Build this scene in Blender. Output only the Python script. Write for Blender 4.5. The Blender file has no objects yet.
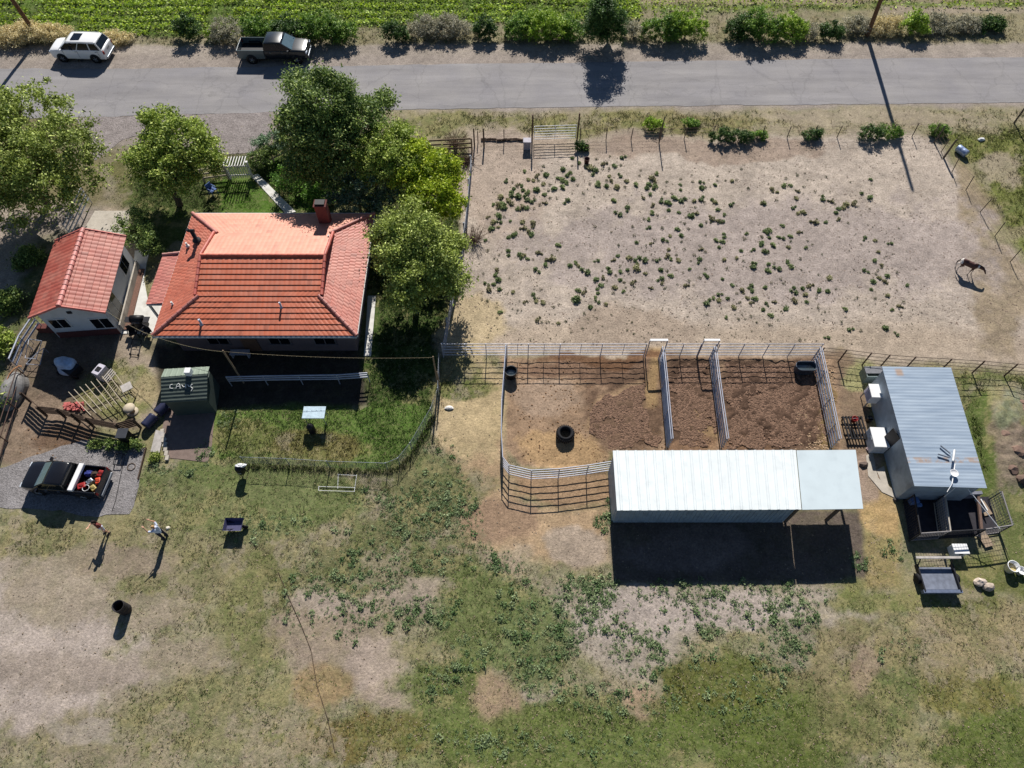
import bpy, bmesh, math, random
import numpy as np
from mathutils import Vector, Matrix
random.seed(11); RNG = np.random.default_rng(11)
S = bpy.context.scene
COL = S.collection
# ------------------------------------------------------------------ camera
CAM_H = 36.0; F = 683.0; TH = math.radians(31.0)      # height, focal length (px), angle off straight down
cam_d = bpy.data.cameras.new('camera'); cam = bpy.data.objects.new('camera', cam_d); COL.objects.link(cam)
cam.location = (0, 0, CAM_H); cam.rotation_euler = (TH, 0, 0)
cam_d.sensor_width = 36.0; cam_d.lens = 36.0 * F / 1024.0; cam_d.clip_start = .5; cam_d.clip_end = 6000
S.camera = cam
# ------------------------------------------------------------------ sky, sun, exposure
SUN_EL = math.radians(38.0); SUN_AZ = math.radians(1.5)     # azimuth from +Y towards +X
w = bpy.data.worlds.new('World'); S.world = w; w.use_nodes = True
nt = w.node_tree; nt.nodes.clear()
out = nt.nodes.new('ShaderNodeOutputWorld'); bg = nt.nodes.new('ShaderNodeBackground'); sky = nt.nodes.new('ShaderNodeTexSky')
sky.sky_type = 'NISHITA'; sky.sun_disc = False; sky.sun_elevation = SUN_EL; sky.sun_rotation = SUN_AZ
sky.altitude = 1300; sky.dust_density = .3; sky.ozone_density = 3.0
bg.inputs[1].default_value = 0.05
nt.links.new(sky.outputs[0], bg.inputs[0]); nt.links.new(bg.outputs[0], out.inputs[0])
sl = bpy.data.lights.new('sun', 'SUN'); so = bpy.data.objects.new('sun', sl); COL.objects.link(so)
sl.energy = 4.8; sl.angle = math.radians(.5); sl.color = (1.0, .955, .89)
sd = Vector((math.sin(SUN_AZ) * math.cos(SUN_EL), math.cos(SUN_AZ) * math.cos(SUN_EL), math.sin(SUN_EL)))
so.rotation_euler = sd.to_track_quat('Z', 'Y').to_euler(); so.location = (0, 60, 60)
S.view_settings.view_transform = 'Standard'; S.view_settings.look = 'None'; S.view_settings.gamma = 1
S.view_settings.exposure = 0.5
S.render.engine = 'CYCLES'
S.cycles.max_bounces = 6; S.cycles.diffuse_bounces = 2; S.cycles.transparent_max_bounces = 8
# ------------------------------------------------------------------ measuring: a point of the plan at height z
CT, ST = math.cos(TH), math.sin(TH)
def P(px, py, z=0.0):
    u = (px - 512) / F; v = (py - 384) / F
    d = CT + v * ST; f = ST - v * CT
    return Vector(((CAM_H - z) * u / d, (CAM_H - z) * f / d, z))
def to_px(X, Y, z=0.0):
    h = CAM_H - z
    dep = h * CT + Y * ST
    return 512 + F * X / dep, 384 + F * (h * ST - Y * CT) / dep
def lin(c):
    if max(c) > 1.0001: c = [x / 255 for x in c]
    return tuple((x / 12.92 if x <= .04045 else ((x + .055) / 1.055) ** 2.4) for x in c)
# ------------------------------------------------------------------ noise in numpy
def vnoise(x, y, seed=0):
    r = np.random.default_rng(seed); T = r.random((256, 256))
    xi = np.floor(x).astype(int); yi = np.floor(y).astype(int); fx = x - xi; fy = y - yi
    fx = fx * fx * (3 - 2 * fx); fy = fy * fy * (3 - 2 * fy)
    a = T[xi & 255, yi & 255]; b = T[(xi + 1) & 255, yi & 255]; c = T[xi & 255, (yi + 1) & 255]; d = T[(xi + 1) & 255, (yi + 1) & 255]
    return (a * (1 - fx) + b * fx) * (1 - fy) + (c * (1 - fx) + d * fx) * fy
def fbm(x, y, sc, seed=0, oc=4, g=.5):
    s = 0; a = 1; t = 0
    for i in range(oc):
        s = s + a * vnoise(x / sc * 2 ** i + 13.7 * i, y / sc * 2 ** i + 7.1 * i, seed + i); t += a; a *= g
    return s / t
def sstep(a, b, x):
    t = np.clip((x - a) / (b - a), 0, 1); return t * t * (3 - 2 * t)
# ------------------------------------------------------------------ materials
MATS = {}
def nodes(name):
    m = bpy.data.materials.new(name); m.use_nodes = True; n = m.node_tree
    return m, n, n.nodes['Principled BSDF'], n.links
def mat(name, rgb, rough=.8, metal=0.0, var=.18, scale=6.0, bump=0.0, bscale=40.0, spec=.3, dirt=None, dirt_amt=.35, dscale=1.6):
    if name in MATS: return MATS[name]
    m, n, b, L = nodes(name)
    c = lin(rgb)
    tc = n.nodes.new('ShaderNodeTexCoord')
    nz = n.nodes.new('ShaderNodeTexNoise'); nz.inputs['Scale'].default_value = scale; nz.inputs['Detail'].default_value = 5
    L.new(tc.outputs['Object'], nz.inputs['Vector'])
    r = n.nodes.new('ShaderNodeValToRGB')
    r.color_ramp.elements[0].position = .28; r.color_ramp.elements[1].position = .72
    r.color_ramp.elements[0].color = (*[x * (1 - var) for x in c], 1)
    r.color_ramp.elements[1].color = (*[min(1, x * (1 + var)) for x in c], 1)
    L.new(nz.outputs[0], r.inputs[0]); src = r.outputs[0]
    if dirt:
        d2 = n.nodes.new('ShaderNodeTexNoise'); d2.inputs['Scale'].default_value = dscale; d2.inputs['Detail'].default_value = 7
        L.new(tc.outputs['Object'], d2.inputs['Vector'])
        rr = n.nodes.new('ShaderNodeMapRange'); rr.inputs[1].default_value = .52; rr.inputs[2].default_value = .72; rr.inputs[4].default_value = dirt_amt
        L.new(d2.outputs[0], rr.inputs[0])
        mx = n.nodes.new('ShaderNodeMix'); mx.data_type = 'RGBA'
        L.new(rr.outputs[0], mx.inputs[0]); L.new(src, mx.inputs[6]); mx.inputs[7].default_value = (*lin(dirt), 1); src = mx.outputs[2]
    L.new(src, b.inputs['Base Color'])
    b.inputs['Roughness'].default_value = rough; b.inputs['Metallic'].default_value = metal
    b.inputs['Specular IOR Level'].default_value = spec
    if bump:
        n2 = n.nodes.new('ShaderNodeTexNoise'); n2.inputs['Scale'].default_value = bscale; n2.inputs['Detail'].default_value = 4
        L.new(tc.outputs['Object'], n2.inputs['Vector'])
        bp = n.nodes.new('ShaderNodeBump'); bp.inputs['Strength'].default_value = bump; bp.inputs['Distance'].default_value = .03
        L.new(n2.outputs[0], bp.inputs['Height']); L.new(bp.outputs[0], b.inputs['Normal'])
    MATS[name] = m; return m
def leaf_mat(name, trans=.3, rough=.55):
    if name in MATS: return MATS[name]
    m, n, b, L = nodes(name)
    at = n.nodes.new('ShaderNodeAttribute'); at.attribute_name = 'col'
    L.new(at.outputs['Color'], b.inputs['Base Color']); b.inputs['Roughness'].default_value = rough; b.inputs['Specular IOR Level'].default_value = .25
    tr = n.nodes.new('ShaderNodeBsdfTranslucent'); L.new(at.outputs['Color'], tr.inputs['Color'])
    mx = n.nodes.new('ShaderNodeMixShader'); mx.inputs[0].default_value = trans
    L.new(b.outputs[0], mx.inputs[1]); L.new(tr.outputs[0], mx.inputs[2])
    L.new(mx.outputs[0], n.nodes['Material Output'].inputs['Surface'])
    MATS[name] = m; return m
# ------------------------------------------------------------------ objects
def tag(o, label=None, cat=None, group=None, kind=None):
    if label: o['label'] = label
    if cat: o['category'] = cat
    if group: o['group'] = group
    if kind: o['kind'] = kind
    return o
def thing(name, label, cat, loc, group=None, rz=0.0):
    o = bpy.data.objects.new(name, None); o.empty_display_size = .3; COL.objects.link(o); o.location = loc; o.rotation_euler = (0, 0, rz)
    return tag(o, label, cat, group)
def children(o): return [c for c in COL.objects if c.parent == o]
def copy_tree(o, parent=None, **k):
    c = o.copy(); COL.objects.link(c)
    if parent: c.parent = parent
    for ch in list(o.children): copy_tree(ch, c)
    return c
def wloc(o):
    v = Vector((0, 0, 0))
    while o: v = v + o.location; o = o.parent
    return v
class MB:
    def __init__(s): s.v = []; s.f = []; s.sm = []
    def add(s, vs, fs, smooth=False):
        n = len(s.v); s.v += [tuple(v) for v in vs]; s.f += [tuple(i + n for i in f) for f in fs]; s.sm += [smooth] * len(fs)
        return s
    def hexa(s, p):      # 8 points: bottom 4 ccw, top 4 ccw
        return s.add(p, [(3, 2, 1, 0), (4, 5, 6, 7), (0, 1, 5, 4), (1, 2, 6, 5), (2, 3, 7, 6), (3, 0, 4, 7)])
    def box(s, c, d, rz=0.0):
        c = Vector(c); R = Matrix.Rotation(rz, 3, 'Z'); x, y, z = d[0] / 2, d[1] / 2, d[2] / 2
        return s.hexa([c + R @ Vector(q) for q in ((-x, -y, -z), (x, -y, -z), (x, y, -z), (-x, y, -z), (-x, -y, z), (x, -y, z), (x, y, z), (-x, y, z))])
    def bar(s, a, b, r, n=6, r2=None, cap=True, flat=None):
        a = Vector(a); b = Vector(b); d = (b - a)
        if d.length < 1e-6: return s
        d.normalize(); up = Vector((0, 0, 1)) if abs(d.z) < .9 else Vector((0, 1, 0))
        x = d.cross(up).normalized(); y = x.cross(d).normalized(); r2 = r if r2 is None else r2
        vs = []
        for (q, rr) in ((a, r), (b, r2)):
            for i in range(n):
                t = 2 * math.pi * (i + .5) / n; vs.append(q + x * (rr * math.cos(t) * (flat or 1)) + y * (rr * math.sin(t)))
        fs = [(i, (i + 1) % n, n + (i + 1) % n, n + i) for i in range(n)]
        s.add(vs, fs, n > 5)
        if cap: s.add(vs[:n], [tuple(range(n - 1, -1, -1))]); s.add(vs[n:], [tuple(range(n))])
        return s
    def tube(s, pts, r, n=6):
        for i in range(len(pts) - 1): s.bar(pts[i], pts[i + 1], r, n, cap=(i == 0 or i == len(pts) - 2))
        return s
    def lathe(s, prof, c, n=20, axis='z', rot=None):   # prof: (r, h) list
        c = Vector(c); vs = []
        for (r, h) in prof:
            for i in range(n):
                t = 2 * math.pi * i / n; p = Vector((r * math.cos(t), r * math.sin(t), h))
                if axis == 'x': p = Vector((p.z, p.x, p.y))
                if axis == 'y': p = Vector((p.y, p.z, p.x))
                if rot: p = rot @ p
                vs.append(c + p)
        fs = []
        for k in range(len(prof) - 1):
            for i in range(n):
                j = (i + 1) % n; fs.append((k * n + i, k * n + j, (k + 1) * n + j, (k + 1) * n + i))
        s.add(vs, fs, True)
        if prof[0][0] > 1e-3: pass
        return s
    def prism(s, poly, z0, z1):
        n = len(poly); vs = [(p[0], p[1], z0) for p in poly] + [(p[0], p[1], z1) for p in poly]
        return s.add(vs, [tuple(range(n - 1, -1, -1)), tuple(range(n, 2 * n))] + [(i, (i + 1) % n, n + (i + 1) % n, n + i) for i in range(n)])
    def build(s, name, m, parent=None, bevel=0.0, base=None):
        me = bpy.data.meshes.new(name)
        if parent is not None: off = wloc(parent)
        elif base is not None: off = Vector(base)
        else:
            a = np.array(s.v); off = Vector(((a[:, 0].min() + a[:, 0].max()) / 2, (a[:, 1].min() + a[:, 1].max()) / 2, a[:, 2].min()))
        me.from_pydata([(v[0] - off.x, v[1] - off.y, v[2] - off.z) for v in s.v], [], s.f)
        me.polygons.foreach_set('use_smooth', s.sm); me.update()
        bm = bmesh.new(); bm.from_mesh(me); bmesh.ops.recalc_face_normals(bm, faces=bm.faces); bm.to_mesh(me); bm.free()
        me.materials.append(m)
        o = bpy.data.objects.new(name, me); COL.objects.link(o)
        if parent is not None: o.parent = parent
        else: o.location = off
        if bevel:
            md = o.modifiers.new('bevel', 'BEVEL'); md.width = bevel; md.segments = 2; md.limit_method = 'ANGLE'
        return o
def np_mesh(name, V, Q, m, cols=None, parent=None, smooth=False, off=(0, 0, 0)):
    """V (n,3) array, Q (k,3|4) array of indices, cols (n,3) point colours"""
    me = bpy.data.meshes.new(name); n = len(V); k, q = Q.shape
    V = np.asarray(V, dtype=np.float32) - np.array(off, dtype=np.float32)
    me.vertices.add(n); me.vertices.foreach_set('co', V.ravel())
    me.loops.add(k * q); me.loops.foreach_set('vertex_index', Q.astype(np.int32).ravel())
    me.polygons.add(k); me.polygons.foreach_set('loop_start', np.arange(0, k * q, q, dtype=np.int32))
    me.polygons.foreach_set('loop_total', np.full(k, q, dtype=np.int32))
    me.polygons.foreach_set('use_smooth', np.full(k, smooth))
    me.update(calc_edges=True)
    if cols is not None:
        a = me.color_attributes.new('col', 'FLOAT_COLOR', 'POINT')
        c = np.ones((n, 4), dtype=np.float32); c[:, :cols.shape[1]] = cols; a.data.foreach_set('color', c.ravel())
    me.validate(); me.materials.append(m)
    o = bpy.data.objects.new(name, me); COL.objects.link(o); o.location = off
    if parent is not None: o.parent = parent; o.location = (0, 0, 0)
    return o
def leaves(C, size, cols, rng, up=.35, stretch=1.8):
    """leaf quads at centres C; returns V,Q,cols"""
    n = len(C)
    nrm = rng.normal(size=(n, 3)); nrm[:, 2] = np.abs(nrm[:, 2]) + up; nrm /= np.linalg.norm(nrm, axis=1)[:, None]
    t = rng.normal(size=(n, 3)); t -= (t * nrm).sum(1)[:, None] * nrm; t /= np.linalg.norm(t, axis=1)[:, None]
    b = np.cross(nrm, t); s = (size * np.ones(n))[:, None] * rng.uniform(.6, 1.3, (n, 1))
    a = t * s * stretch / 2; c = b * s / 2
    V = np.stack([C - a, C + c * .9 - a * .1, C + a, C - c * .9 - a * .1], 1).reshape(-1, 3)
    Q = np.arange(4 * n).reshape(n, 4)
    return V, Q, np.repeat(cols, 4, axis=0)
def blades(C, h, wd, cols, rng, k=5, spread=.6):
    """grass tufts: k triangles each"""
    n = len(C); N = n * k
    c = np.repeat(C, k, axis=0); hh = np.repeat(h * np.ones(n), k) * rng.uniform(.5, 1.2, N); ww = np.repeat(wd * np.ones(n), k)
    a = rng.uniform(0, 2 * np.pi, N); d = np.stack([np.cos(a), np.sin(a), np.zeros(N)], 1); pr = np.stack([-np.sin(a), np.cos(a), np.zeros(N)], 1)
    ln = rng.uniform(.2, 1, N) * spread
    base = c + d * (rng.uniform(0, .5, N) * hh * spread)[:, None]
    tip = base + d * (hh * ln)[:, None]; tip[:, 2] += hh
    V = np.stack([base - pr * ww[:, None] / 2, base + pr * ww[:, None] / 2, tip], 1).reshape(-1, 3)
    Q = np.arange(3 * N).reshape(N, 3)
    return V, Q, np.repeat(np.repeat(cols, k, axis=0), 3, axis=0)
# ================================================================== THE GROUND
def seg_dist(px, py, poly, closed=True):
    d = np.full(px.shape, 1e9); n = len(poly)
    for i in range(n if closed else n - 1):
        x1, y1 = poly[i]; x2, y2 = poly[(i + 1) % n]
        dx, dy = x2 - x1, y2 - y1; L2 = dx * dx + dy * dy + 1e-9
        t = np.clip(((px - x1) * dx + (py - y1) * dy) / L2, 0, 1)
        d = np.minimum(d, np.hypot(px - x1 - t * dx, py - y1 - t * dy))
    return d
def inside(px, py, poly):
    r = np.zeros(px.shape, bool); n = len(poly)
    for i in range(n):
        x1, y1 = poly[i]; x2, y2 = poly[(i + 1) % n]
        if y1 == y2: continue
        c = ((y1 > py) != (y2 > py)) & (px < (x2 - x1) * (py - y1) / (y2 - y1) + x1)
        r ^= c
    return r
def pmask(px, py, poly, soft=4):
    d = seg_dist(px, py, poly); d = np.where(inside(px, py, poly), d, -d)
    return sstep(-soft, soft, d)
def emask(px, py, cx, cy, rx, ry, soft=.5, rot=0.0):
    c, s = math.cos(rot), math.sin(rot); x = (px - cx) * c + (py - cy) * s; y = -(px - cx) * s + (py - cy) * c
    return sstep(1 + soft, 1 - soft, np.hypot(x / rx, y / ry))
# plan zones. corners are read off the aerial photograph and laid on the ground plane; (mask, colour, vegetation, relief)
ZONES = [
 ('p', [(-300,-400),(1400,-400),(1400,58),(-300,66)], (158,148,120), .55, .5, 5),                      # verge north of the road
 ('p', [(-400,-600),(640,-600),(640,20),(520,22),(400,26),(200,36),(-400,38)], (88,118,34), 1.0, 0, 3),     # crop field
 ('p', [(640,-600),(1500,-600),(1500,8),(640,10)], (112, 136, 58), .95, 0, 5),
 ('p', [(640,-40),(1500,-40),(1500,-2),(900,2),(640,6)], (165,150,125), .3, .4, 3),
 ('p', [(880,6),(1500,4),(1500,12),(880,14)], (172,158,138), .2, .4, 2),
 ('p', [(-300,46),(380,44),(700,44),(1400,40),(1400,66),(-300,74)], (176,164,152), .05, .25, 3),        # north shoulder
 ('p', [(-300,60),(1400,50),(1400,112),(-300,118)], (172,160,150), .02, .15, 4),                        # under the road
 ('p', [(300,112),(1400,104),(1400,136),(300,138)], (172,160,134), .5, .5, 4),                          # verge south of the road
 ('e', (575,124,110,10), (148,142,92), .85, .5, .5), ('e', (700,122,60,10), (150,140,95), .8, .5, .5), ('e', (450,124,60,8), (140,138,90), .85, .5, .5),
 ('e', (860,118,120,8), (178,164,142), .2, .4, .5),
 ('p', [(70,108),(280,106),(285,135),(262,150),(225,152),(200,200),(140,262),(-80,262),(-80,190),(95,185),(110,150)], (172,160,150), .02, .3, 5),   # gravel apron and drive
 ('p', [(-200,120),(100,120),(108,205),(-200,215)], (130,120,92), .6, .4, 8),
 ('p', [(-200,205),(60,205),(30,300),(-10,335),(-200,370)], (178,164,150), .02, .25, 8),               # dirt lane on the left
 ('p', [(40,240),(72,232),(30,330),(-10,380),(-20,350)], (98,104,66), .8, .6, 8),
 ('p', [(-200,330),(12,318),(2,420),(-20,480),(-200,480)], (112,120,80), .8, .5, 6),
 ('p', [(108,150),(228,152),(240,212),(190,216),(160,262),(128,240),(110,205)], (112,108,70), .7, .4, 8),
 ('p', [(140,150),(460,150),(462,300),(440,410),(360,412),(362,200),(150,260),(120,220)], (62,82,30), .9, .3, 7),   # garden
 ('p', [(219,180),(248,176),(284,214),(222,216)], (88,126,38), 1, .2, 3), ('p', [(262,160),(300,152),(322,212),(300,212)], (82,120,36), 1, .2, 3),
 ('p', [(372,300),(440,290),(440,380),(425,412),(366,412)], (58,84,30), .95, .3, 5),
 ('p', [(470,138),(935,134),(985,205),(1026,275),(1100,340),(1400,420),(1400,370),(443,352),(452,300),(463,200)], (201, 186, 171), .02, .6, 5),  # paddock
 ('p', [(470,138),(700,136),(700,150),(480,160)], (184,166,148), .1, .35, 8),
 ('p', [(443,325),(860,322),(1300,352),(1300,375),(443,352)], (196,178,158), .02, .22, 12), ('e', (470,320,32,26), (206,186,150), .02, .2, .5),
 ('e', (505,190,45,60), (190,172,156), .02, .3, .6), ('e', (720,150,120,12), (176,156,140), .05, .5, .6),
 ('e', (975,215,22,70), (168,150,124), .2, .6, .5), ('e', (1000,290,30,60), (172,154,130), .15, .6, .5), ('e', (760,250,260,50), (184,170,162), .02, .4, .7),
 ('e', (635,330,70,22), (182,164,146), .02, .3, .6),
 ('p', [(945,128),(1400,118),(1400,400),(1040,290),(1000,215)], (124,130,66), .95, .5, 8),             # rough grass far right
 ('e', (1000,170,22,14), (176,162,140), .2, .4, .6), ('e', (1010,235,26,12), (160,150,118), .4, .4, .6),
 # home yard
 ('p', [(100,205),(132,205),(140,345),(160,365),(162,415),(120,430),(70,425),(60,330)], (176,160,142), .1, .3, 6),
 ('p', [(10,330),(125,330),(112,405),(150,430),(60,425),(18,440),(-10,480)], (128,112,98), .15, .6, 6),
 ('e', (120,392,38,28), (150,148,98), .8, .5, .5), ('e', (150,392,18,14), (186,168,134), .4, .4, .5),
 ('p', [(25,392),(60,392),(95,425),(90,455),(30,470),(0,480),(0,440)], (152, 132, 114), .05, .8, 6), ('e', (62,440,38,14), (126, 102, 84), .05, .9, .5),
 ('p', [(150,345),(365,345),(365,412),(215,412),(160,400)], (70, 64, 58), .1, .4, 5),  # ground behind the house, its shade painted in as a darker colour
 ('p', [(212,410),(440,405),(432,440),(395,472),(245,464),(205,462)], (104, 130, 60), 1, .5, 5),            # lawn in the chain-link fence
 ('e', (318,448,46,15), (134,124,76), .8, .4, .6), ('e', (250,440,34,18), (120,126,70), .9, .4, .6), ('e', (395,425,44,24), (92, 124, 50), 1, .4, .6),
 # pasture
 ('p', [(-400,478),(150,462),(205,460),(245,466),(395,474),(430,440),(445,380),(505,380),(500,470),(560,520),(612,520),(860,520),(870,500),(830,455),(840,350),(870,380),(880,500),(1400,520),(1400,1400),(-400,1400)], (162, 154, 126), .85, .75, 5),
 ('e', (620,745,270,56), (128, 134, 84), .95, .7, .8), ('e', (140,560,160,60), (150,142,108), .8, .6, .6), ('e', (240,500,110,40), (134, 138, 94), .95, .7, .6),
 ('e', (230,480,90,14), (116, 128, 78), 1, .7, .6), ('e', (310,500,60,26), (122, 132, 84), 1, .7, .6),
 ('e', (60,700,170,60), (158,146,122), .5, .4, .8), ('e', (15,650,120,84), (198, 183, 173), .06, .2, .5), ('e', (55,590,60,32), (180,165,146), .2, .3, .6), ('e', (75,672,90,22), (180,165,152), .1, .2, .7),
 ('e', (150,610,40,18), (166,152,134), .35, .4, .6), ('e', (130,560,62,18), (162, 146, 128), .25, .4, .6), ('e', (95,735,60,12), (176,164,150), .2, .3, .6), ('e', (195,660,50,20), (170,156,136), .35, .4, .6),
 ('e', (260,610,52,60), (136,134,90), .9, .6, .6), ('e', (225,720,110,40), (152, 146, 108), .9, .6, .7),
 ('p', [(440,375),(503,375),(500,470),(520,505),(612,508),(612,560),(575,566),(470,545),(455,480)], (192,164,132), .1, .4, 7),
 ('e', (475,402,34,60), (208,186,146), .15, .4, .5), ('e', (500,520,40,22), (170,142,118), .05, .3, .6), ('e', (580,545,30,20), (190,172,154), .05, .3, .5),
 ('e', (462,375,22,22), (168,158,116), .6, .4, .6), ('e', (465,388,26,10), (112,122,66), .9, .4, .6),
 ('e', (420,490,60,34), (124,124,86), .9, .7, .6), ('e', (390,570,90,60), (122,122,84), .9, .7, .6),
 ('e', (335,640,60,40), (168,150,134), .25, .5, .5), ('e', (375,672,32,32), (188,170,156), .05, .3, .5), ('e', (320,690,30,24), (174,148,112), .4, .5, .6), ('e', (320,600,26,14), (182,166,152), .1, .4, .6),
 ('e', (430,590,36,14), (178,162,146), .2, .5, .7), ('e', (395,605,60,16), (174,158,144), .3, .5, .6), ('e', (400,700,46,14), (182,164,148), .25, .4, .6),
 ('e', (480,620,50,60), (114, 126, 74), 1, .7, .6), ('e', (455,700,50,40), (110, 124, 66), 1, .7, .6), ('e', (360,740,70,24), (134,118,70), .9, .6, .6),
 ('p', [(555,585),(615,588),(860,582),(880,620),(790,640),(700,630),(660,690),(610,670),(560,640)], (178,166,152), .3, .6, 9),
 ('e', (640,615,60,30), (196,182,172), .06, .4, .6), ('e', (745,612,60,22), (194,180,170), .06, .4, .6), ('e', (640,700,22,20), (190,162,138), .1, .4, .5), ('e', (535,690,20,12), (192,176,160), .1, .4, .6), ('e', (495,700,22,30), (176,150,128), .4, .4, .6),
 ('e', (530,640,40,46), (118, 130, 84), 1, .7, .6), ('e', (510,560,30,12), (176,158,136), .3, .4, .6),
 ('e', (760,720,120,56), (98, 112, 50), 1, .6, .7), ('e', (560,745,130,36), (110, 124, 64), 1, .7, .7), ('e', (720,680,70,26), (108,110,52), 1, .7, .6),
 ('e', (1000,745,70,36), (96,112,44), 1, .5, .7), ('e', (965,690,60,26), (128,122,66), .95, .5, .7), ('e', (870,720,50,44), (128,126,84), .9, .6, .7),
 ('e', (980,630,90,44), (168,152,118), .7, .5, .7), ('e', (850,650,80,40), (150,138,104), .7, .6, .7), ('e', (870,672,18,26), (166,144,124), .4, .4, .6), ('e', (790,640,26,26), (158,150,132), .6, .5, .6),
 ('e', (900,700,26,40), (112,120,74), .95, .6, .7), ('e', (890,605,70,12), (134,136,84), .9, .5, .7), ('e', (850,560,34,40), (142,142,88), .9, .5, .6),
 ('p', [(858,500),(868,455),(885,450),(905,505),(900,590),(862,590)], (176,158,112), .5, .5, 6), ('e', (880,515,20,26), (204,172,124), .2, .3, .5),
 ('p', [(822,352),(842,350),(862,372),(870,392),(870,420),(865,490),(840,452)], (146,124,104), .1, .5, 5), ('e', (862,378,14,16), (176,172,124), .5, .5, .5), ('e', (866,478,16,24), (178,156,140), .05, .3, .5),
 ('p', [(955,374),(1400,372),(1400,620),(1020,600),(990,490)], (112,120,70), .95, .7, 6), ('e', (995,398,34,16), (150,146,112), .8, .6, .6), ('e', (1010,440,24,50), (150,132,118), .2, 1.2, .5), ('e', (1015,410,20,18), (150,152,128), .7, .5, .6),
 ('e', (975,450,18,60), (86,104,44), 1, .7, .5), ('e', (985,580,40,30), (118,122,66), .9, .5, .6),
 # corral
 ('p', [(505,357),(838,357),(842,452),(612,452),(610,462),(575,470),(520,466),(503,450)], (172, 144, 118), .02, .8, 3),
 ('e', (548,400,38,20), (180, 156, 134), .0, .35, .5), ('e', (560,450,50,18), (190, 158, 118), .02, .6, .5), ('e', (600,372,90,10), (140, 112, 92), .0, .8, .6),
 ('e', (628,412,44,38), (116, 93, 76), .0, 1.1, .5), ('p', [(585,430),(600,395),(640,380),(644,384),(606,400),(592,434)], (170,142,112), .0, .3, 3),
 ('p', [(645,350),(659,350),(663,405),(650,408)], (170,142,104), .02, .4, 4), ('e', (600,360,60,6), (128,96,72), .0, .6, .6),
 ('p', [(665,358),(714,358),(722,420),(716,440),(668,446)], (108, 86, 71), .0, 1.25, 5), ('e', (704,432,12,26), (164, 136, 102), .0, .6, .5), ('e', (690,446,26,10), (146, 116, 92), .0, .7, .6),
 ('p', [(722,358),(820,358),(836,452),(728,452)], (104, 82, 68), .0, 1.3, 4), ('e', (826,420,10,44), (150,126,88), .0, 1.0, .6), ('e', (745,452,30,16), (140, 110, 86), .0, .8, .7),
 ('p', [(505,470),(610,472),(612,506),(560,507),(512,496)], (176,146,116), .05, .4, 6),
 # shade behind the long shed, darkened into the ground colour
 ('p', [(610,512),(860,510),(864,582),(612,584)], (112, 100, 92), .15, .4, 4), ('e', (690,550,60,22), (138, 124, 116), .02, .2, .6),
]
def zone_eval(X, Y):
    px, py = to_px(X, Y)
    k = 1 + .0
    wx = (fbm(X, Y, 3.0, 31) - .5) * 26 + (fbm(X, Y, .7, 41) - .5) * 9; wy = (fbm(X, Y, 3.0, 51) - .5) * 18 + (fbm(X, Y, .7, 61) - .5) * 7
    RAG = fbm(X, Y, 1.5, 71, 6, .68)
    base = np.array(lin((142,136,102)))
    C = np.ones(X.shape + (3,)) * base; G = np.full(X.shape, .7); R = np.full(X.shape, .4)
    for z in ZONES:
        if z[0] == 'p':
            soft = z[5]; a = min(1.0, soft / 7.0)
            if z[2] in ((116, 93, 76), (108, 86, 71), (104, 82, 68)): soft = 8; a = .8
            m = pmask(px + wx * a, py + wy * a, z[1], soft)
        else:
            e = z[1]; m = emask(px + wx * 1.1, py + wy * 1.1, *e, soft=z[5] if z[5] < 1 else .5, rot=z[6] if len(z) > 6 else 0)
            m = sstep(.24, .74, m * .95 + (RAG - .5) * 1.15 * (m > .02)) * .92
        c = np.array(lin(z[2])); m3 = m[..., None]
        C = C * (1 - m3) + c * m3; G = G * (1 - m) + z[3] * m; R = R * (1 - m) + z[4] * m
    return C, G, R, px, py
K_ALB = .66
def flat_mask(px, py):   # 1 where sheets or slabs lie on the ground: no relief
    m = pmask(px, py, [(-300,60),(1400,50),(1400,112),(-300,118)], 5)
    for poly in FLATS: m = np.maximum(m, pmask(px, py, poly, 3))
    return m
FLATS = [[(-40,478),(60,425),(150,440),(146,462),(128,515),(100,530),(-40,510)], [(92,208),(134,208),(126,240),(80,240)],
         [(128,236),(156,232),(164,350),(118,350)], [(226,168),(250,165),(300,216),(270,216)], [(362,290),(380,290),(378,366),(362,366)], [(140,398),(218,398),(216,468),(142,468)],
         [(860,440),(900,440),(912,512),(880,500)], [(880,470),(1024,470),(1024,600),(890,600)]]
def relief(X, Y, R, px, py):
    h = (fbm(X, Y, .55, 81, 3) - .5) * .10 + (fbm(X, Y, .22, 91, 2) - .5) * .07
    lum = np.clip(fbm(X, Y, .24, 95, 2) - .42, 0, 1) * .30
    lum2 = np.clip(R - .85, 0, 1) * lum * 1.3
    z = R * h + lum2 + (fbm(X, Y, 9, 99, 2) - .5) * .0
    z = z * (1 - flat_mask(px, py)) - .01 - .05 * pmask(px, py, FLATS[0], 2) * 0
    return z
rows = []; y = -4.0
while y < 74: rows.append(y); y += .085 + .0011 * max(0, y)
rows = np.array(rows); NC = 720
sx = np.linspace(-1, 1, NC)
GY = np.repeat(rows[:, None], NC, 1); GX = sx[None, :] * (27.5 + .40 * np.maximum(rows, 0))[:, None]
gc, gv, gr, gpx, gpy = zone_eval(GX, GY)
GZ = relief(GX, GY, gr, gpx, gpy)
# dirt banks with a shape of their own
def bump_at(cx, cy, rx, ry, h, seed):
    global GZ
    m = emask(gpx, gpy, cx, cy, rx, ry, .6); GZ = GZ + m * h * (.5 + fbm(GX, GY, .8, seed, 3))
bump_at(1006, 440, 16, 44, .35, 5); bump_at(990, 410, 12, 16, .15, 6); bump_at(715, 360, 80, 3, .10, 7)
bump_at(570, 470, 50, 3, .08, 8)
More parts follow.
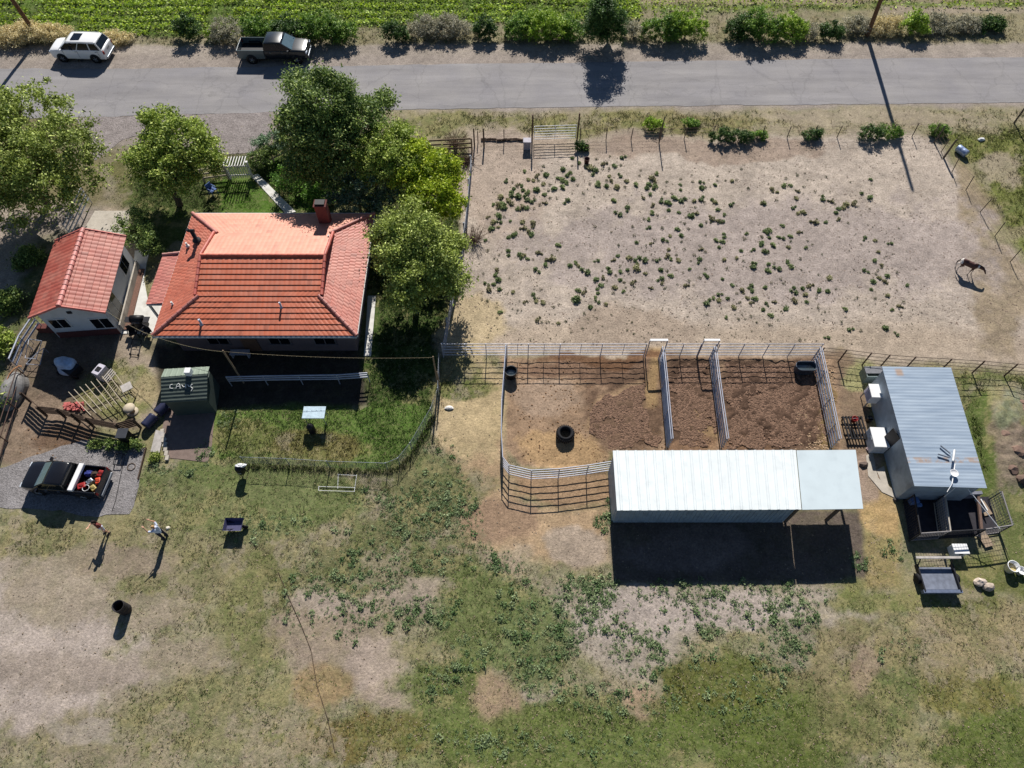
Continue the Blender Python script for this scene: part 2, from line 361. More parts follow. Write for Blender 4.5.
# mottling of the colour that belongs to the soil and sward itself
mot = fbm(GX, GY, 1.6, 111, 5, .6); mot2 = fbm(GX, GY, .35, 121, 3)
straw = np.array(lin((178,164,118))); green = np.array(lin((106,120,66))); soil = np.array(lin((176,160,144)))
v3 = gv[..., None]
gcol = gc * (.74 + .52 * mot[..., None]) * (.82 + .36 * mot2[..., None])
a = (sstep(.52, .58, fbm(GX, GY, .9, 131, 6, .72)) * .45 * gv)[..., None]; gcol = gcol * (1 - a) + green * a
a = (sstep(.54, .60, fbm(GX, GY, 1.0, 141, 6, .72)) * .5 * gv * (gv < .98))[..., None]; gcol = gcol * (1 - a) + straw * a
a = (sstep(.56, .62, fbm(GX, GY, 1.5, 151, 6, .7)) * .6 * gv * (gv < .9))[..., None]; gcol = gcol * (1 - a) + soil * a
gcol = np.clip(gcol * K_ALB, 0, .9)
# outer ring out to the horizon
V = np.stack([GX, GY, GZ], -1).reshape(-1, 3); nr = len(rows)
idx = np.arange(nr * NC).reshape(nr, NC)
Q = np.stack([idx[:-1, :-1], idx[:-1, 1:], idx[1:, 1:], idx[1:, :-1]], -1).reshape(-1, 4)
CC = np.concatenate([gcol.reshape(-1, 3), gv.reshape(-1, 1)], 1)
ring_in = np.concatenate([idx[0, :], idx[1:, -1], idx[-1, -2::-1], idx[-2:0:-1, 0]])
pin = V[ring_in]; cc0 = np.array([0, 35.])
dirs = pin[:, :2] - cc0; ro = dirs / np.linalg.norm(dirs, axis=1)[:, None] * 3000 + cc0
Vo = np.concatenate([ro, np.full((len(ro), 1), -.05)], 1); n0 = len(V)
V = np.concatenate([V, Vo]); k = len(ring_in); ii = np.arange(k); jj = (ii + 1) % k
Q = np.concatenate([Q, np.stack([ring_in[ii], n0 + ii, n0 + jj, ring_in[jj]], -1)])
CC = np.concatenate([CC, np.tile(np.array([*(np.array(lin((140,136,98))) * K_ALB), .7]), (k, 1))])
def ground_mat():
    m, n, b, L = nodes('ground_soil_and_sward')
    at = n.nodes.new('ShaderNodeAttribute'); at.attribute_name = 'col'
    tc = n.nodes.new('ShaderNodeTexCoord')
    def noise(s, d=4, r=.6):
        z = n.nodes.new('ShaderNodeTexNoise'); z.inputs['Scale'].default_value = s; z.inputs['Detail'].default_value = d; z.inputs['Roughness'].default_value = r
        L.new(tc.outputs['Object'], z.inputs['Vector']); return z.outputs[0]
    def mr(s, a, b_, c, d):
        q = n.nodes.new('ShaderNodeMapRange'); q.inputs[1].default_value = a; q.inputs[2].default_value = b_; q.inputs[3].default_value = c; q.inputs[4].default_value = d
        L.new(s, q.inputs[0]); return q.outputs[0]
    def mul(a, b_):
        q = n.nodes.new('ShaderNodeMath'); q.operation = 'MULTIPLY'
        for i, s in enumerate((a, b_)):
            if isinstance(s, (int, float)): q.inputs[i].default_value = s
            else: L.new(s, q.inputs[i])
        return q.outputs[0]
    f1 = mr(noise(8, 6, .75), .32, .68, .62, 1.38); f2 = mr(noise(2.2, 5, .65), .3, .7, .86, 1.14)
    k = mul(f1, f2)
    sc = n.nodes.new('ShaderNodeVectorMath'); sc.operation = 'SCALE'; L.new(at.outputs['Color'], sc.inputs[0]); L.new(k, sc.inputs['Scale'])
    # green / straw hue swing where something grows
    hv = mr(noise(4.5, 6, .7), .42, .62, 0, 1)
    g = mul(hv, mul(at.outputs['Alpha'], .35))
    mx = n.nodes.new('ShaderNodeMix'); mx.data_type = 'RGBA'; L.new(g, mx.inputs[0]); L.new(sc.outputs[0], mx.inputs[6]); mx.inputs[7].default_value = (.115, .14, .055, 1)
    hs = mr(noise(5.5, 5, .7), .5, .68, 0, 1)
    g2 = mul(hs, mul(at.outputs['Alpha'], .28))
    mx2 = n.nodes.new('ShaderNodeMix'); mx2.data_type = 'RGBA'; L.new(g2, mx2.inputs[0]); L.new(mx.outputs[2], mx2.inputs[6]); mx2.inputs[7].default_value = (.40, .33, .19, 1)
    L.new(mx2.outputs[2], b.inputs['Base Color']); b.inputs['Roughness'].default_value = .95; b.inputs['Specular IOR Level'].default_value = .1
    bp = n.nodes.new('ShaderNodeBump'); bp.inputs['Strength'].default_value = .9; bp.inputs['Distance'].default_value = .05
    L.new(noise(9, 6, .75), bp.inputs['Height']); L.new(bp.outputs[0], b.inputs['Normal'])
    return m
ground = np_mesh('ground', V, Q, ground_mat(), CC, smooth=True); tag(ground, kind='structure')

# ------------------------------------------------------------------ sheets laid on the ground
def ragged(poly_px, z, step=.35, amp=.12, seed=0):
    pts = [P(x, y) for x, y in poly_px]; outp = []
    for i in range(len(pts)):
        a, b = pts[i], pts[(i + 1) % len(pts)]; L_ = (b - a).length; n = max(1, int(L_ / step)); nm = Vector((-(b - a).y, (b - a).x, 0)).normalized()
        for k in range(n):
            t = k / n; q = a.lerp(b, t)
            h = float(fbm(np.array([q.x]), np.array([q.y]), 1.4, seed, 4, .6)[0]) - .5
            outp.append(q + nm * h * amp * 2)
    return [(p.x, p.y, z) for p in outp]
def sheet(name, poly_px, z, m, amp=.12, step=.35, seed=3, thick=0.0):
    pts = ragged(poly_px, z, step, amp, seed)
    bm = bmesh.new(); vs = [bm.verts.new(p) for p in pts]; f = bm.faces.new(vs)
    if thick:
        r = bmesh.ops.extrude_face_region(bm, geom=[f]); bmesh.ops.translate(bm, verts=[v for v in r['geom'] if isinstance(v, bmesh.types.BMVert)], vec=(0, 0, -thick))
    bmesh.ops.triangulate(bm, faces=[q for q in bm.faces if len(q.verts) > 4]); bmesh.ops.recalc_face_normals(bm, faces=bm.faces)
    me = bpy.data.meshes.new(name); bm.to_mesh(me); bm.free(); me.materials.append(m)
    if me.polygons and not thick:
        if me.polygons[0].normal.z < 0: me.flip_normals()
    o = bpy.data.objects.new(name, me); COL.objects.link(o); tag(o, kind='structure'); return o
def asphalt():
    m, n, b, L = nodes('asphalt_old')
    tc = n.nodes.new('ShaderNodeTexCoord')
    def noise(s, d=4, r=.6, st=None):
        z = n.nodes.new('ShaderNodeTexNoise'); z.inputs['Scale'].default_value = s; z.inputs['Detail'].default_value = d; z.inputs['Roughness'].default_value = r
        if st:
            mp = n.nodes.new('ShaderNodeMapping'); mp.inputs['Scale'].default_value = st; L.new(tc.outputs['Object'], mp.inputs[0]); L.new(mp.outputs[0], z.inputs['Vector'])
        else: L.new(tc.outputs['Object'], z.inputs['Vector'])
        return z.outputs[0]
    def ramp(s, st):
        r = n.nodes.new('ShaderNodeValToRGB'); el = r.color_ramp.elements
        while len(el) < len(st): el.new(.5)
        for e, (p, c) in zip(el, st): e.position = p; e.color = (*c, 1)
        L.new(s, r.inputs[0]); return r.outputs[0]
    def mulc(a, b_, f=1.0):
        x = n.nodes.new('ShaderNodeMix'); x.data_type = 'RGBA'; x.blend_type = 'MULTIPLY'; x.inputs[0].default_value = f; L.new(a, x.inputs[6]); L.new(b_, x.inputs[7]); return x.outputs[2]
    g = lin((146, 143, 143)); g = [x * .86 for x in g]
    base = ramp(noise(.9, 6, .65, (.12, 1.0, 1)), [(.3, [x * .84 for x in g]), (.7, [x * 1.16 for x in g])])
    base = mulc(base, ramp(noise(16, 4, .7), [(.3, (.8,) * 3), (.7, (1.16,) * 3)]))
    base = mulc(base, ramp(noise(.35, 4, .6), [(.3, (.9, .9, .93)), (.7, (1.08, 1.07, 1.05))]))
    # cracks: across and along
    for (st, w_, sc) in (((1.0, .30, 1), .006, .22), ((.25, 1.0, 1), .006, .35)):
        mp = n.nodes.new('ShaderNodeMapping'); mp.inputs['Scale'].default_value = st; L.new(tc.outputs['Object'], mp.inputs[0])
        nz = n.nodes.new('ShaderNodeTexNoise'); nz.inputs['Scale'].default_value = 1.2; nz.inputs['Detail'].default_value = 4; L.new(tc.outputs['Object'], nz.inputs['Vector'])
        ad = n.nodes.new('ShaderNodeMix'); ad.data_type = 'RGBA'; ad.blend_type = 'LINEAR_LIGHT'; ad.inputs[0].default_value = .35; L.new(mp.outputs[0], ad.inputs[6]); L.new(nz.outputs['Color'], ad.inputs[7])
        vo = n.nodes.new('ShaderNodeTexVoronoi'); vo.feature = 'DISTANCE_TO_EDGE'; vo.inputs['Scale'].default_value = sc; L.new(ad.outputs[2], vo.inputs['Vector'])
        base = mulc(base, ramp(vo.outputs['Distance'], [(0, (.7,) * 3), (w_, (.82,) * 3), (w_ * 2.0, (1, 1, 1))]), .45)
    L.new(base, b.inputs['Base Color']); b.inputs['Roughness'].default_value = .9; b.inputs['Specular IOR Level'].default_value = .25
    bp = n.nodes.new('ShaderNodeBump'); bp.inputs['Strength'].default_value = .35; bp.inputs['Distance'].default_value = .02
    L.new(noise(30, 4, .7), bp.inputs['Height']); L.new(bp.outputs[0], b.inputs['Normal'])
    return m
def gravel(name, rgb, s=22):
    m, n, b, L = nodes(name)
    tc = n.nodes.new('ShaderNodeTexCoord'); vo = n.nodes.new('ShaderNodeTexVoronoi'); vo.inputs['Scale'].default_value = s; L.new(tc.outputs['Object'], vo.inputs['Vector'])
    nz = n.nodes.new('ShaderNodeTexNoise'); nz.inputs['Scale'].default_value = 1.1; nz.inputs['Detail'].default_value = 6; L.new(tc.outputs['Object'], nz.inputs['Vector'])
    r = n.nodes.new('ShaderNodeValToRGB'); c = [x * K_ALB * 1.05 for x in lin(rgb)]
    r.color_ramp.elements[0].color = (*[x * .72 for x in c], 1); r.color_ramp.elements[1].color = (*[x * 1.3 for x in c], 1)
    sp = n.nodes.new('ShaderNodeSeparateColor'); L.new(vo.outputs['Color'], sp.inputs[0]); L.new(sp.outputs[0], r.inputs[0])
    r2 = n.nodes.new('ShaderNodeValToRGB'); r2.color_ramp.elements[0].position = .35; r2.color_ramp.elements[0].color = (.82, .80, .78, 1); r2.color_ramp.elements[1].position = .65; r2.color_ramp.elements[1].color = (1.08, 1.06, 1.04, 1); L.new(nz.outputs[0], r2.inputs[0])
    x = n.nodes.new('ShaderNodeMix'); x.data_type = 'RGBA'; x.blend_type = 'MULTIPLY'; x.inputs[0].default_value = 1; L.new(r.outputs[0], x.inputs[6]); L.new(r2.outputs[0], x.inputs[7])
    L.new(x.outputs[2], b.inputs['Base Color']); b.inputs['Roughness'].default_value = .95; b.inputs['Specular IOR Level'].default_value = .15
    bp = n.nodes.new('ShaderNodeBump'); bp.inputs['Strength'].default_value = .8; bp.inputs['Distance'].default_value = .03; L.new(vo.outputs['Distance'], bp.inputs['Height']); L.new(bp.outputs[0], b.inputs['Normal'])
    return m
sheet('road', [(-260, 69), (130, 68.5), (330, 66), (512, 63.5), (760, 60), (1300, 54), (1300, 100), (1023, 102.5), (760, 105), (560, 107), (300, 111), (60, 118), (-260, 122)], .008, asphalt(), amp=.16, step=.3)
# narrow worn seams along the road
M_CONC = mat('concrete_pale', (176, 168, 156), .9, var=.12, scale=2.5, bump=.3, bscale=30, dirt=(120, 112, 100), dirt_amt=.5)
M_CONCW = mat('concrete_white', (206, 204, 198), .85, var=.10, scale=3, dirt=(150, 142, 128), dirt_amt=.4)
sheet('gravel_drive_apron', [(75, 118), (272, 112), (270, 140), (252, 152), (226, 154), (200, 150), (180, 128), (120, 140), (96, 160)], .004, gravel('apron_gravel', (160, 152, 150), 14), amp=.4, seed=9)
sheet('gravel_pad', [(-30, 478), (20, 462), (62, 446), (84, 438), (146, 448), (140, 480), (130, 512), (98, 516), (60, 512), (0, 506), (-30, 506)], .010, gravel('pad_gravel', (152, 149, 150), 16), amp=.22, seed=5)
sheet('driveway_slab', [(95, 211), (130, 211), (125, 243), (78, 240)], .03, M_CONC, amp=.02, thick=.12)
sheet('side_path', [(135, 251), (150, 250), (147, 262), (144, 280), (148, 300), (163, 300), (158, 333), (121, 334), (122, 318), (128, 290), (134, 262)], .03, M_CONCW, amp=.02, thick=.12)
sheet('garden_path', [(251, 176), (258, 174), (296, 212), (286, 214)], .03, M_CONCW, amp=.015, thick=.1)
sheet('east_path', [(368, 296), (376, 296), (371, 356), (364, 356)], .03, M_CONCW, amp=.015, thick=.1)
sheet('shed_pad', [(168, 402), (216, 402), (212, 445), (208, 462), (170, 458), (160, 440)], .012, mat('packed_dirt', (120, 104, 96), .95, var=.15, scale=4, bump=.4), amp=.06)
sheet('concrete_edging', [(866, 456), (872, 452), (878, 478), (896, 492), (897, 499), (882, 492), (868, 476)], .03, M_CONC, amp=.04, thick=.1)
sheet('side_slab', [(876, 470), (884, 466), (890, 492), (886, 494)], .02, M_CONC, amp=.05)
# ================================================================== BUILDINGS
M_TILE = None
def tile_mat(name, rgb, pale=.25):
    m, n, b, L = nodes(name); c = lin(rgb)
    tc = n.nodes.new('ShaderNodeTexCoord')
    at = n.nodes.new('ShaderNodeAttribute'); at.attribute_name = 'col'
    nz = n.nodes.new('ShaderNodeTexNoise'); nz.inputs['Scale'].default_value = 1.1; nz.inputs['Detail'].default_value = 7; nz.inputs['Roughness'].default_value = .65; L.new(tc.outputs['Object'], nz.inputs['Vector'])
    r = n.nodes.new('ShaderNodeMapRange'); r.inputs[1].default_value = .42; r.inputs[2].default_value = .68; r.inputs[4].default_value = pale; L.new(nz.outputs[0], r.inputs[0])
    mx = n.nodes.new('ShaderNodeMix'); mx.data_type = 'RGBA'; L.new(r.outputs[0], mx.inputs[0]); L.new(at.outputs['Color'], mx.inputs[6]); mx.inputs[7].default_value = (*lin((206, 160, 140)), 1)
    L.new(mx.outputs[2], b.inputs['Base Color']); b.inputs['Roughness'].default_value = .6; b.inputs['Specular IOR Level'].default_value = .6
    return m
TILE = tile_mat('terracotta_tile', (190, 84, 58), .16); TILE2 = tile_mat('terracotta_tile_faded', (176, 76, 62), .22)
def tile_facet(A, B, up, wl, wr, L_, parent, m, rgb, name='roof_tiles', course=.36, pitch=.30, amp=.022, step=.045, seed=1, brick=0.0):
    """rows of interlocking tiles. A->B is the eave (left to right seen from below), up = unit vector up the slope,
    wl(d), wr(d): how far the left / right edges have come in at distance d up the slope"""
    A = Vector(A); B = Vector(B); ex = (B - A).normalized(); W = (B - A).length; nrm = ex.cross(up).normalized()
    if nrm.z < 0: nrm = -nrm
    nrow = int(math.ceil(L_ / course)); Vv, Qq, Cc = [], [], []; r = random.Random(seed); base = 0
    c0 = np.array(lin(rgb))
    for k in range(nrow):
        d0 = k * course; d1 = min(L_, d0 + course)
        N = max(8, int((W - wl(d0) - wr(d0)) / .075)); sh = (k % 2) * pitch * .5 * brick
        tone = {}
        for j, (d, lift) in enumerate(((d0, 0.0), (d0, step), (d1, .004))):
            x0, x1 = wl(d), W - wr(d)
            for i in range(N + 1):
                x = x0 + (x1 - x0) * i / N
                wv = amp * abs(math.sin(math.pi * (x + sh) / pitch))
                q = A + ex * x + up * d + nrm * (lift + wv)
                Vv.append(q)
                ti = int((x0 + (x1 - x0) * (i + .5) / N + sh) / pitch)
                if ti not in tone: tone[ti] = r.uniform(.88, 1.1) * (1.0 if r.random() > .05 else .8)
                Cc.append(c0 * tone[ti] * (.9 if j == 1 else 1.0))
        for j in range(2):
            for i in range(N):
                a = base + j * (N + 1) + i; Qq.append((a, a + 1, a + N + 2, a + N + 1))
        base += 3 * (N + 1)
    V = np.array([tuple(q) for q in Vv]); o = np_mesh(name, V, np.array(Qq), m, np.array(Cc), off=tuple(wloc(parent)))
    o.parent = parent; o.location = (0, 0, 0); return o
def ridge_caps(pts, parent, m, rgb, r=.12, ln=.38, name='ridge_cap'):
    mb = MB()
    for i in range(len(pts) - 1):
        a, b = Vector(pts[i]), Vector(pts[i + 1]); d = (b - a); n = max(1, int(d.length / ln)); d.normalize()
        for k in range(n):
            p = a.lerp(b, k / n); q = a.lerp(b, (k + 1.08) / n) if k < n - 1 else b
            mb.bar(p, q, r * 1.12, 8, r * .88, cap=True)
    o = mb.build(name, m, parent); me = o.data
    at = me.color_attributes.new('col', 'FLOAT_COLOR', 'POINT'); c = np.ones((len(me.vertices), 4), np.float32)
    c[:, :3] = np.array(lin(rgb)) * np.repeat(RNG.uniform(.8, 1.15, (len(me.vertices) // 32 + 1, 1)), 32, axis=0)[:len(me.vertices)]
    at.data.foreach_set('color', c.ravel()); return o
M_STUCCO = mat('stucco_white', (200, 200, 200), .9, var=.06, scale=2, dirt=(150, 146, 140), dirt_amt=.3)
M_TRIM = mat('trim_white', (214, 212, 208), .6, var=.04)
M_GUTTER = mat('gutter_grey', (150, 160, 172), .5, var=.08)
M_GLASS = mat('window_glass', (14, 18, 24), .08, var=.1, spec=.45)
M_DOOR = mat('door_brown', (96, 72, 58), .6)
M_DARKMETAL = mat('metal_dark', (44, 44, 48), .55, .3, var=.2)
M_BLACK = mat('black_paint', (22, 22, 26), .5, var=.2)
M_PLASTIC = mat('black_plastic', (26, 27, 30), .45, var=.15)
M_GALV = mat('galvanised', (150, 156, 164), .45, .55, var=.12, scale=5)
M_STEEL = mat('galvanised_pipe', (168, 172, 184), .45, .25, var=.14, scale=3)
M_RUSTP = mat('dark_rusty_pipe', (86, 66, 58), .7, .2, var=.3, scale=8)
M_WOOD = mat('weathered_wood', (136, 118, 98), .9, var=.28, scale=5, bump=.3)
M_DWOOD = mat('dark_old_wood', (74, 60, 50), .95, var=.3, scale=5, bump=.3)
M_LWOOD = mat('pale_wood', (176, 164, 144), .85, var=.15, scale=6)
M_WHITE = mat('white_enamel', (226, 226, 226), .4, var=.04, dirt=(170, 160, 148), dirt_amt=.25)
M_BRICK = mat('red_brick', (98, 58, 54), .9, var=.3, scale=14, bump=.4)
M_RED = mat('red_plastic', (150, 36, 36), .5); M_BLUE = mat('blue_cloth', (42, 52, 120), .8); M_YEL = mat('yellow_plastic', (168, 150, 90), .5)
M_WIREP = mat('weathered_post', (96, 84, 74), .95, var=.25, scale=6)

# ------------------------------------------------ the house (dutch-gable tile roof)
ez = 2.7; SW = P(152, 337, ez); SE = P(357, 334.5, ez); NW = P(186, 213.5, ez); NE = Vector((SE.x + .05, NW.y + .02, ez)); NW = Vector((SW.x + .1, NW.y, ez))
SW = Vector((SW.x, (SW.y + SE.y) / 2, ez)); SE = Vector((SE.x, SW.y, ez)); NW = Vector((SW.x, NW.y, ez)); NE = Vector((SE.x, NW.y, ez))
hw, hd = SE.x - SW.x, NW.y - SW.y; sl_ = .29; hr = ez + sl_ * hd / 2; g_ = 2.45; cs = math.cos(math.atan(sl_)); sn = math.sin(math.atan(sl_))
house = thing('house', 'single-storey white house under a large red tile roof with a brick chimney', 'house', ((SW.x + SE.x) / 2, (SW.y + NW.y) / 2, 0))
oh = .55
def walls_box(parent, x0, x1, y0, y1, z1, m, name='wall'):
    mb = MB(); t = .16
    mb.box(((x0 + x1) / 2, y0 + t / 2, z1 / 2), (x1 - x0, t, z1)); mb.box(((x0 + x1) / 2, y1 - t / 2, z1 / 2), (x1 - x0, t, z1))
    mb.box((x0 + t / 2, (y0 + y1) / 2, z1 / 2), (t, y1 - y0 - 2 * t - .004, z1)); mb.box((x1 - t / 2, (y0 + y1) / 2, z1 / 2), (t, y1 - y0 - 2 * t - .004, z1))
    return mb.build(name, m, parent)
hx0, hx1, hy0, hy1 = SW.x + oh, SE.x - oh, SW.y + .75, NW.y - oh
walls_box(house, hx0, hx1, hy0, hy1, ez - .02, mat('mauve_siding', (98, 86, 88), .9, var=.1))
Ld = g_ / cs; Lm = hd / 2 / cs
def wl_main(d):      # horizontal inset of the hip while d*cs<g, then the gable edge runs straight, overhanging a little
    h = d * cs; return h if h < g_ else g_ - .25
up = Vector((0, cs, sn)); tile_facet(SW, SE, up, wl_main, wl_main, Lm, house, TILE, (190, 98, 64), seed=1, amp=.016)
up = Vector((0, -cs, sn)); tile_facet(NE, NW, up, wl_main, wl_main, Lm, house, TILE, (208, 138, 112), seed=2, step=.008, amp=.008)  # sunlit north slope: its brightness painted in as paler tiles
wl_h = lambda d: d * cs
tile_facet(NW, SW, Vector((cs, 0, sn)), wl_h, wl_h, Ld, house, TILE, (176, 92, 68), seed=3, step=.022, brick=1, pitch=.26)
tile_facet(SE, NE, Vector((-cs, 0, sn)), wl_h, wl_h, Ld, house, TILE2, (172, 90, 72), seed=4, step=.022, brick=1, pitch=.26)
zg = ez + sl_ * g_
for (gx, sgn) in ((SW.x + g_, -1), (SE.x - g_, 1)):
    gm = MB(); y0, y1, ym = SW.y + g_, NW.y - g_, (SW.y + NW.y) / 2
    gm.add([(gx, y0, zg), (gx, y1, zg), (gx, ym, hr - .01), (gx - sgn * .1, y0, zg), (gx - sgn * .1, y1, zg), (gx - sgn * .1, ym, hr - .01)], [(0, 1, 2), (5, 4, 3), (0, 2, 5, 3), (1, 4, 5, 2)])
    gm.build('gable', M_STUCCO, house)
def hp(x, y, z): return (x, y, z + .03)
ymid = (SW.y + NW.y) / 2
for (cx, ex_, s) in ((SW.x, SW.x + g_, 1), (SE.x, SE.x - g_, -1)):
    ridge_caps([hp(cx, SW.y, ez), hp(ex_, SW.y + g_, zg)], house, TILE, (170, 104, 94), name='hip_cap')
    ridge_caps([hp(cx, NW.y, ez), hp(ex_, NW.y - g_, zg)], house, TILE, (170, 104, 94), name='hip_cap')
    ridge_caps([hp(ex_ - s * .2, SW.y + g_, zg + .05), hp(ex_ - s * .2, ymid, hr + .03)], house, TILE, (180, 88, 74), r=.10, name='verge_cap')
    ridge_caps([hp(ex_ - s * .2, NW.y - g_, zg + .05), hp(ex_ - s * .2, ymid, hr + .03)], house, TILE, (180, 88, 74), r=.10, name='verge_cap')
ridge_caps([hp(SW.x + g_ - .2, ymid, hr), hp(SE.x - g_ + .2, ymid, hr)], house, TILE, (196, 92, 66), r=.11)
mb = MB(); mb.box(((SW.x + SE.x) / 2, SW.y - .05, ez - .07), (hw, .10, .13)); mb.build('gutter', M_GUTTER, house)
mb = MB()
for (a, b) in (((SW.x, NW.y), (SE.x, NW.y)),): mb.box(((a[0] + b[0]) / 2, a[1] + .04, ez - .08), (b[0] - a[0], .05, .14))
mb.box((SW.x - .02, ymid, ez - .08), (.05, hd, .14)); mb.box((SE.x + .02, ymid, ez - .08), (.05, hd, .14)); mb.build('fascia', M_TRIM, house)
mb = MB(); mb.box(((SW.x + SE.x) / 2, ymid, ez - .10), (hw - .1, hd - .1, .03)); mb.build('soffit', M_TRIM, house)
# chimney
cp = P(325, 219, 3.2); mb = MB(); mb.box((cp.x, cp.y, 3.4), (.72, .56, 2.2)); mb.box((cp.x, cp.y, 4.55), (.82, .66, .10)); ch = mb.build('chimney', M_BRICK, house)
mb = MB(); mb.box((cp.x, cp.y, 4.65), (.62, .44, .12)); mb.build('chimney_cap', M_BLACK, ch)
# roof vents
def vent(px, py, z, r=.07, h=.4, m=M_GALV, tee=False):
    c = P(px, py, z); mb = MB(); mb.lathe([(r * 2.2, -.12), (r * 2.0, -.06), (r, -.04), (r, h), (r * .8, h), (.001, h - .02)], c, 10)
    if tee: mb.bar((c.x - .18, c.y, c.z + h), (c.x + .18, c.y, c.z + h), r * .9, 8); mb.bar((c.x - .18, c.y, c.z + h), (c.x - .22, c.y, c.z + h + .12), r * .9, 8)
    return mb.build('roof_vent', m, house)
vent(196, 239, 3.3, .13, .75, M_DARKMETAL, True); vent(187, 245, 3.1, .06, .2, M_TRIM); vent(172.5, 304, 3.0, .06, .2, M_TRIM); vent(201, 323, 3.0, .07, .35, M_STEEL); vent(281, 306, 3.3, .06, .35, M_STEEL)
vent(329, 238, 3.4, .05, .25, M_TRIM)
# lean-to on the west side
lz = 2.35; a = P(146, 304.5, lz); b = P(156, 255, lz); x1 = SW.x + .25; lw = x1 - a.x
lslope = .12; lc = math.cos(math.atan(lslope)); ls = math.sin(math.atan(lslope))
tile_facet(Vector((a.x, b.y, lz)), Vector((a.x, a.y, lz)), Vector((lc, 0, ls)), lambda d: 0, lambda d: 0, lw / lc, house, TILE2, (176, 100, 88), name='lean_to_tiles', seed=5, step=.018, brick=1, pitch=.26)
ridge_caps([(a.x, b.y, lz + .05), (x1, b.y, lz + .28)], house, TILE2, (196, 140, 130), r=.09, name='verge_cap')
mb = MB(); mb.box(((a.x + x1) / 2, (a.y + b.y) / 2, lz - .09), (lw, b.y - a.y, .08)); mb.build('lean_to_ceiling', M_TRIM, house)
for yy in (a.y + .1, b.y - .1):
    mb = MB(); mb.box((a.x + .1, yy, lz / 2 - .07), (.12, .12, lz - .14)); mb.build('porch_post', M_TRIM, house)
# windows and doors of the house
def window(parent, cx, cy, z, w_, h, face, m=M_GLASS, name='window', fm=None):
    # face: 's','n','e','w'
    fr = MB(); gl = MB(); n = {'s': (0, -1), 'n': (0, 1), 'e': (1, 0), 'w': (-1, 0)}[face]; t = .06
    hor = n[0] == 0
    def bx(mb, du, dz, su, sz, dep, pr):
        c = (cx + (du if hor else 0) + n[0] * pr, cy + (0 if hor else du) + n[1] * pr, z + dz); mb.box(c, (su, dep, sz) if hor else (dep, su, sz))
    bx(fr, 0, h / 2, w_ + .12, .07, t, .03); bx(fr, 0, -h / 2, w_ + .16, .07, t + .04, .03); bx(fr, -w_ / 2, 0, .07, h - .07, t, .03); bx(fr, w_ / 2, 0, .07, h - .07, t, .03); bx(fr, 0, 0, .05, h - .07, t * .8, .028)
    o = fr.build(name, fm or M_TRIM, parent); bx(gl, 0, 0, w_ - .07, h - .07, .02, .012); gl.build('pane', m, o); return o
def door(parent, cx, cy, face, w_=.9, h=2.05, m=M_DOOR, rz=0):
    n = {'s': (0, -1), 'n': (0, 1), 'e': (1, 0), 'w': (-1, 0)}[face]; hor = n[0] == 0; mb = MB()
    mb.box((cx + n[0] * .03, cy + n[1] * .03, h / 2 + .02), (w_, .05, h) if hor else (.05, w_, h)); o = mb.build('door', m, parent)
    k = MB(); k.lathe([(.001, 0), (.03, .01), (.035, .03), (.02, .05), (.001, .055)], (cx + n[0] * .06 + (w_ * .4 if hor else 0), cy + n[1] * .06 + (0 if hor else w_ * .4), 1.0), 8, axis='y' if hor else 'x'); k.build('handle', M_GALV, o); return o
M_SHT = mat('shaded_frame', (96, 90, 94), .7)  # south-wall frames coloured darker to stand for the shade there
for x in (-18.2, -14.4, -11.6): window(house, x, hy0, 1.3, 1.3, 1.1, 's', fm=M_SHT)
door(house, -16.3, hy0, 's', 1.0, 2.05, M_DOOR); 
for y in (SW.y + 3, SW.y + 7): window(house, hx1, y, 1.5, 1.2, 1.1, 'e'); window(house, hx0, y - 1, 1.5, 1.0, 1.1, 'w')
for x in (-18, -12.2): window(house, x, hy1, 1.5, 1.4, 1.2, 'n')
door(house, -14.8, hy1, 'n')

# ------------------------------------------------ the garage (tile gable roof, turned a little)
gz = 2.5; gSE = P(105.7, 313, gz); gNE = P(126.5, 236.5, gz); gSW = P(30.5, 313.5, gz)
dN = (gNE - gSE).normalized(); gl_ = (gNE - gSE).length; dE = Vector((dN.y, -dN.x, 0)); gw = abs((gSE - gSW).dot(dE))
ang = math.atan2(dE.y, dE.x)
c0 = gSE - dE * gw / 2; c0.z = 0; gcx = c0 + dN * gl_ / 2
garage = thing('garage', 'small white garage with a plain red tile gable roof beside the dirt yard', 'garage', gcx)
def gp(u, v, z): q = gcx + dE * u + dN * v; return Vector((q.x, q.y, z))     # u east, v north from centre
gs = .40; gcs = math.cos(math.atan(gs)); gsn = math.sin(math.atan(gs)); ghr = gz + gs * gw / 2; H2, W2 = gl_ / 2, gw / 2
tile_facet(gp(W2, -H2, gz), gp(W2, H2, gz), -dE * gcs + Vector((0, 0, gsn)), lambda d: 0, lambda d: 0, W2 / gcs, garage, TILE2, (158, 76, 60), seed=7, step=.035, pitch=.32, brick=0)
tile_facet(gp(-W2, H2, gz), gp(-W2, -H2, gz), dE * gcs + Vector((0, 0, gsn)), lambda d: 0, lambda d: 0, W2 / gcs, garage, TILE2, (150, 68, 54), seed=8, step=.035, pitch=.32, brick=0)
ridge_caps([gp(0, -H2, ghr + .04), gp(0, H2, ghr + .04)], garage, TILE2, (190, 120, 112), r=.15)
for v in (-H2, H2):
    ridge_caps([gp(-W2, v, gz + .03), gp(0, v, ghr + .03)], garage, TILE2, (196, 104, 92), r=.07, name='verge_cap'); ridge_caps([gp(W2, v, gz + .03), gp(0, v, ghr + .03)], garage, TILE2, (196, 104, 92), r=.07, name='verge_cap')
o2 = .35; mb = MB()
w2, h2 = W2 - o2, H2 - .3
zt = gz + gs * o2 - .06
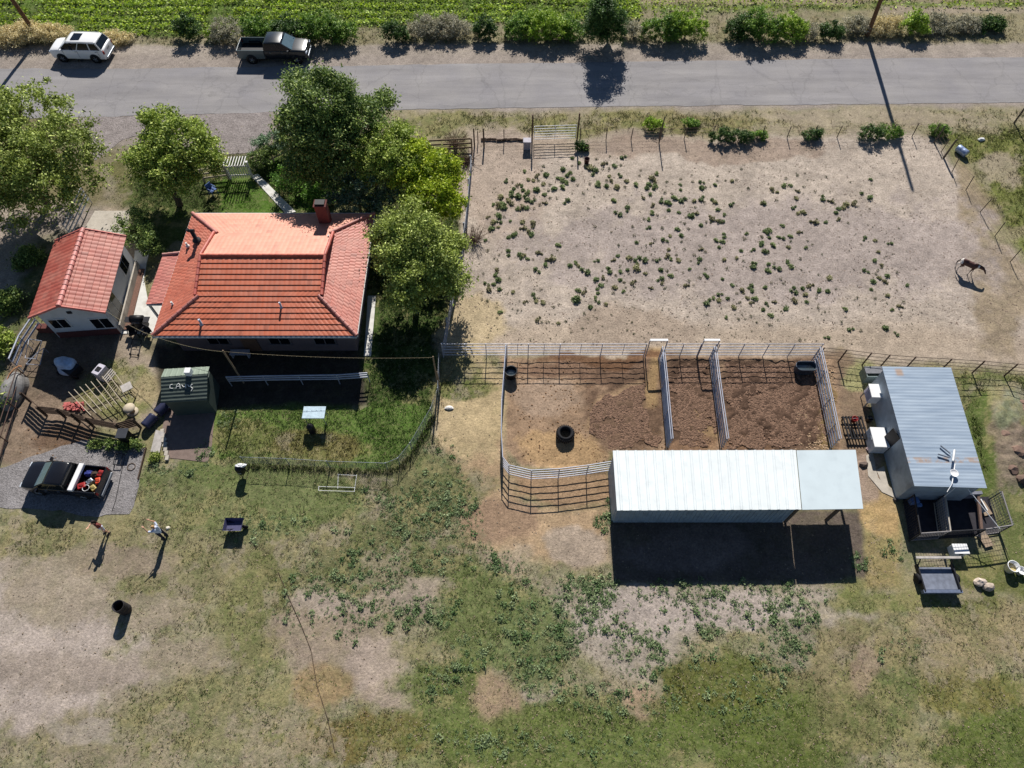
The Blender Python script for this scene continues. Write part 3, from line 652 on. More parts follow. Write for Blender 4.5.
def gwall(mb, u0, v0, u1, v1, z0, z1): mb.hexa([gp(u0, v0, z0), gp(u1, v0, z0), gp(u1, v1, z0), gp(u0, v1, z0), gp(u0, v0, z1), gp(u1, v0, z1), gp(u1, v1, z1), gp(u0, v1, z1)])
gwall(mb, -w2, -h2, -w2 + .15, h2, 0, zt); gwall(mb, w2 - .15, -h2, w2, h2, 0, zt)
for v in (-h2, h2 - .15):
    a_, b_ = -w2 + .154, w2 - .154
    mb.add([gp(a_, v, 0), gp(b_, v, 0), gp(b_, v, zt + .05), gp(0, v, ghr - .08), gp(a_, v, zt + .05), gp(a_, v + .15, 0), gp(b_, v + .15, 0), gp(b_, v + .15, zt + .05), gp(0, v + .15, ghr - .08), gp(a_, v + .15, zt + .05)],
           [(0, 1, 2, 3, 4), (9, 8, 7, 6, 5), (0, 5, 6, 1), (1, 6, 7, 2), (2, 7, 8, 3), (3, 8, 9, 4), (4, 9, 5, 0)])
mb.build('wall', M_STUCCO, garage)
def gwin(u, v, z, w_, h, side, m=M_GLASS, name='window'):
    fr = MB(); gl = MB()
    if side == 's': gwall(fr, u - w_ / 2 - .06, v - .05, u + w_ / 2 + .06, v - .003, z - h / 2 - .06, z + h / 2 + .06); gwall(gl, u - w_ / 2, v - .07, u - .03, v - .052, z - h / 2, z + h / 2); gwall(gl, u + .03, v - .07, u + w_ / 2, v - .052, z - h / 2, z + h / 2)
    else: gwall(fr, u + .003, v - w_ / 2 - .06, u + .05, v + w_ / 2 + .06, z - h / 2 - .06, z + h / 2 + .06); gwall(gl, u + .052, v - w_ / 2, u + .07, v - .03, z - h / 2, z + h / 2); gwall(gl, u + .052, v + .03, u + .07, v + w_ / 2, z - h / 2, z + h / 2)
    o = fr.build(name, M_TRIM, garage); gl.build('pane', m, o); return o
gwin(-1.1, -h2, 1.45, 1.0, .8, 's'); gwin(1.35, -h2, 1.2, 1.1, .9, 's'); gwin(w2, 1.6, 1.5, 1.0, .9, 'e'); gwin(w2, -1.75, 1.25, 1.3, 1.6, 'e')
mb = MB(); gwall(mb, -.12, -h2 - .06, .16, -h2 - .003, 2.35, 2.55); mb.build('vent', M_DARKMETAL, garage)
mb = MB(); gwall(mb, -w2 + .1, -h2 - .06, w2 + .0, -h2 - .02, .0, .55); mb.build('brick_skirt', M_BRICK, garage)
# low brick planter with a white rail along the garage
mb = MB(); gwall(mb, w2 + .08, -h2 + .2, w2 + .55, h2 - .4, 0, .10); pl = mb.build('brick_strip', mat('brown_brick', (112, 84, 72), .9, var=.25, scale=12), base=gp(w2 + .5, 0, 0)); tag(pl, 'low brown brick strip along the east wall of the garage', 'edging')
mb = MB(); gwall(mb, w2 + .10, -h2 + .2, w2 + .2, h2 - .1, .10, .62)
wr = mb.build('low_wall', M_CONC, base=gp(w2 + .1, 0, 0)); tag(wr, 'low whitish wall in front of the garage windows', 'wall')
# brick walls in the shade south of the garage
mb = MB(); mb.hexa([P(40, 333, 0), P(118, 333, 0), P(120, 328, 0), P(40, 328, 0)] + [q + Vector((0, 0, .5)) for q in (P(40, 333, 0), P(118, 333, 0), P(120, 328, 0), P(40, 328, 0))])
tag(mb.build('brick_wall', M_BRICK), 'low red brick wall in the shade below the garage', 'wall')

# ------------------------------------------------ corrugated sheets
def ribbed(parent, A, B, C_, D_, ribs_along, pitch, rh, m, name, thick=.03, rw=.35):
    """A,B,C,D corners (ccw from above). ribs run along A->D direction if ribs_along=='AD'"""
    A, B, C_, D_ = map(Vector, (A, B, C_, D_)); nrm = (B - A).cross(D_ - A).normalized()
    L_ = (B - A).length if ribs_along == 'AD' else (D_ - A).length; n = max(2, int(L_ / pitch)); mb = MB(); vs = []
    prof = []
    for i in range(n): prof += [(i / n, 0), ((i + .5 - rw / 2) / n, 0), ((i + .5 - rw / 4) / n, rh), ((i + .5 + rw / 4) / n, rh), ((i + .5 + rw / 2) / n, 0)]
    prof.append((1, 0)); k = len(prof)
    for (t, h) in prof:
        if ribs_along == 'AD': p, q = A.lerp(B, t), D_.lerp(C_, t)
        else: p, q = A.lerp(D_, t), B.lerp(C_, t)
        vs += [p + nrm * h, q + nrm * h]
    mb.add(vs, [(2 * i, 2 * i + 2, 2 * i + 3, 2 * i + 1) for i in range(k - 1)])
    o = mb.build(name, m, parent)
    md = o.modifiers.new('thickness', 'SOLIDIFY'); md.thickness = thick; md.offset = -1
    return o
M_ROOFW = mat('white_painted_metal', (220, 226, 226), .45, var=.05, scale=1.5, dirt=(170, 176, 176), dirt_amt=.25)
M_ROOFW2 = mat('pale_sheet_metal', (196, 208, 212), .45, var=.04, scale=1.2, dirt=(160, 170, 176), dirt_amt=.2)
M_ROOFB = mat('grey_blue_metal', (136, 152, 172), .5, .15, var=.10, scale=2.2, dirt=(158, 162, 166), dirt_amt=.35)
M_WALLM = mat('grey_wall_metal', (150, 164, 176), .55, .1, var=.12, scale=3, dirt=(90, 94, 100), dirt_amt=.4)
# long shed south of the corral
zb = 2.5; NWb = P(612.5, 451.5, zb); NEb = P(855, 450.5, zb); SEb = P(863.5, 508.5, zb); SWb = P(617, 510.5, zb)
NEc = P(795, 451, zb); SEc = P(801.5, 509.5, zb)
barn = thing('loafing_shed', 'long low shed with a bright white ribbed metal roof at the foot of the corral', 'shed', ((NWb.x + NEb.x) / 2, (NWb.y + SWb.y) / 2, 0))
up_ = Vector((0, 0, .12))
ribbed(barn, SWb, SEc, NEc + up_, NWb + up_, 'AD', .46, .04, M_ROOFW, 'ribbed_roof')
mb = MB(); e1 = Vector((.05, 0, -.03)); mb.hexa([SEc + e1 - Vector((0, 0, .05)), SEb - Vector((0, 0, .08)), NEb + up_ - Vector((0, 0, .08)), NEc + up_ + e1 - Vector((0, 0, .05)), SEc + e1, SEb - Vector((0, 0, .03)), NEb + up_ - Vector((0, 0, .03)), NEc + up_ + e1])
mb.build('smooth_roof', M_ROOFW2, barn)
yS, yN = SWb.y + .25, NWb.y - .15
mb = MB(); mb.hexa([(SWb.x + .12, yS, 0), (SEc.x - .1, yS, 0), (SEc.x - .1, yS + .08, 0), (SWb.x + .12, yS + .08, 0), (SWb.x + .12, yS, 2.44), (SEc.x - .1, yS, 2.44), (SEc.x - .1, yS + .08, 2.44), (SWb.x + .12, yS + .08, 2.44)])
mb.build('south_wall', M_WALLM, barn)
mb = MB(); 
for k in range(40):
    x = SWb.x + .2 + (SEc.x - SWb.x - .4) * k / 39; mb.box((x, yS - .015, 1.2), (.05, .02, 2.3))
mb.build('wall_rib', M_WALLM, barn)
mb = MB(); mb.hexa([(SWb.x + .04, yS + .09, 0), (SWb.x + .12, yS + .09, 0), (NWb.x + .12, yN, 0), (NWb.x + .04, yN, 0), (SWb.x + .04, yS + .09, 2.45), (SWb.x + .12, yS + .09, 2.45), (NWb.x + .12, yN, 2.52), (NWb.x + .04, yN, 2.52)]); mb.build('west_wall', M_WALLM, barn)
for (x, y) in ((SEc.x - .05, yN), (SEb.x - .9, yS + .1), (NEb.x - .25, yN), (SEc.x + .05, yS + .05), ((SWb.x + SEc.x) / 2, yN), (SWb.x + 3, yN), (SEc.x - 3, yN)):
    mb = MB(); mb.box((x, y, 1.2), (.14, .14, 2.4)); mb.build('post', M_WIREP, barn)

# blue-grey shed on the right
zs = 2.25; NWs = P(882, 366.5, zs + .1); NEs = P(951, 367.5, zs + .1); SEs = P(987, 488, zs); SWs = P(914.5, 486, zs)
bshed = thing('shed', 'blue-grey metal shed with a rusty streak across its roof and a kennel against it', 'shed', ((NWs.x + SEs.x) / 2, (NWs.y + SEs.y) / 2, 0))
def rusty():
    m, n, b, L = nodes('blue_roof_with_rust'); tc = n.nodes.new('ShaderNodeTexCoord')
    nz = n.nodes.new('ShaderNodeTexNoise'); nz.inputs['Scale'].default_value = 1.3; nz.inputs['Detail'].default_value = 6
    mp = n.nodes.new('ShaderNodeMapping'); mp.inputs['Scale'].default_value = (.35, 2.4, 1); L.new(tc.outputs['Object'], mp.inputs[0]); L.new(mp.outputs[0], nz.inputs['Vector'])
    r = n.nodes.new('ShaderNodeValToRGB'); r.color_ramp.elements[0].position = .3; r.color_ramp.elements[0].color = (*lin((128, 144, 162)), 1); r.color_ramp.elements[1].position = .7; r.color_ramp.elements[1].color = (*lin((158, 172, 186)), 1); L.new(nz.outputs[0], r.inputs[0])
    # rust band near the south eave and a spot at the north eave
    sp = n.nodes.new('ShaderNodeSeparateXYZ'); L.new(tc.outputs['Object'], sp.inputs[0])
    def band(lo, hi, s, sock):
        q = n.nodes.new('ShaderNodeMapRange'); q.interpolation_type = 'SMOOTHSTEP'; q.inputs[1].default_value = lo; q.inputs[2].default_value = lo + s; L.new(sock, q.inputs[0])
        q2 = n.nodes.new('ShaderNodeMapRange'); q2.interpolation_type = 'SMOOTHSTEP'; q2.inputs[1].default_value = hi; q2.inputs[2].default_value = hi - s; L.new(sock, q2.inputs[0])
        m_ = n.nodes.new('ShaderNodeMath'); m_.operation = 'MULTIPLY'; L.new(q.outputs[0], m_.inputs[0]); L.new(q2.outputs[0], m_.inputs[1]); return m_.outputs[0]
    n2 = n.nodes.new('ShaderNodeTexNoise'); n2.inputs['Scale'].default_value = 2.6; n2.inputs['Detail'].default_value = 6; L.new(tc.outputs['Object'], n2.inputs['Vector'])
    t = n.nodes.new('ShaderNodeMapRange'); t.inputs[1].default_value = .42; t.inputs[2].default_value = .56; t.inputs[4].default_value = .85; L.new(n2.outputs[0], t.inputs[0])
    bb = band(-2.38, -1.95, .1, sp.outputs['Y']); k = n.nodes.new('ShaderNodeMath'); k.operation = 'MULTIPLY'; L.new(bb, k.inputs[0]); L.new(t.outputs[0], k.inputs[1])
    s1 = band(3.05, 3.7, .2, sp.outputs['Y']); s2 = band(-1.15, -.55, .2, sp.outputs['X']); k2 = n.nodes.new('ShaderNodeMath'); k2.operation = 'MULTIPLY'; L.new(s1, k2.inputs[0]); L.new(s2, k2.inputs[1])
    k3 = n.nodes.new('ShaderNodeMath'); k3.operation = 'MAXIMUM'; L.new(k.outputs[0], k3.inputs[0]); L.new(k2.outputs[0], k3.inputs[1])
    mx = n.nodes.new('ShaderNodeMix'); mx.data_type = 'RGBA'; L.new(k3.outputs[0], mx.inputs[0]); L.new(r.outputs[0], mx.inputs[6]); mx.inputs[7].default_value = (*lin((158, 138, 124)), 1)
    L.new(mx.outputs[2], b.inputs['Base Color']); b.inputs['Roughness'].default_value = .55; b.inputs['Metallic'].default_value = .1; return m
ribbed(bshed, SWs, SEs, NEs, NWs, 'AB', .20, .004, rusty(), 'roof', thick=.05, rw=.6)
def quadwall(parent, pts, h, t=.1, name='wall', m=M_WALLM):
    for i in range(len(pts)):
        a, b = Vector(pts[i]), Vector(pts[(i + 1) % len(pts)]); d = (b - a).normalized(); nn = Vector((-d.y, d.x, 0)); mb = MB()
        a2 = a + d * .003; b2 = b - d * (t + .003)
        mb.hexa([a2, b2, b2 + nn * t, a2 + nn * t] + [q + Vector((0, 0, h)) for q in (a2, b2, b2 + nn * t, a2 + nn * t)]); mb.build(name, m, parent)
def ins(p, dx, dy): return Vector((p.x + dx, p.y + dy, 0))
quadwall(bshed, [ins(SWs, .12, .15), ins(SEs, -.12, .15), ins(NEs, -.12, -.12), ins(NWs, .12, -.12)], zs - .06)
mb = MB(); wm = SWs.lerp(NWs, .48); mb.box((SWs.lerp(NWs, .42).x + .07, SWs.lerp(NWs, .42).y, 1.0), (.04, 1.0, 1.9), rz=.3); mb.build('door', M_DARKMETAL, bshed)

# green shed with painted letters
zr = 2.35; rW = P(161, 377, zr); rE = P(207.5, 373.5, zr); gr = (rE - rW); rL = gr.length
gsh = thing('garden_shed', 'small dark green shed with white painted letters on its roof', 'shed', ((rW.x + rE.x) / 2, (rW.y + rE.y) / 2, 0))
zeS = 1.75; zeN = 2.1; eSW = P(161, 403, zeS); eSE = P(207, 400, zeS); eNW = P(164.5, 369, zeN); eNE = P(209.5, 366.5, zeN)
M_GRN = mat('dark_green_metal', (68, 78, 73), .6, .1, var=.12, scale=3); M_GRNL = mat('sunlit_green_metal', (120, 132, 118), .6, .1, var=.10, scale=3)  # lighter green copy paints the sun on the north slope
ribbed(gsh, eSW, eSE, rE, rW, 'AB', .20, .02, M_GRN, 'south_roof', rw=.5); ribbed(gsh, rW, rE, eNE, eNW, 'AD', .3, .012, M_GRNL, 'north_roof')
quadwall(gsh, [ins(eSW, .12, .12), ins(eSE, -.12, .12), ins(eNE, -.12, -.1), ins(eNW, .12, -.1)], 1.7, .06, m=M_GRN)
bp_ = P(188.5, 372, zr + .15); mb = MB(); mb.box((bp_.x, bp_.y, zr + .1), (.34, .36, .5)); mb.build('vent_box', M_WHITE, gsh, bevel=.02)
nS = (eSE - eSW).cross(rW - eSW).normalized()
if nS.z < 0: nS = -nS
def on_plane(px, py, p0, n, lift=.0):
    o = Vector((0, 0, CAM_H)); d = (P(px, py, 0) - o); t = (p0 - o).dot(n) / d.dot(n); return o + d * t + n * lift
def z2(x, y): return (150 + x / 12.8, 355 + y / 12.8)
mb = MB()
for st in ([(290, 376), (262, 388), (256, 424), (296, 428)], [(335, 430), (346, 384), (366, 364), (386, 384), (388, 430)], [(346, 404), (382, 398)], [(408, 382), (430, 410), (456, 400)], [(460, 372), (458, 424)], [(546, 374), (514, 400), (550, 428), (532, 462)], [(484, 380), (505, 408), (524, 392)]):
    pts = [on_plane(*z2(*q), eSW, nS, .028) for q in st]
    mb.tube(pts, .022, 5)
mb.build('painted_letters', mat('white_paint', (226, 226, 220), .7), gsh)
# ================================================================== TREES AND SHRUBS
LEAFK = 1.62; LEAF = leaf_mat('leaf', .28); GRASS = leaf_mat('grass_blades', .4, .8); TWIG = leaf_mat('dry_twigs', .0, .9)
M_BARK = mat('bark', (92, 80, 68), .95, var=.3, scale=8, bump=.6, bscale=14)
def limb(mb, a, b, r0, r1, rng, seg=4, wob=.12):
    a = np.array(a, float); b = np.array(b, float); L_ = np.linalg.norm(b - a); p = a; pr = r0
    for i in range(1, seg + 1):
        t = i / seg; q = a + (b - a) * t + (rng.normal(size=3) * wob * L_ / seg * (t < 1)); r = r0 + (r1 - r0) * t
        mb.bar(p, q, pr, 7, r, cap=False); p, pr = q, r
def crown_points(blobs, n_clump, per, rng, cl=.45, shell=.55, bottom=-.5):
    """leaf centres gathered in clumps spread over ellipsoid blobs [(c, (rx,ry,rz))]"""
    vol = np.array([b[1][0] * b[1][1] * b[1][2] for b in blobs]) ** .72; pr = vol / vol.sum(); cc = []; out = []; sh = []
    which = rng.choice(len(blobs), n_clump, p=pr)
    for w_ in which:
        c, r = blobs[w_]
        while True:
            d = rng.normal(size=3); d /= np.linalg.norm(d)
            if d[2] > bottom: break
        q = np.array(c) + d * np.array(r) * (rng.uniform(shell, 1.0) + (rng.random() < .22) * rng.uniform(.05, .28)) ; cc.append((q, d, r))
    for (q, d, r) in cc:
        s = cl * rng.uniform(.4, 1.25); k = int(per * 1.45 * rng.uniform(.5, 1.4)); pts = rng.normal(size=(k, 3)) * s * np.array([.5, .5, .34]); pts += q
        # sprays reach outwards
        pts += d * np.abs(rng.normal(size=(k, 1))) * s * .35
        out.append(pts); sh.append(np.full(k, rng.uniform(0, 1)))
    return np.concatenate(out), np.concatenate(sh), [c[0] for c in cc]
def tree(name, label, cat, base, blobs, greens, n_clump, per, leaf, seed, trunk_r=.2, trunk_h=None, cl=.45, group=None, shell=.55, limbs=12, bottom=-.5, trans=None, mlt=1.0):
    rng = np.random.default_rng(seed); t = thing(name, label, cat, base, group); b0 = np.array([base[0], base[1], 0.0])
    pts, sh, cents = crown_points(blobs, n_clump, per, rng, cl, shell, bottom)
    pts[:, 2] = np.maximum(pts[:, 2], .05 + .1 * rng.random(len(pts)))
    g0, g1, g2 = (np.array(lin(g)) for g in greens)
    c = g0 + (g1 - g0) * sh[:, None]; u = rng.random(len(pts)); c = np.where((u > .80)[:, None], g2, c) * rng.uniform(.75, 1.3, (len(pts), 1)) * mlt * LEAFK
    V, Q, CC = leaves(pts, leaf * .78, c, rng)
    np_mesh('crown', V, Q, LEAF, CC, parent=t, off=tuple(base))
    mb = MB(); th = trunk_h or max(.3, min(b[0][2] - b[1][2] * .6 for b in blobs)); top = np.array([base[0], base[1], th])
    limb(mb, b0 + np.array([0, 0, -.1]), top, trunk_r, trunk_r * .75, rng, 3, .05)
    idx = rng.choice(len(cents), min(limbs, len(cents)), replace=False)
    for i in idx:
        q = cents[i]; mid = top + (q - top) * .5 + np.array([0, 0, .15]); limb(mb, top, mid, trunk_r * .5, trunk_r * .22, rng, 3); limb(mb, mid, q, trunk_r * .22, .015, rng, 3)
    mb.build('trunk', M_BARK, t)
    return t
def blob(px, py, z, r, rz=None): c = P(px, py, z); return ((c.x, c.y, z), (r, r, rz or r * .85))
def gbase(px, py): return tuple(P(px, py, 0))
olive = ((88, 100, 44), (122, 134, 62), (166, 176, 100)); dark = ((62, 80, 40), (90, 108, 52), (134, 148, 80)); lime = ((100, 118, 30), (140, 156, 36), (172, 180, 62)); blue = ((58, 78, 56), (88, 108, 82), (124, 140, 112)); mid = ((88, 104, 42), (122, 138, 56), (162, 172, 90))
T_M = 1.0
tree('shade_tree', 'big airy green tree at the left edge beside the dirt lane', 'tree', gbase(48, 205),
     [blob(30, 120, 5, 2.6), blob(66, 150, 4.6, 2.3), blob(10, 160, 4.6, 2.6), blob(45, 185, 3.6, 2.4), blob(78, 175, 3.6, 1.7), blob(-20, 130, 5, 3), blob(-30, 180, 4, 3), blob(6, 205, 3.2, 1.8)], olive, 620, 62, .15, 1, .28, cl=.62, limbs=26)
tree('yard_tree', 'bushy yellow-green tree between the two drives, north of the side path', 'tree', gbase(180, 205),
     [blob(162, 124, 4.2, 1.1, 1.2), blob(185, 145, 3.8, 1.9), blob(148, 166, 3.2, 1.3), blob(205, 162, 3.2, 1.2), blob(172, 175, 2.8, 1.6), blob(155, 150, 3.6, 1.2)], mid, 400, 60, .14, 2, .24, cl=.5, limbs=20)
tree('yard_tree', 'tallest tree of the garden, dark green, hanging over the edge of the road', 'tree', gbase(318, 190),
     [blob(300, 86, 6.6, 1.1), blob(325, 105, 6.6, 2.1), blob(302, 125, 5.6, 1.6), blob(358, 120, 5.6, 1.6), blob(328, 145, 4.8, 2.3), blob(305, 165, 3.8, 1.3), blob(378, 104, 5.6, .8), blob(340, 172, 3.4, 1.5)], dark, 640, 70, .14, 3, .32, cl=.55, limbs=26, mlt=1.08)
tree('yard_tree', 'feathery mid-green tree between the dark tree and the yellow-green tree', 'tree', gbase(378, 190),
     [blob(378, 150, 5.0, 1.3), blob(395, 160, 4.8, 1.2), blob(376, 168, 4.2, 1.2), blob(398, 136, 5.0, .8)], mid, 260, 62, .12, 4, .16, cl=.42)
tree('yard_tree', 'bright yellow-green tree at the east edge of the garden', 'tree', gbase(428, 225),
     [blob(420, 158, 4.4, 1.2), blob(440, 175, 4, 1.3), blob(430, 198, 3.6, 1.4), blob(450, 205, 3.2, .9), blob(410, 185, 3.8, 1.1)], lime, 330, 62, .14, 5, .18, cl=.42, mlt=.95)
tree('garden_shrub', 'rounded grey-green shrub by the chimney of the house', 'shrub', gbase(362, 215),
     [blob(345, 190, 2.6, 1.3), blob(372, 188, 2.8, 1.6), blob(390, 200, 2.6, 1.2), blob(360, 205, 2, 1.4)], blue, 260, 60, .11, 6, .14, cl=.36)
tree('yard_tree', 'olive-green tree on the east side of the house, south of the yellow-green tree', 'tree', gbase(418, 300),
     [blob(400, 228, 4.2, 1.1), blob(422, 238, 4.3, 1.3), blob(440, 264, 3.6, 1.2), blob(396, 256, 3.8, 1.3), blob(416, 276, 3.2, 1.5), blob(450, 246, 3.4, .8), blob(384, 236, 4.2, .8), blob(456, 284, 3, .7), blob(402, 296, 2.8, .9), blob(410, 212, 4.8, .6)], olive, 460, 62, .13, 7, .24, cl=.48, mlt=1.05)
tree('garden_shrub', 'small loose green shrub behind the front gate rail', 'shrub', gbase(285, 150), [blob(272, 142, 1.1, .9), blob(292, 138, 1.1, 1.0), blob(258, 148, .8, .7)], blue, 110, 50, .10, 8, .06, cl=.3, limbs=5, mlt=1.25)
tree('garden_shrub', 'low green hedge plant in the shade east of the garage', 'shrub', gbase(134, 236), [blob(133, 222, 1.0, 1.0), blob(140, 236, 1.0, .9), blob(150, 245, 1.0, .8)], dark, 110, 50, .10, 9, .06, cl=.3, limbs=5)
tree('garden_shrub', 'dark ivy-like shrub between the garden rail and the front tree', 'shrub', gbase(262, 165), [blob(258, 160, .9, .7), blob(268, 152, .9, .6)], dark, 60, 50, .09, 10, .05, cl=.28, limbs=4)
tree('garden_shrub', 'bright green shrubs filling the corner under the tall dark tree', 'shrub', gbase(300, 195), [blob(290, 180, .8, 1.0), blob(312, 170, 1, 1.1), blob(320, 195, .8, 1.0)], ((60, 90, 30), (84, 120, 40), (110, 146, 60)), 120, 50, .11, 12, .06, cl=.34, limbs=5)
for i, (px, py, r) in enumerate(((30, 262, .6), (10, 305, .7), (-4, 345, .9), (0, 402, .6))):
    tree('lane_bush', ['leafy green bush west of the garage roof, by its north corner', 'dark green bush between the lane and the garage', 'wide green bush at the left edge by the white pipe rails', 'pale green bush at the left edge below the pipe rails'][i], 'bush', gbase(px, py), [blob(px, py - 6, r * .8, r), blob(px - 8, py, r * .6, r * .9)], dark if i < 2 else mid, 90, 46, .11, 20 + i, .05, cl=.3, limbs=4, group='bushes beside the dirt lane')
# shrubs along the far side of the road
gs_ = ((64, 92, 36), (96, 126, 46), (134, 154, 70)); dk = ((44, 66, 32), (62, 88, 40), (92, 112, 56)); gy = ((104, 104, 84), (136, 132, 112), (168, 162, 142)); yg = ((92, 118, 34), (128, 152, 48), (160, 176, 80)); stw = ((150, 138, 100), (184, 170, 128), (204, 192, 152))
RS = [ (189, 40, .95, 1.3, dk, 'dark round shrub alone on the verge behind the white car'), (229, 42, 1.3, 1.1, gy, 'greyish shrub left of the black pickup across the road'), (212, 40, .5, .5, yg, 'small bright tuft of shrub between the dark and the grey shrub'),
 (262, 40, 1.3, 1.2, gs_, 'green shrub directly behind the bed of the black pickup'), (292, 41, 1.3, 1.3, dk, 'dark green shrub behind the cab of the black pickup'), (320, 42, 1.6, 1.5, gs_, 'green shrub right of the black pickup'), (343, 44, 1.1, 1.1, gs_, 'olive shrub at the end of the hedge by the black pickup'),
 (397, 42, .9, 1.1, dk, 'small round dark shrub with a shadow ring on the verge'), (428, 38, 1.3, .9, gy, 'leafless greyish shrub right of the small round one'), (450, 36, 1.4, 1.0, gy, 'second greyish brushy shrub on the verge'), (485, 38, .9, 1.1, dk, 'narrow dark shrub right of the grey brush'),
 (522, 38, 1.3, 1.1, gs_, 'green shrub opposite the paddock gate'), (545, 40, 1.7, 1.5, yg, 'large yellow-green shrub opposite the paddock gate'), (568, 40, 1.2, 1.1, gs_, 'green shrub left of the tall roadside tree'), (633, 38, .8, .8, gy, 'pale scrubby shrub right of the tall roadside tree'),
 (660, 40, 1.4, 1.4, gs_, 'green shrub with a big shadow right of the tall tree'), (684, 40, 1.5, 1.5, yg, 'bright green shrub touching its darker neighbour'), (738, 40, 1.1, 1.2, dk, 'dark green shrub at the left of the broad hedge clump'), (758, 41, 1.5, 1.6, gs_, 'tall green shrub in the middle of the broad hedge clump'), (785, 41, 1.3, 1.3, yg, 'yellow-green shrub at the right of the broad hedge clump'),
 (804, 38, .8, .8, gy, 'grey shrub at the end of the broad hedge clump'), (829, 40, .8, 1.0, dk, 'small dark shrub standing alone before the right pole'), (853, 32, 1.1, .8, gy, 'grey shrub left of the right pole'), (884, 34, 1.2, .8, stw, 'straw-coloured brush right of the right pole'), (909, 35, 1.0, 1.4, yg, 'upright bright green shrub right of the right pole'), (935, 32, 1.2, .7, gy, 'low grey scrub near the right end of the verge'), (962, 30, 1.2, .7, gy, 'low grey scrub further along the verge'), (990, 31, 1.0, .6, dk, 'flat dark scrub at the right end of the verge'),
 (58, 40, 1.2, .8, stw, 'straw-coloured dry brush behind the white car'), (12, 44, 1.3, .8, stw, 'dry pale brush at the foot of the left pole'), (30, 40, 1.4, .9, stw, 'tall dry grass clump around the left pole'), (120, 42, 1.0, .5, stw, 'low dry tuft right of the white car')]
for i, (px, py, r, h, g, lab) in enumerate(RS):
    b = P(px, py); rr = random.Random(i); r *= 1.12; h *= 1.2; bl = [((b.x + rr.uniform(-.3, .3) * r, b.y + rr.uniform(0, .5) * r, h * .62), (r * .85, r * .8, h * .62)), ((b.x - r * .5, b.y + .2, h * .5), (r * .6, r * .6, h * .5)), ((b.x + r * .5, b.y + .1, h * .5), (r * .6, r * .6, h * .52))]
    dry = g in (gy, stw)
    tree('dry_brush' if dry else 'roadside_shrub', lab, 'brush' if dry else 'shrub', (b.x, b.y, 0), bl, g, int(75 * r * r ** .5), 40, .12 if not dry else .09, 40 + i, .05, cl=.3, limbs=5, group='shrubs along the far side of the road', shell=.5, mlt=1.0 if dry else .95)
tree('roadside_tree', 'tallest dark tree across the road, throwing its shadow over the asphalt', 'tree', gbase(607, 36), [blob(607, 20, 2.6, 1.35, 2.2), blob(602, 10, 3.8, 1.0), blob(614, 26, 1.8, 1.2, 1.4), blob(598, 28, 1.6, 1.1, 1.3)], dk, 300, 60, .12, 90, .14, cl=.4, limbs=14)
# small shrubs on the paddock side of the road
for i, (px, py, r, g, lab) in enumerate(((652, 128, .75, yg, 'feathery green shrub on the near verge above the leaning post'), (690, 126, .6, gs_, 'thin grey-green shrub on the near verge, right of the feathery one'), (719, 140, .9, dk, 'dark bushy weed row along the paddock wire, left end'), (738, 141, .8, dk, 'dark bushy weed row along the paddock wire, right end'), (757, 138, .6, gs_, 'green weed bush by the fourth post past the dark row'), (810, 138, .7, dk, 'low dark bush on the wire left of the pole shadow'), (868, 138, 1.0, dk, 'low dark bush on the wire touching the pole shadow'), (888, 136, .8, gs_, 'low green bush on the wire right of the pole shadow'), (936, 134, .7, gs_, 'bush at the corner of the paddock wire'), (581, 150, .5, dk, 'dark weed bush at the right post of the paddock gate'))):
    b = P(px, py); tree('fence_bush', lab, 'bush', (b.x, b.y, 0), [((b.x, b.y, r * .5), (r, r * .55, r * .6)), ((b.x + r * .5, b.y, r * .4), (r * .7, r * .4, r * .5))], g, int(60 * r), 40, .09, 140 + i, .03, cl=.22, limbs=3, group='bushes along the paddock wire')
for i, (px, py, r, lab) in enumerate(((473, 240, .9, 'leafless brown bush against the west rail of the paddock'), (455, 145, 1.0, 'tangled dry branches in the north-west corner of the paddock'), (468, 162, .7, 'dry brush heap below the corner of the paddock rail'), (442, 165, .8, 'grey leafless shrub in the garden corner by the paddock'))):
    b = P(px, py); rng = np.random.default_rng(i + 5); t = MB()
    for k in range(70):
        a = rng.uniform(0, 6.28); e = rng.uniform(.2, 1.3); L_ = r * rng.uniform(.6, 1.3); p0 = np.array([b.x, b.y, 0]) + np.array([rng.normal() * .2, rng.normal() * .2, 0]); d = np.array([math.cos(a) * math.cos(e), math.sin(a) * math.cos(e), math.sin(e)]) ; q = p0 + d * L_; t.bar(p0, q, .018, 4, .008, cap=False)
        for j in range(3):
            d2 = d + rng.normal(size=3) * .6; s = p0 + d * L_ * rng.uniform(.4, .9); t.bar(s, s + d2 * L_ * .35, .009, 3, .004, cap=False)
    tag(t.build('dead_bush', mat('dead_twig', (112, 92, 78), .95), base=(b.x, b.y, 0)), lab, 'bush', 'leafless bushes round the paddock corner')

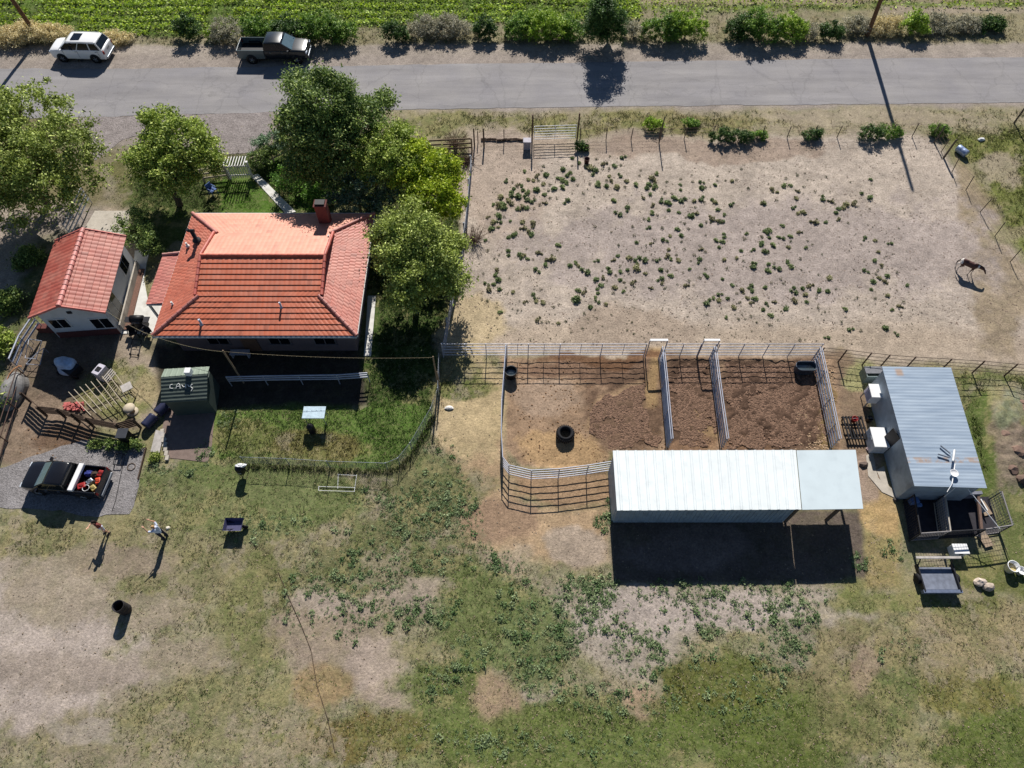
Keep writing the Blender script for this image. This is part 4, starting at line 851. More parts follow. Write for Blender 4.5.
# ------------------------------------------------ ground cover nobody could count
def cover(name, label, n, region, accept, hgt, wid, k, seed, pick, spread=.7):
    """region = (x0,x1,y0,y1) metres; accept(C,veg,px,py)->prob; pick(rng,n,groundcolour)->colours"""
    rng = np.random.default_rng(seed); X = rng.uniform(region[0], region[1], n); Y = rng.uniform(region[2], region[3], n)
    C, G, R, px, py = zone_eval(X, Y); ok = (px > -30) & (px < 1054) & (py > -30) & (py < 800); pr = accept(C, G, px, py, X, Y); ok &= rng.random(n) < pr
    X, Y, C, G = X[ok], Y[ok], C[ok], G[ok]
    c = pick(rng, len(X), C, X, Y); h = hgt * rng.uniform(.6, 1.4, len(X)); P_ = np.stack([X, Y, np.full(len(X), -.015)], 1)
    V, Q, CC = blades(P_, h, wid, c, rng, k, spread * 2.6); o = np_mesh(name, V, Q, GRASS, CC); tag(o, label, 'grass', kind='stuff'); return o
def pick_pasture(rng, n, C, X, Y):
    u = rng.random(n); hue = fbm(X, Y, 1.2, 301, 4); g = np.array(lin((116, 130, 70))); s = np.array(lin((198, 186, 144))); d = np.array(lin((96, 110, 66)))
    c = C * 1.0
    wgt = np.clip((u * .7 + hue * .6), 0, 1)[:, None]
    c = np.where(wgt > .78, s, np.where(wgt < .42, g, c)); c = np.where((rng.random(n) < .12)[:, None], d, c)
    return np.clip(c * K_ALB * rng.uniform(.8, 1.25, (n, 1)), 0, .8)
nofence = lambda px, py: ~(inside(px, py, FLATS[0]))
BLD = [[(20, 226), (135, 226), (125, 340), (35, 335)], [(150, 208), (370, 208), (360, 350), (150, 350)], [(612, 455), (862, 455), (862, 520), (612, 520)], [(868, 366), (960, 366), (1010, 600), (900, 600)]]
def acc_past(C, G, px, py, X, Y):
    a = np.clip((G - .25) * 1.5, 0, 1) * (.35 + .65 * sstep(.36, .6, fbm(X, Y, .9, 311, 4))) ; a[py < 150] = 0
    for b in BLD + FLATS: a[inside(px, py, b)] = 0
    return a
cover('pasture_grass', 'short patchy green and straw grass of the pasture', 190000, (-30, 34, -2, 40), acc_past, .06, .035, 4, 401, pick_pasture)
def acc_lush(C, G, px, py, X, Y):
    a = np.zeros(px.shape)
    for poly in ([(140, 150), (460, 150), (462, 300), (440, 460), (395, 472), (212, 462), (212, 410), (362, 405), (362, 340), (130, 250)], [(945, 128), (1400, 118), (1400, 400), (1040, 290), (1000, 215)], [(957, 378), (1400, 374), (1400, 620), (1010, 590), (985, 480)], [(-40, 330), (10, 320), (0, 440), (-40, 480)]):
        a = np.maximum(a, pmask(px, py, poly, 4))
    for b in BLD[:3] + FLATS: a[inside(px, py, b)] = 0
    return a * np.clip(G, 0, 1) * (.3 + .7 * sstep(.35, .55, fbm(X, Y, .8, 321, 4)))
def pick_lush(rng, n, C, X, Y):
    c = C * K_ALB * 1.05; hue = fbm(X, Y, 1.0, 303, 3)[:, None]; c = c * (.75 + .5 * hue); return np.clip(c * rng.uniform(.7, 1.35, (n, 1)), 0, .8)
cover('lawn_grass', 'thick green grass of the garden, the fenced lawn and the field on the right', 150000, (-30, 42, 12, 50), acc_lush, .11, .045, 4, 402, pick_lush)
def acc_verge(C, G, px, py, X, Y):
    a = np.where(py < 150, np.clip((G - .2) * 1.4, 0, 1), 0); a[(px < 460) & (py > 105)] *= .5; a[py < 36] *= .5
    a[inside(px, py, [(-300, 62), (1400, 52), (1400, 108), (-300, 116)])] = 0; return a * (.25 + .75 * sstep(.38, .6, fbm(X, Y, 1.0, 331, 4)))
cover('verge_grass', 'dry straw and olive grass on both verges of the road', 120000, (-50, 50, 44, 66), acc_verge, .12, .05, 4, 403, pick_pasture)
# the crop: rows of dense tall leaf
rng = np.random.default_rng(5); n = 90000; X = rng.uniform(-52, 52, n); Y = rng.uniform(56.5, 72, n); C, G, R, px, py = zone_eval(X, Y)
row = .5 + .5 * np.sin((Y + .5 * fbm(X, Y, 5, 501, 3) * 2 + X * .02) * 2 * np.pi / 1.15)
edge = .42 * pmask(px, py, [(640, -600), (1500, -600), (1500, 0), (1000, 10), (860, 6), (640, 16)], 4) + pmask(px + 0, py, [(-400, -600), (650, -600), (640, 20), (520, 22), (400, 26), (200, 36), (-400, 38)], 3)
dens = fbm(X, Y, 2.2, 511, 4)
ok = (rng.random(n) < edge * (.10 + .9 * sstep(.25, .6, row)) * sstep(.25, .42, dens))
X, Y, row, dens = X[ok], Y[ok], row[ok], dens[ok]; m_ = len(X)
pt = np.stack([X, Y, rng.uniform(.02, .42, m_) * (.35 + .65 * row)], 1); c = np.array(lin((112, 150, 40))) + (np.array(lin((150, 178, 58))) - np.array(lin((112, 150, 40)))) * rng.random((m_, 1)); c = c * (.6 + .75 * dens[:, None]) * rng.uniform(.75, 1.2, (m_, 1)) * np.array([2.1, 1.8, 1.3])
V1, Q1, C1 = leaves(pt, .15, c * .72, rng, up=.6); o = np_mesh('crop_field', V1, Q1, LEAF, C1); tag(o, 'bright green crop growing in rows beyond the road', 'crop', kind='stuff')
# broadleaf weeds in dense drifts over the pasture
DR = [(430, 515, 44, 24, 340), (450, 500, 22, 16, 160), (400, 545, 60, 30, 260), (340, 575, 50, 22, 150), (440, 470, 26, 26, 90), (360, 590, 46, 20, 160), (345, 620, 16, 22, 60), (385, 615, 30, 14, 90), (430, 612, 28, 14, 160), (580, 600, 26, 22, 300), (600, 590, 20, 14, 120), (565, 640, 18, 16, 150), (600, 622, 20, 14, 70), (620, 640, 20, 16, 60), (650, 640, 14, 8, 60), (680, 592, 42, 11, 120), (720, 600, 46, 18, 110), (770, 596, 60, 12, 90), (660, 612, 40, 18, 50), (740, 618, 50, 18, 60), (640, 660, 26, 20, 110), (710, 630, 12, 8, 50), (790, 620, 26, 30, 220), (780, 660, 26, 20, 120), (520, 610, 24, 30, 150), (530, 660, 24, 20, 120), (480, 560, 30, 14, 60), (505, 565, 22, 8, 60), (470, 655, 20, 16, 80), (440, 680, 22, 18, 80), (610, 510, 6, 14, 40), (602, 522, 8, 8, 40), (280, 525, 30, 12, 60), (250, 530, 20, 14, 60), (560, 690, 34, 18, 90), (610, 700, 20, 14, 70), (690, 655, 30, 12, 60), (300, 600, 30, 30, 60), (740, 700, 40, 22, 100), (900, 650, 20, 20, 20), (450, 740, 40, 14, 60), (500, 745, 30, 14, 70), (660, 700, 26, 16, 70), (600, 745, 60, 16, 80), (895, 550, 10, 10, 30), (862, 562, 10, 8, 30), (400, 500, 20, 10, 60), (365, 500, 20, 10, 40), (180, 470, 26, 6, 60), (205, 452, 8, 12, 50), (230, 420, 10, 8, 40)]
rng = np.random.default_rng(77); ctr = []; sz = []; gc_ = []
for (cx, cy, rx, ry, n) in DR:
    th = rng.uniform(0, 2 * np.pi, n); rr = np.sqrt(rng.random(n)) * 1.15 + rng.normal(size=n) * .12
    for i in range(n):
        q = P(cx + rx * rr[i] * math.cos(th[i]), cy + ry * rr[i] * math.sin(th[i])); ctr.append((q.x, q.y)); s = rng.choice([.05, .07, .10, .15, .22], p=[.3, .3, .22, .13, .05]); sz.append(s); gc_.append(rng.uniform(0, 1))
ctr = np.array(ctr); sz = np.array(sz); gc_ = np.array(gc_)
def domes(ctr, sz, tone, rng, per=30, ga=(84, 112, 64), gb=(144, 158, 116), leaf=.33):
    n = len(ctr); k = (per * (sz / .15) ** .8).astype(int).clip(8, 90); ii = np.repeat(np.arange(n), k); N = len(ii)
    d = rng.normal(size=(N, 3)); d[:, 2] = np.abs(d[:, 2]) * .8 + .1; d /= np.linalg.norm(d, axis=1)[:, None]; rad = sz[ii] * rng.uniform(.35, 1.1, N)
    pts = np.stack([ctr[ii, 0], ctr[ii, 1], np.zeros(N)], 1) + d * rad[:, None] * np.array([1, 1, .8])
    c = np.array(lin(ga)) + (np.array(lin(gb)) - np.array(lin(ga))) * tone[ii][:, None]; c = c * rng.uniform(.7, 1.25, (N, 1)) * 1.05
    return leaves(pts, np.clip(sz[ii] * leaf, .03, .09), c, rng, up=.5, stretch=1.5)
V1, Q1, C1 = domes(ctr, sz, gc_, rng); o = np_mesh('pasture_weeds', V1, Q1, LEAF, C1); tag(o, 'low grey-green weeds spread in drifts over the pasture', 'weeds', kind='stuff')
# weeds of the paddock, one object each
EXTRA = []
W1 = [(327,185,14),(217,248,14),(255,250,10),(350,235,14),(285,270,14),(310,270,14),(245,310,16),(265,290,14),(185,340,22),(290,335,26),(345,315,20),(345,355,20),(320,300,16),(200,395,30),(170,385,22),(140,385,14),(230,360,18),(170,450,24),(140,490,20),(125,530,22),(205,460,10),(185,490,14),(170,520,12),(105,462,12),(240,485,12),(250,380,18),(285,410,16),(315,400,20),(345,405,18),(370,370,16),(385,345,12),(400,300,24),(440,262,16),(460,208,22),(400,215,16),(380,240,14),(410,240,12),(440,155,12),(430,180,10),(500,290,20),(470,300,12),(480,265,12),(450,325,16),(480,345,12),(455,375,14),(420,385,12),(385,408,10),(555,175,20),(525,225,14),(580,210,16),(620,230,18),(600,195,16),(555,240,22),(580,255,18),(555,280,20),(610,150,10),(615,105,14),(655,135,14),(645,268,10),(585,358,18),(520,350,8),(612,318,8),(720,165,26),(750,180,22),(700,160,18),(760,110,12),(800,142,18),(840,95,10),(912,105,16),(870,155,18),(905,150,12),(835,170,12),(795,172,10),(720,260,12),(768,265,24),(822,272,18),(882,280,22),(905,215,14),(940,245,16),(930,278,12),(835,215,14),(845,240,14),(820,240,12),(707,292,9),(680,318,12),(745,338,9),(708,408,12),(685,477,5),(750,517,12),(848,550,10),(862,360,18),(943,402,18),(900,445,20),(975,517,12),(985,570,12),(890,628,12),(640,632,8),(723,630,8),(472,492,8),(315,490,18),(377,497,22),(325,525,18),(370,560,22),(350,545,16),(235,580,16),(275,560,18),(255,570,18),(90,600,14),(105,660,12),(528,628,18),(525,658,10),(340,650,10),(230,660,16),(230,688,14),(295,685,18),(320,690,18),(345,710,14),(378,712,10),(408,675,18),(492,710,26),(453,748,18),(175,685,10),(145,710,8),(165,720,8),(768,720,14),(600,748,18),(635,735,16),(650,752,14),(865,715,14),(890,692,14),(57,740,6),(955,705,20),(990,720,16),(1000,750,16),(1000,610,14),(995,265,18)]
W2 = [(392,235,18),(160,235,16),(155,265,16),(172,293,22),(143,322,14),(90,318,14),(115,355,20),(178,355,16),(80,260,10),(237,285,8),(70,412,10),(107,420,12),(160,435,8),(158,462,10),(180,490,16),(163,525,10),(237,510,9),(225,380,10),(258,368,14),(295,425,9),(327,432,14),(285,478,10),(310,480,8),(255,470,7),(378,385,16),(397,425,16),(410,405,10),(437,432,18),(425,352,10),(402,330,6),(385,352,8),(502,460,11),(532,442,10),(405,538,18),(430,550,12),(455,548,10),(473,548,10),(495,560,8),(530,556,13),(573,545,12),(608,610,10),(360,655,10),(482,648,7),(562,668,8),(675,588,10),(705,250,24),(752,295,20),(790,330,18),(768,350,14),(768,378,14),(752,402,14),(773,430,14),(817,442,14),(725,460,18),(750,475,10),(685,498,12),(740,512,8),(762,525,10),(710,530,6),(793,574,8),(768,600,6),(848,503,9),(872,425,7),(633,412,32),(650,360,18),(680,375,16),(690,348,12),(800,285,14),(820,300,10),(840,250,18),(825,225,14),(793,242,9),(872,270,12),(903,215,11),(903,250,16),(945,238,14),(955,258,10),(900,295,16),(928,312,12),(935,342,10),(870,342,18),(860,375,12),(855,350,10),(920,365,14),(940,385,8),(975,315,18),(985,340,10),(1000,230,24),(972,550,8),(940,558,6),(943,598,9),(982,620,9)]
W3 = [(243,180,9),(237,210,10),(340,200,16),(310,230,24),(290,262,18),(283,288,18),(328,278,22),(300,325,15),(262,347,13),(400,250,12),(485,232,11),(480,265,13),(485,297,13),(555,248,12),(600,250,14),(550,207,8),(613,285,20),(630,280,12),(660,277,8),(690,265,13),(705,215,10),(703,240,8),(652,237,8),(755,240,10),(792,243,14),(818,238,9),(775,185,8),(848,170,10),(890,288,12),(390,312,12),(430,318,10),(445,345,20),(487,365,20),(505,345,12),(520,355,9),(403,373,24),(368,368,16),(318,385,14),(413,420,15),(470,432,14),(313,435,18),(343,448,11),(265,472,12),(292,475,15),(392,462,8),(565,362,16),(608,357,18),(625,370,10),(573,400,10),(580,437,16),(545,457,24),(515,462,9),(670,355,14),(690,372,18),(703,415,16),(785,388,15),(978,378,20),(745,445,14),(675,472,20),(710,485,18),(738,485,14),(665,490,12),(638,488,12),(603,508,16),(485,490,8),(505,500,12),(530,530,12),(460,532,18),(373,525,12),(297,520,13),(420,573,13),(490,570,18),(487,608,11),(377,597,17),(327,597,12),(305,620,13),(275,628,9),(412,655,14),(448,640,6),(505,653,12),(600,630,10),(610,650,14),(630,667,12),(695,598,16),(735,608,18),(742,580,14),(740,560,13),(712,640,13),(633,567,9),(880,558,13),(868,590,12),(855,530,7),(955,505,6),(847,660,14),(922,653,13),(820,705,13),(857,720,10),(745,715,15),(595,712,18),(565,687,12),(545,722,9),(470,720,18),(457,688,12),(405,690,18),(425,712,14),(342,722,14),(318,715,10),(307,685,6),(270,718,23),(1000,545,20),(970,580,12),(968,617,18),(990,663,20)]
W4 = [(272,258,14),(310,345,13),(363,238,18),(405,243,12),(425,272,18),(370,287,18),(372,318,14),(388,347,12),(463,323,9),(513,330,15),(533,302,12),(560,325,9),(535,232,13),(497,252,9),(633,230,10),(628,262,14),(645,278,14),(597,285,12),(682,205,8),(760,228,12),(733,293,13),(795,330,15),(820,330,6),(640,440,22),(712,418,18),(680,405,14),(710,385,14),(765,405,15),(580,463,10),(640,502,11),(727,467,7),(757,522,13),(803,462,17),(838,430,12),(850,358,18),(822,378,12),(907,330,16),(910,358,18),(885,405,14),(930,410,20),(905,435,14),(990,342,14),(995,437,13),(980,475,14),(905,515,10),(870,530,9),(830,533,12),(853,503,8),(938,550,9),(920,220,20),(1005,240,18),(165,597,8),(202,621,10),(190,550,9),(205,465,7)]
W5 = [(78,258,19),(130,172,17),(163,190,13),(203,152,18),(243,150,14),(215,107,11),(283,90,12),(328,77,8),(343,115,7),(322,157,11),(290,185,13),(277,227,16),(157,238,12),(258,287,14),(287,318,14),(318,312,20),(390,185,11),(455,97,10),(477,187,8),(438,235,18),(490,245,16),(510,262,10),(575,265,22),(560,285,18),(535,290,16),(622,260,20),(645,275,9),(515,315,16),(532,350,14),(457,370,14),(393,370,22),(590,375,12),(668,195,14),(715,225,22),(720,112,13),(728,138,9),(718,288,10),(603,130,8),(667,328,7),(195,392,15),(110,425,24),(70,458,11),(67,500,20),(137,507,19),(115,465,13),(170,460,14),(200,467,15),(240,455,16),(245,485,12),(230,520,15),(292,432,15),(345,480,10),(373,505,10),(335,522,13),(433,562,9),(85,545,18),(105,555,12),(22,533,12),(300,590,12),(688,462,14),(668,503,9),(750,480,14),(848,497,13),(890,407,9),(597,540,8),(770,548,13),(805,585,8),(855,560,7),(745,603,18),(685,605,7),(788,628,14),(683,660,16),(765,657,10),(755,680,12),(822,690,18),(740,725,20),(775,705,16),(805,725,16),(882,672,12),(945,747,14),(225,605,16),(245,637,20),(175,650,19),(108,665,18),(108,622,15),(145,617,10),(20,640,20),(475,705,20),(413,687,10),(307,657,7),(183,710,12),(127,733,11),(203,740,10)]
W6 = [(355,335,20),(318,348,16),(265,345,14),(275,372,18),(332,385,18),(340,427,15),(250,410,12),(270,425,18),(415,357,18),(467,367,18),(515,350,10),(400,385,10),(395,405,9),(90,340,14),(97,437,12),(150,428,13),(80,475,13),(125,510,18),(218,468,20),(188,488,12),(167,538,10),(115,563,12),(38,550,7),(345,522,8),(407,463,12),(450,488,10),(475,488,6),(572,472,16),(572,517,9),(547,550,12),(595,597,16),(665,600,12),(643,402,10),(628,415,9),(657,447,6),(728,352,13),(748,408,12),(825,390,16),(820,437,9),(795,415,7),(893,455,16),(852,475,13),(920,427,12),(908,505,9),(723,488,8),(810,588,22),(885,627,13),(470,642,14),(300,655,12),(330,655,8),(560,660,9),(610,678,7),(880,358,8),(970,560,6)]
WL = []
for lst, x0, y0 in ((W1, 470, 140), (W2, 470, 230), (W3, 600, 140), (W4, 600, 230), (W5, 750, 160), (W6, 750, 230)):
    for (a, b, r) in lst: WL.append((x0 + a / 6, y0 + b / 6 + .6, r / 6))
WL.sort(key=lambda q: -q[2])
rngw = np.random.default_rng(3); protos = []
def weed_mesh(seed, tone):
    rg = np.random.default_rng(seed); parts = [(0, 0, 1.0)] + [(rg.normal() * .5, rg.normal() * .4, rg.uniform(.4, .8)) for _ in range(3)]
    c = np.array([[p[0], p[1]] for p in parts]); s = np.array([p[2] * .8 for p in parts]); n = len(c); k = (85 * s ** 1.5).astype(int) + 12; ii = np.repeat(np.arange(n), k); N = len(ii)
    d = rg.normal(size=(N, 3)); d[:, 2] = np.abs(d[:, 2]) + .1; d /= np.linalg.norm(d, axis=1)[:, None]
    pts = np.stack([c[ii, 0], c[ii, 1], np.zeros(N)], 1) + d * (s[ii] * rg.uniform(.3, 1.12, N))[:, None] * np.array([1, 1, .85])
    cc = np.array(lin(tone)) * rg.uniform(.6, 1.3, (N, 1)) * np.array([2.1, 1.95, 1.7]); return leaves(pts, .3, cc, rg, up=.5, stretch=1.5)
tones = [(92, 108, 76), (102, 116, 82), (84, 98, 70), (116, 118, 92), (104, 104, 84), (94, 110, 78)]
for i in range(6):
    V1, Q1, C1 = weed_mesh(900 + i, tones[i]); o = np_mesh('paddock_weed', V1, Q1, LEAF, C1); protos.append(o)
used = set()
def wlabel(px, py, r):
    ew = 'western' if px < 590 else ('middle' if px < 740 else 'eastern'); ns = 'northern' if py < 215 else ('central' if py < 275 else 'southern')
    s = 'bushy green' if r > 2.9 else ('small green' if r > 2.0 else 'tiny brownish')
    ew = 'far western' if px < 520 else 'western' if px < 590 else 'middle' if px < 680 else 'eastern' if px < 790 else 'far eastern'
    ns = 'beside the roadside wire' if py < 180 else 'in the upper part' if py < 225 else 'in the lower part' if py < 280 else 'towards the corral'
    return '%s weed on the %s side of the bare paddock, %s' % (s, ew, ns)
for i, (px, py, r) in enumerate(WL[:300]):
    q = P(px, py); k = i % 6
    if k in used: o = protos[k].copy(); COL.objects.link(o)
    else: o = protos[k]; used.add(k)
    s = r * (CAM_H * CT + q.y * ST) / F * 1.12
    o.location = (q.x, q.y, -.01); o.scale = (s, s, s * 1.15); o.rotation_euler = (0, 0, rngw.uniform(0, 6.28)); tag(o, wlabel(px, py, r), 'weed', 'weeds scattered over the bare paddock')
rest = WL[300:]; ctr = np.array([tuple(P(a, b))[:2] for a, b, r in rest]); sz = np.array([r * (CAM_H * CT + P(a, b).y * ST) / F for a, b, r in rest])
# and the crumbs of weed too small to tell apart
nx = 900; ex = rngw.uniform(472, 930, nx); ey = rngw.uniform(150, 345, nx); Xw = [tuple(P(a, b))[:2] for a, b in zip(ex, ey)]; Xw = np.array(Xw); kk = (fbm(Xw[:, 0], Xw[:, 1], 3.2, 777, 4) > .5)
ctr = np.concatenate([ctr, Xw[kk]]); sz = np.concatenate([sz, rngw.uniform(.02, .055, kk.sum())])
V1, Q1, C1 = domes(ctr, sz, rngw.random(len(ctr)), rngw, per=40, ga=(84, 92, 62), gb=(116, 110, 86)); o = np_mesh('paddock_seedlings', V1, Q1, LEAF, C1); tag(o, 'tiny scattered weed seedlings in the paddock dirt', 'weeds', kind='stuff')
# lumps of dung and clods in the corral, pebbles
def clods(name, label, n, polys, smin, smax, rgb, seed, cat='soil', flat=.6, expo=2.0):
    rng = np.random.default_rng(seed); px = []; 
    xs = [q[0] for p in polys for q in p]; ys = [q[1] for p in polys for q in p]
    X = rng.uniform(min(xs), max(xs), n); Y = rng.uniform(min(ys), max(ys), n); ok = np.zeros(n, bool)
    wq = (fbm(X, Y, 22, seed + 3, 4) - .5) * 34; wr_ = (fbm(X, Y, 22, seed + 9, 4) - .5) * 26
    for p in polys: ok |= inside(X + wq * (seed in (21, 22)), Y + wr_ * (seed in (21, 22)), p)
    ok &= ~((Y > 451) & (X > 612) & (seed in (21, 22))); ok &= ~((Y < 358) & (seed in (21, 22)))
    X, Y = X[ok], Y[ok]; n = len(X); W_ = np.array([tuple(P(a, b))[:2] for a, b in zip(X, Y)])
    dn = fbm(W_[:, 0], W_[:, 1], 1.0, seed, 4); keep = rng.random(n) < sstep(.22, .5, dn); W_ = W_[keep]; n = len(W_)
    oc = np.array([(1, 0, 0), (0, 1, 0), (-1, 0, 0), (0, -1, 0), (.6, .6, .6), (-.6, .6, .7), (-.6, -.6, .6), (.6, -.6, .7), (0, 0, 1.0)])
    fc = np.array([(0, 4, 7), (0, 1, 4), (1, 5, 4), (1, 2, 5), (2, 6, 5), (2, 3, 6), (3, 7, 6), (3, 0, 7), (4, 5, 8), (5, 6, 8), (6, 7, 8), (7, 4, 8)])
    s = smin + (smax - smin) * rng.random(n) ** expo; a = rng.uniform(0, 6.28, n); jit = rng.uniform(.7, 1.3, (n, 9, 3))
    v = oc[None] * jit * s[:, None, None]; x = v[..., 0] * np.cos(a)[:, None] - v[..., 1] * np.sin(a)[:, None]; y = v[..., 0] * np.sin(a)[:, None] + v[..., 1] * np.cos(a)[:, None]
    V = np.stack([x + W_[:, :1], y + W_[:, 1:2], v[..., 2] * flat - .01], -1).reshape(-1, 3); Q = (fc[None] + (np.arange(n) * 9)[:, None, None]).reshape(-1, 3)
    c = np.array(lin(rgb)) * rng.uniform(.65, 1.35, (n, 1)); o = np_mesh(name, V, Q, leaf_mat('loose_soil', 0, .95), np.repeat(c, 9, axis=0)); tag(o, label, cat, kind='stuff'); return o
clods('corral_clods', 'dark trampled clods of manure and soil in the corral pens', 60000, [[(722, 360), (818, 360), (834, 450), (730, 450)], [(668, 360), (712, 360), (719, 412), (704, 446), (672, 446)], [(590, 436), (598, 402), (640, 380), (648, 400), (652, 446), (615, 450)]], .02, .085, (116, 92, 76), 21, expo=1.4)
clods('corral_straw', 'pale loose lumps of bedding along the east side of the corral', 1500, [[(800, 372), (824, 362), (836, 450), (795, 452)]], .025, .08, (156, 132, 106), 22)
clods('yard_crumbs', 'crumbly brown dirt scattered over the corral and its surroundings', 5000, [[(505, 360), (610, 360), (610, 462), (520, 462)], [(640, 352), (668, 352), (668, 450), (640, 450)], [(20, 430), (90, 425), (90, 460), (20, 470)]], .02, .06, (120, 92, 66), 23)
clods('paddock_crumbs', 'small clods and hoof-churned crumbs of the paddock', 16000, [[(465, 140), (930, 136), (1000, 240), (1040, 345), (450, 345)]], .015, .05, (140, 122, 108), 24, expo=3)
clods('dirt_mound_lumps', 'lumpy dug dirt on the bank right of the blue-grey shed', 700, [[(985, 405), (1030, 400), (1040, 500), (1000, 470)]], .05, .24, (120, 98, 86), 25)
clods('pasture_crumbs', 'small stones and clods lying about the pasture', 9000, [[(0, 520), (1024, 520), (1024, 768), (0, 768)], [(445, 380), (500, 380), (505, 470), (610, 510), (610, 580), (460, 560)]], .015, .05, (130, 116, 100), 26, expo=3)
# ================================================================== FENCES
def lerp_z(p, z): return Vector((p.x, p.y, z))
def chain(n, a, b): return [Vector(a).lerp(Vector(b), k / n) for k in range(n + 1)]
def resample(pts, step):
    out = [pts[0]]
    for i in range(len(pts) - 1):
        a, b = pts[i], pts[i + 1]; n = max(1, round((b - a).length / step)); out += [a.lerp(b, k / n) for k in range(1, n + 1)]
    return out
def pipe_fence(label, base_px, h=1.5, rails=5, m=None, pm=None, r=.024, pr=.03, step=None, name='pipe_fence', z0=.3, ph=None, cat='fence', mids=0, group=None, doubled=False):
    m = m or M_STEEL; pm = pm or m; pts = [P(*q) for q in base_px]
    if step: pts = resample(pts, step)
    t = thing(name, label, cat, tuple(pts[0]), group)
    for p in pts: mb = MB(); mb.bar(lerp_z(p, 0), lerp_z(p, (ph or h) + .02), pr, 8); mb.build('post', pm, t)
    for i in range(len(pts) - 1):
        a, b = pts[i], pts[i + 1]; mb = MB()
        for k in range(rails):
            z = z0 + (h - z0) * k / max(1, rails - 1); s = random.uniform(-.02, .02)
            mb.bar(lerp_z(a, z), lerp_z(b, z + s * .5), r, 6)
        for j in range(mids):
            q = a.lerp(b, (j + 1) / (mids + 1)); mb.bar(lerp_z(q, z0), lerp_z(q, h), r * .8, 5)
        if doubled:
            nn = Vector((-(b - a).y, (b - a).x, 0)).normalized() * .11
            for k in range(rails): z = z0 + (h - z0) * k / max(1, rails - 1); mb.bar(lerp_z(a + nn, z), lerp_z(b + nn, z), r, 6)
        mb.build('rail_panel', m, t)
    return t
def header_gate(label, ax, bx, y, top=1.9):
    a, b = P(ax, y), P(bx, y); t = thing('gate_frame', label, 'gate frame', tuple(a), 'header frames over the corral openings')
    for q in (a, b): mb = MB(); mb.bar(lerp_z(q, 0), lerp_z(q, top), .035, 8); mb.build('post', M_STEEL, t)
    mb = MB(); mb.hexa([Vector((a.x, a.y - .07, top)), Vector((b.x, b.y - .07, top)), Vector((b.x, b.y + .07, top)), Vector((a.x, a.y + .07, top)), Vector((a.x, a.y - .07, top + .06)), Vector((b.x, b.y - .07, top + .06)), Vector((b.x, b.y + .07, top + .06)), Vector((a.x, a.y + .07, top + .06))]); mb.build('header', M_WHITE, t); return t
GY_ = 357.5
pipe_fence('pale pipe panels west of the round-cornered corral, running to the garden fence', [(443.5, GY_), (466, GY_), (486.5, GY_), (505.5, GY_)], mids=0)
pipe_fence('row of pale pipe panels across the north side of the western corral pen', [(507, GY_), (528, GY_), (559, GY_), (600, GY_), (643, GY_)], mids=1)
pipe_fence('pale pipe panels closing the north end of the first narrow corral pen', [(662, GY_), (679, GY_), (696, GY_), (711, GY_)])
pipe_fence('row of thin pipe panels along the north side of the widest brown pen', [(714, GY_), (738, GY_), (762, GY_), (787, GY_), (814, GY_)])
pipe_fence('rusty pipe fence running east from the corral past the blue-grey shed to the edge', [(816, 360), (838, 362), (862, 365), (880, 367), (905, 369), (940, 371), (972, 373), (1004, 376), (1040, 379)], m=M_WIREP, pm=M_RUSTP, r=.018, rails=4, pr=.045, h=1.35)
header_gate('tall white-topped opening at the western alley of the corral', 645, 662, GY_)
header_gate('tall white-topped opening at the head of the first narrow pen', 697, 712, GY_)
pipe_fence('grey pipe fence curving round the west and south sides of the corral', [(506, 359), (504, 385), (502, 412), (501.5, 440), (503, 468), (509, 476), (531, 481), (558, 479.5), (586, 476), (611, 472)], m=M_STEEL, mids=0, r=.028)
pipe_fence('double pipe divider between the western pen and the first narrow pen', [(658, 360), (661, 390), (663.5, 421), (666, 450)], doubled=True, r=.028)
pipe_fence('double pipe divider between the narrow pen and the wide brown pen', [(708.5, 360), (712, 390), (716, 421), (720, 450)], doubled=True, r=.028)
pipe_fence('double pipe fence along the east side of the wide brown pen', [(811, 361), (816, 385), (821, 410), (826, 435), (829, 450)], doubled=True, r=.026)
# wire fence of the paddock
def wire_fence(label, base_px, h=1.25, wires=4, m=None, pr=.035, name='wire_fence', lean=.0, wr=.0055, step=None, seed=1):
    pts = [P(*q) for q in base_px]; rr = random.Random(seed)
    if step: pts = resample(pts, step)
    t = thing(name, label, 'fence', tuple(pts[0])); tops = []
    for p in pts:
        q = Vector((p.x + rr.uniform(-lean, lean), p.y + rr.uniform(-lean, lean), h * rr.uniform(.92, 1.08))); mb = MB(); mb.bar(lerp_z(p, -.05), q, pr, 7); mb.build('post', m or M_WIREP, t); tops.append(q)
    mb = MB()
    for i in range(len(pts) - 1):
        for k in range(wires):
            f = (k + .7) / wires; a = pts[i].lerp(tops[i], f); b = pts[i + 1].lerp(tops[i + 1], f); a.z = tops[i].z * f; b.z = tops[i + 1].z * f
            mid = a.lerp(b, .5); mid.z -= .04; mb.tube([a, mid, b], wr, 4)
    mb.build('wires', mat('rusty_wire', (120, 100, 90), .7, .4), t); return t
wire_fence('low wire fence along the roadside edge of the paddock, east of its gate', [(580, 140.5), (606, 140), (631, 139.7), (659, 139.3), (684, 139), (711, 138.6), (734, 138.3), (761, 138), (787, 137.7), (813, 137.4), (837, 137.2), (863, 137), (889, 136.7), (912, 136.5), (932, 136.3)], seed=1, lean=.06, h=1.15)
wire_fence('short stretch of wire fence between the corner and the paddock gate', [(478, 142), (504, 141.5), (529, 141)], seed=2, h=1.1)
wire_fence('old wire fence slanting down the east side of the paddock', [(933, 137.5), (941, 152), (952, 172), (966, 190), (980, 212), (995, 236), (1010, 262), (1028, 292)], seed=3, lean=.12, m=M_WIREP, pr=.03)
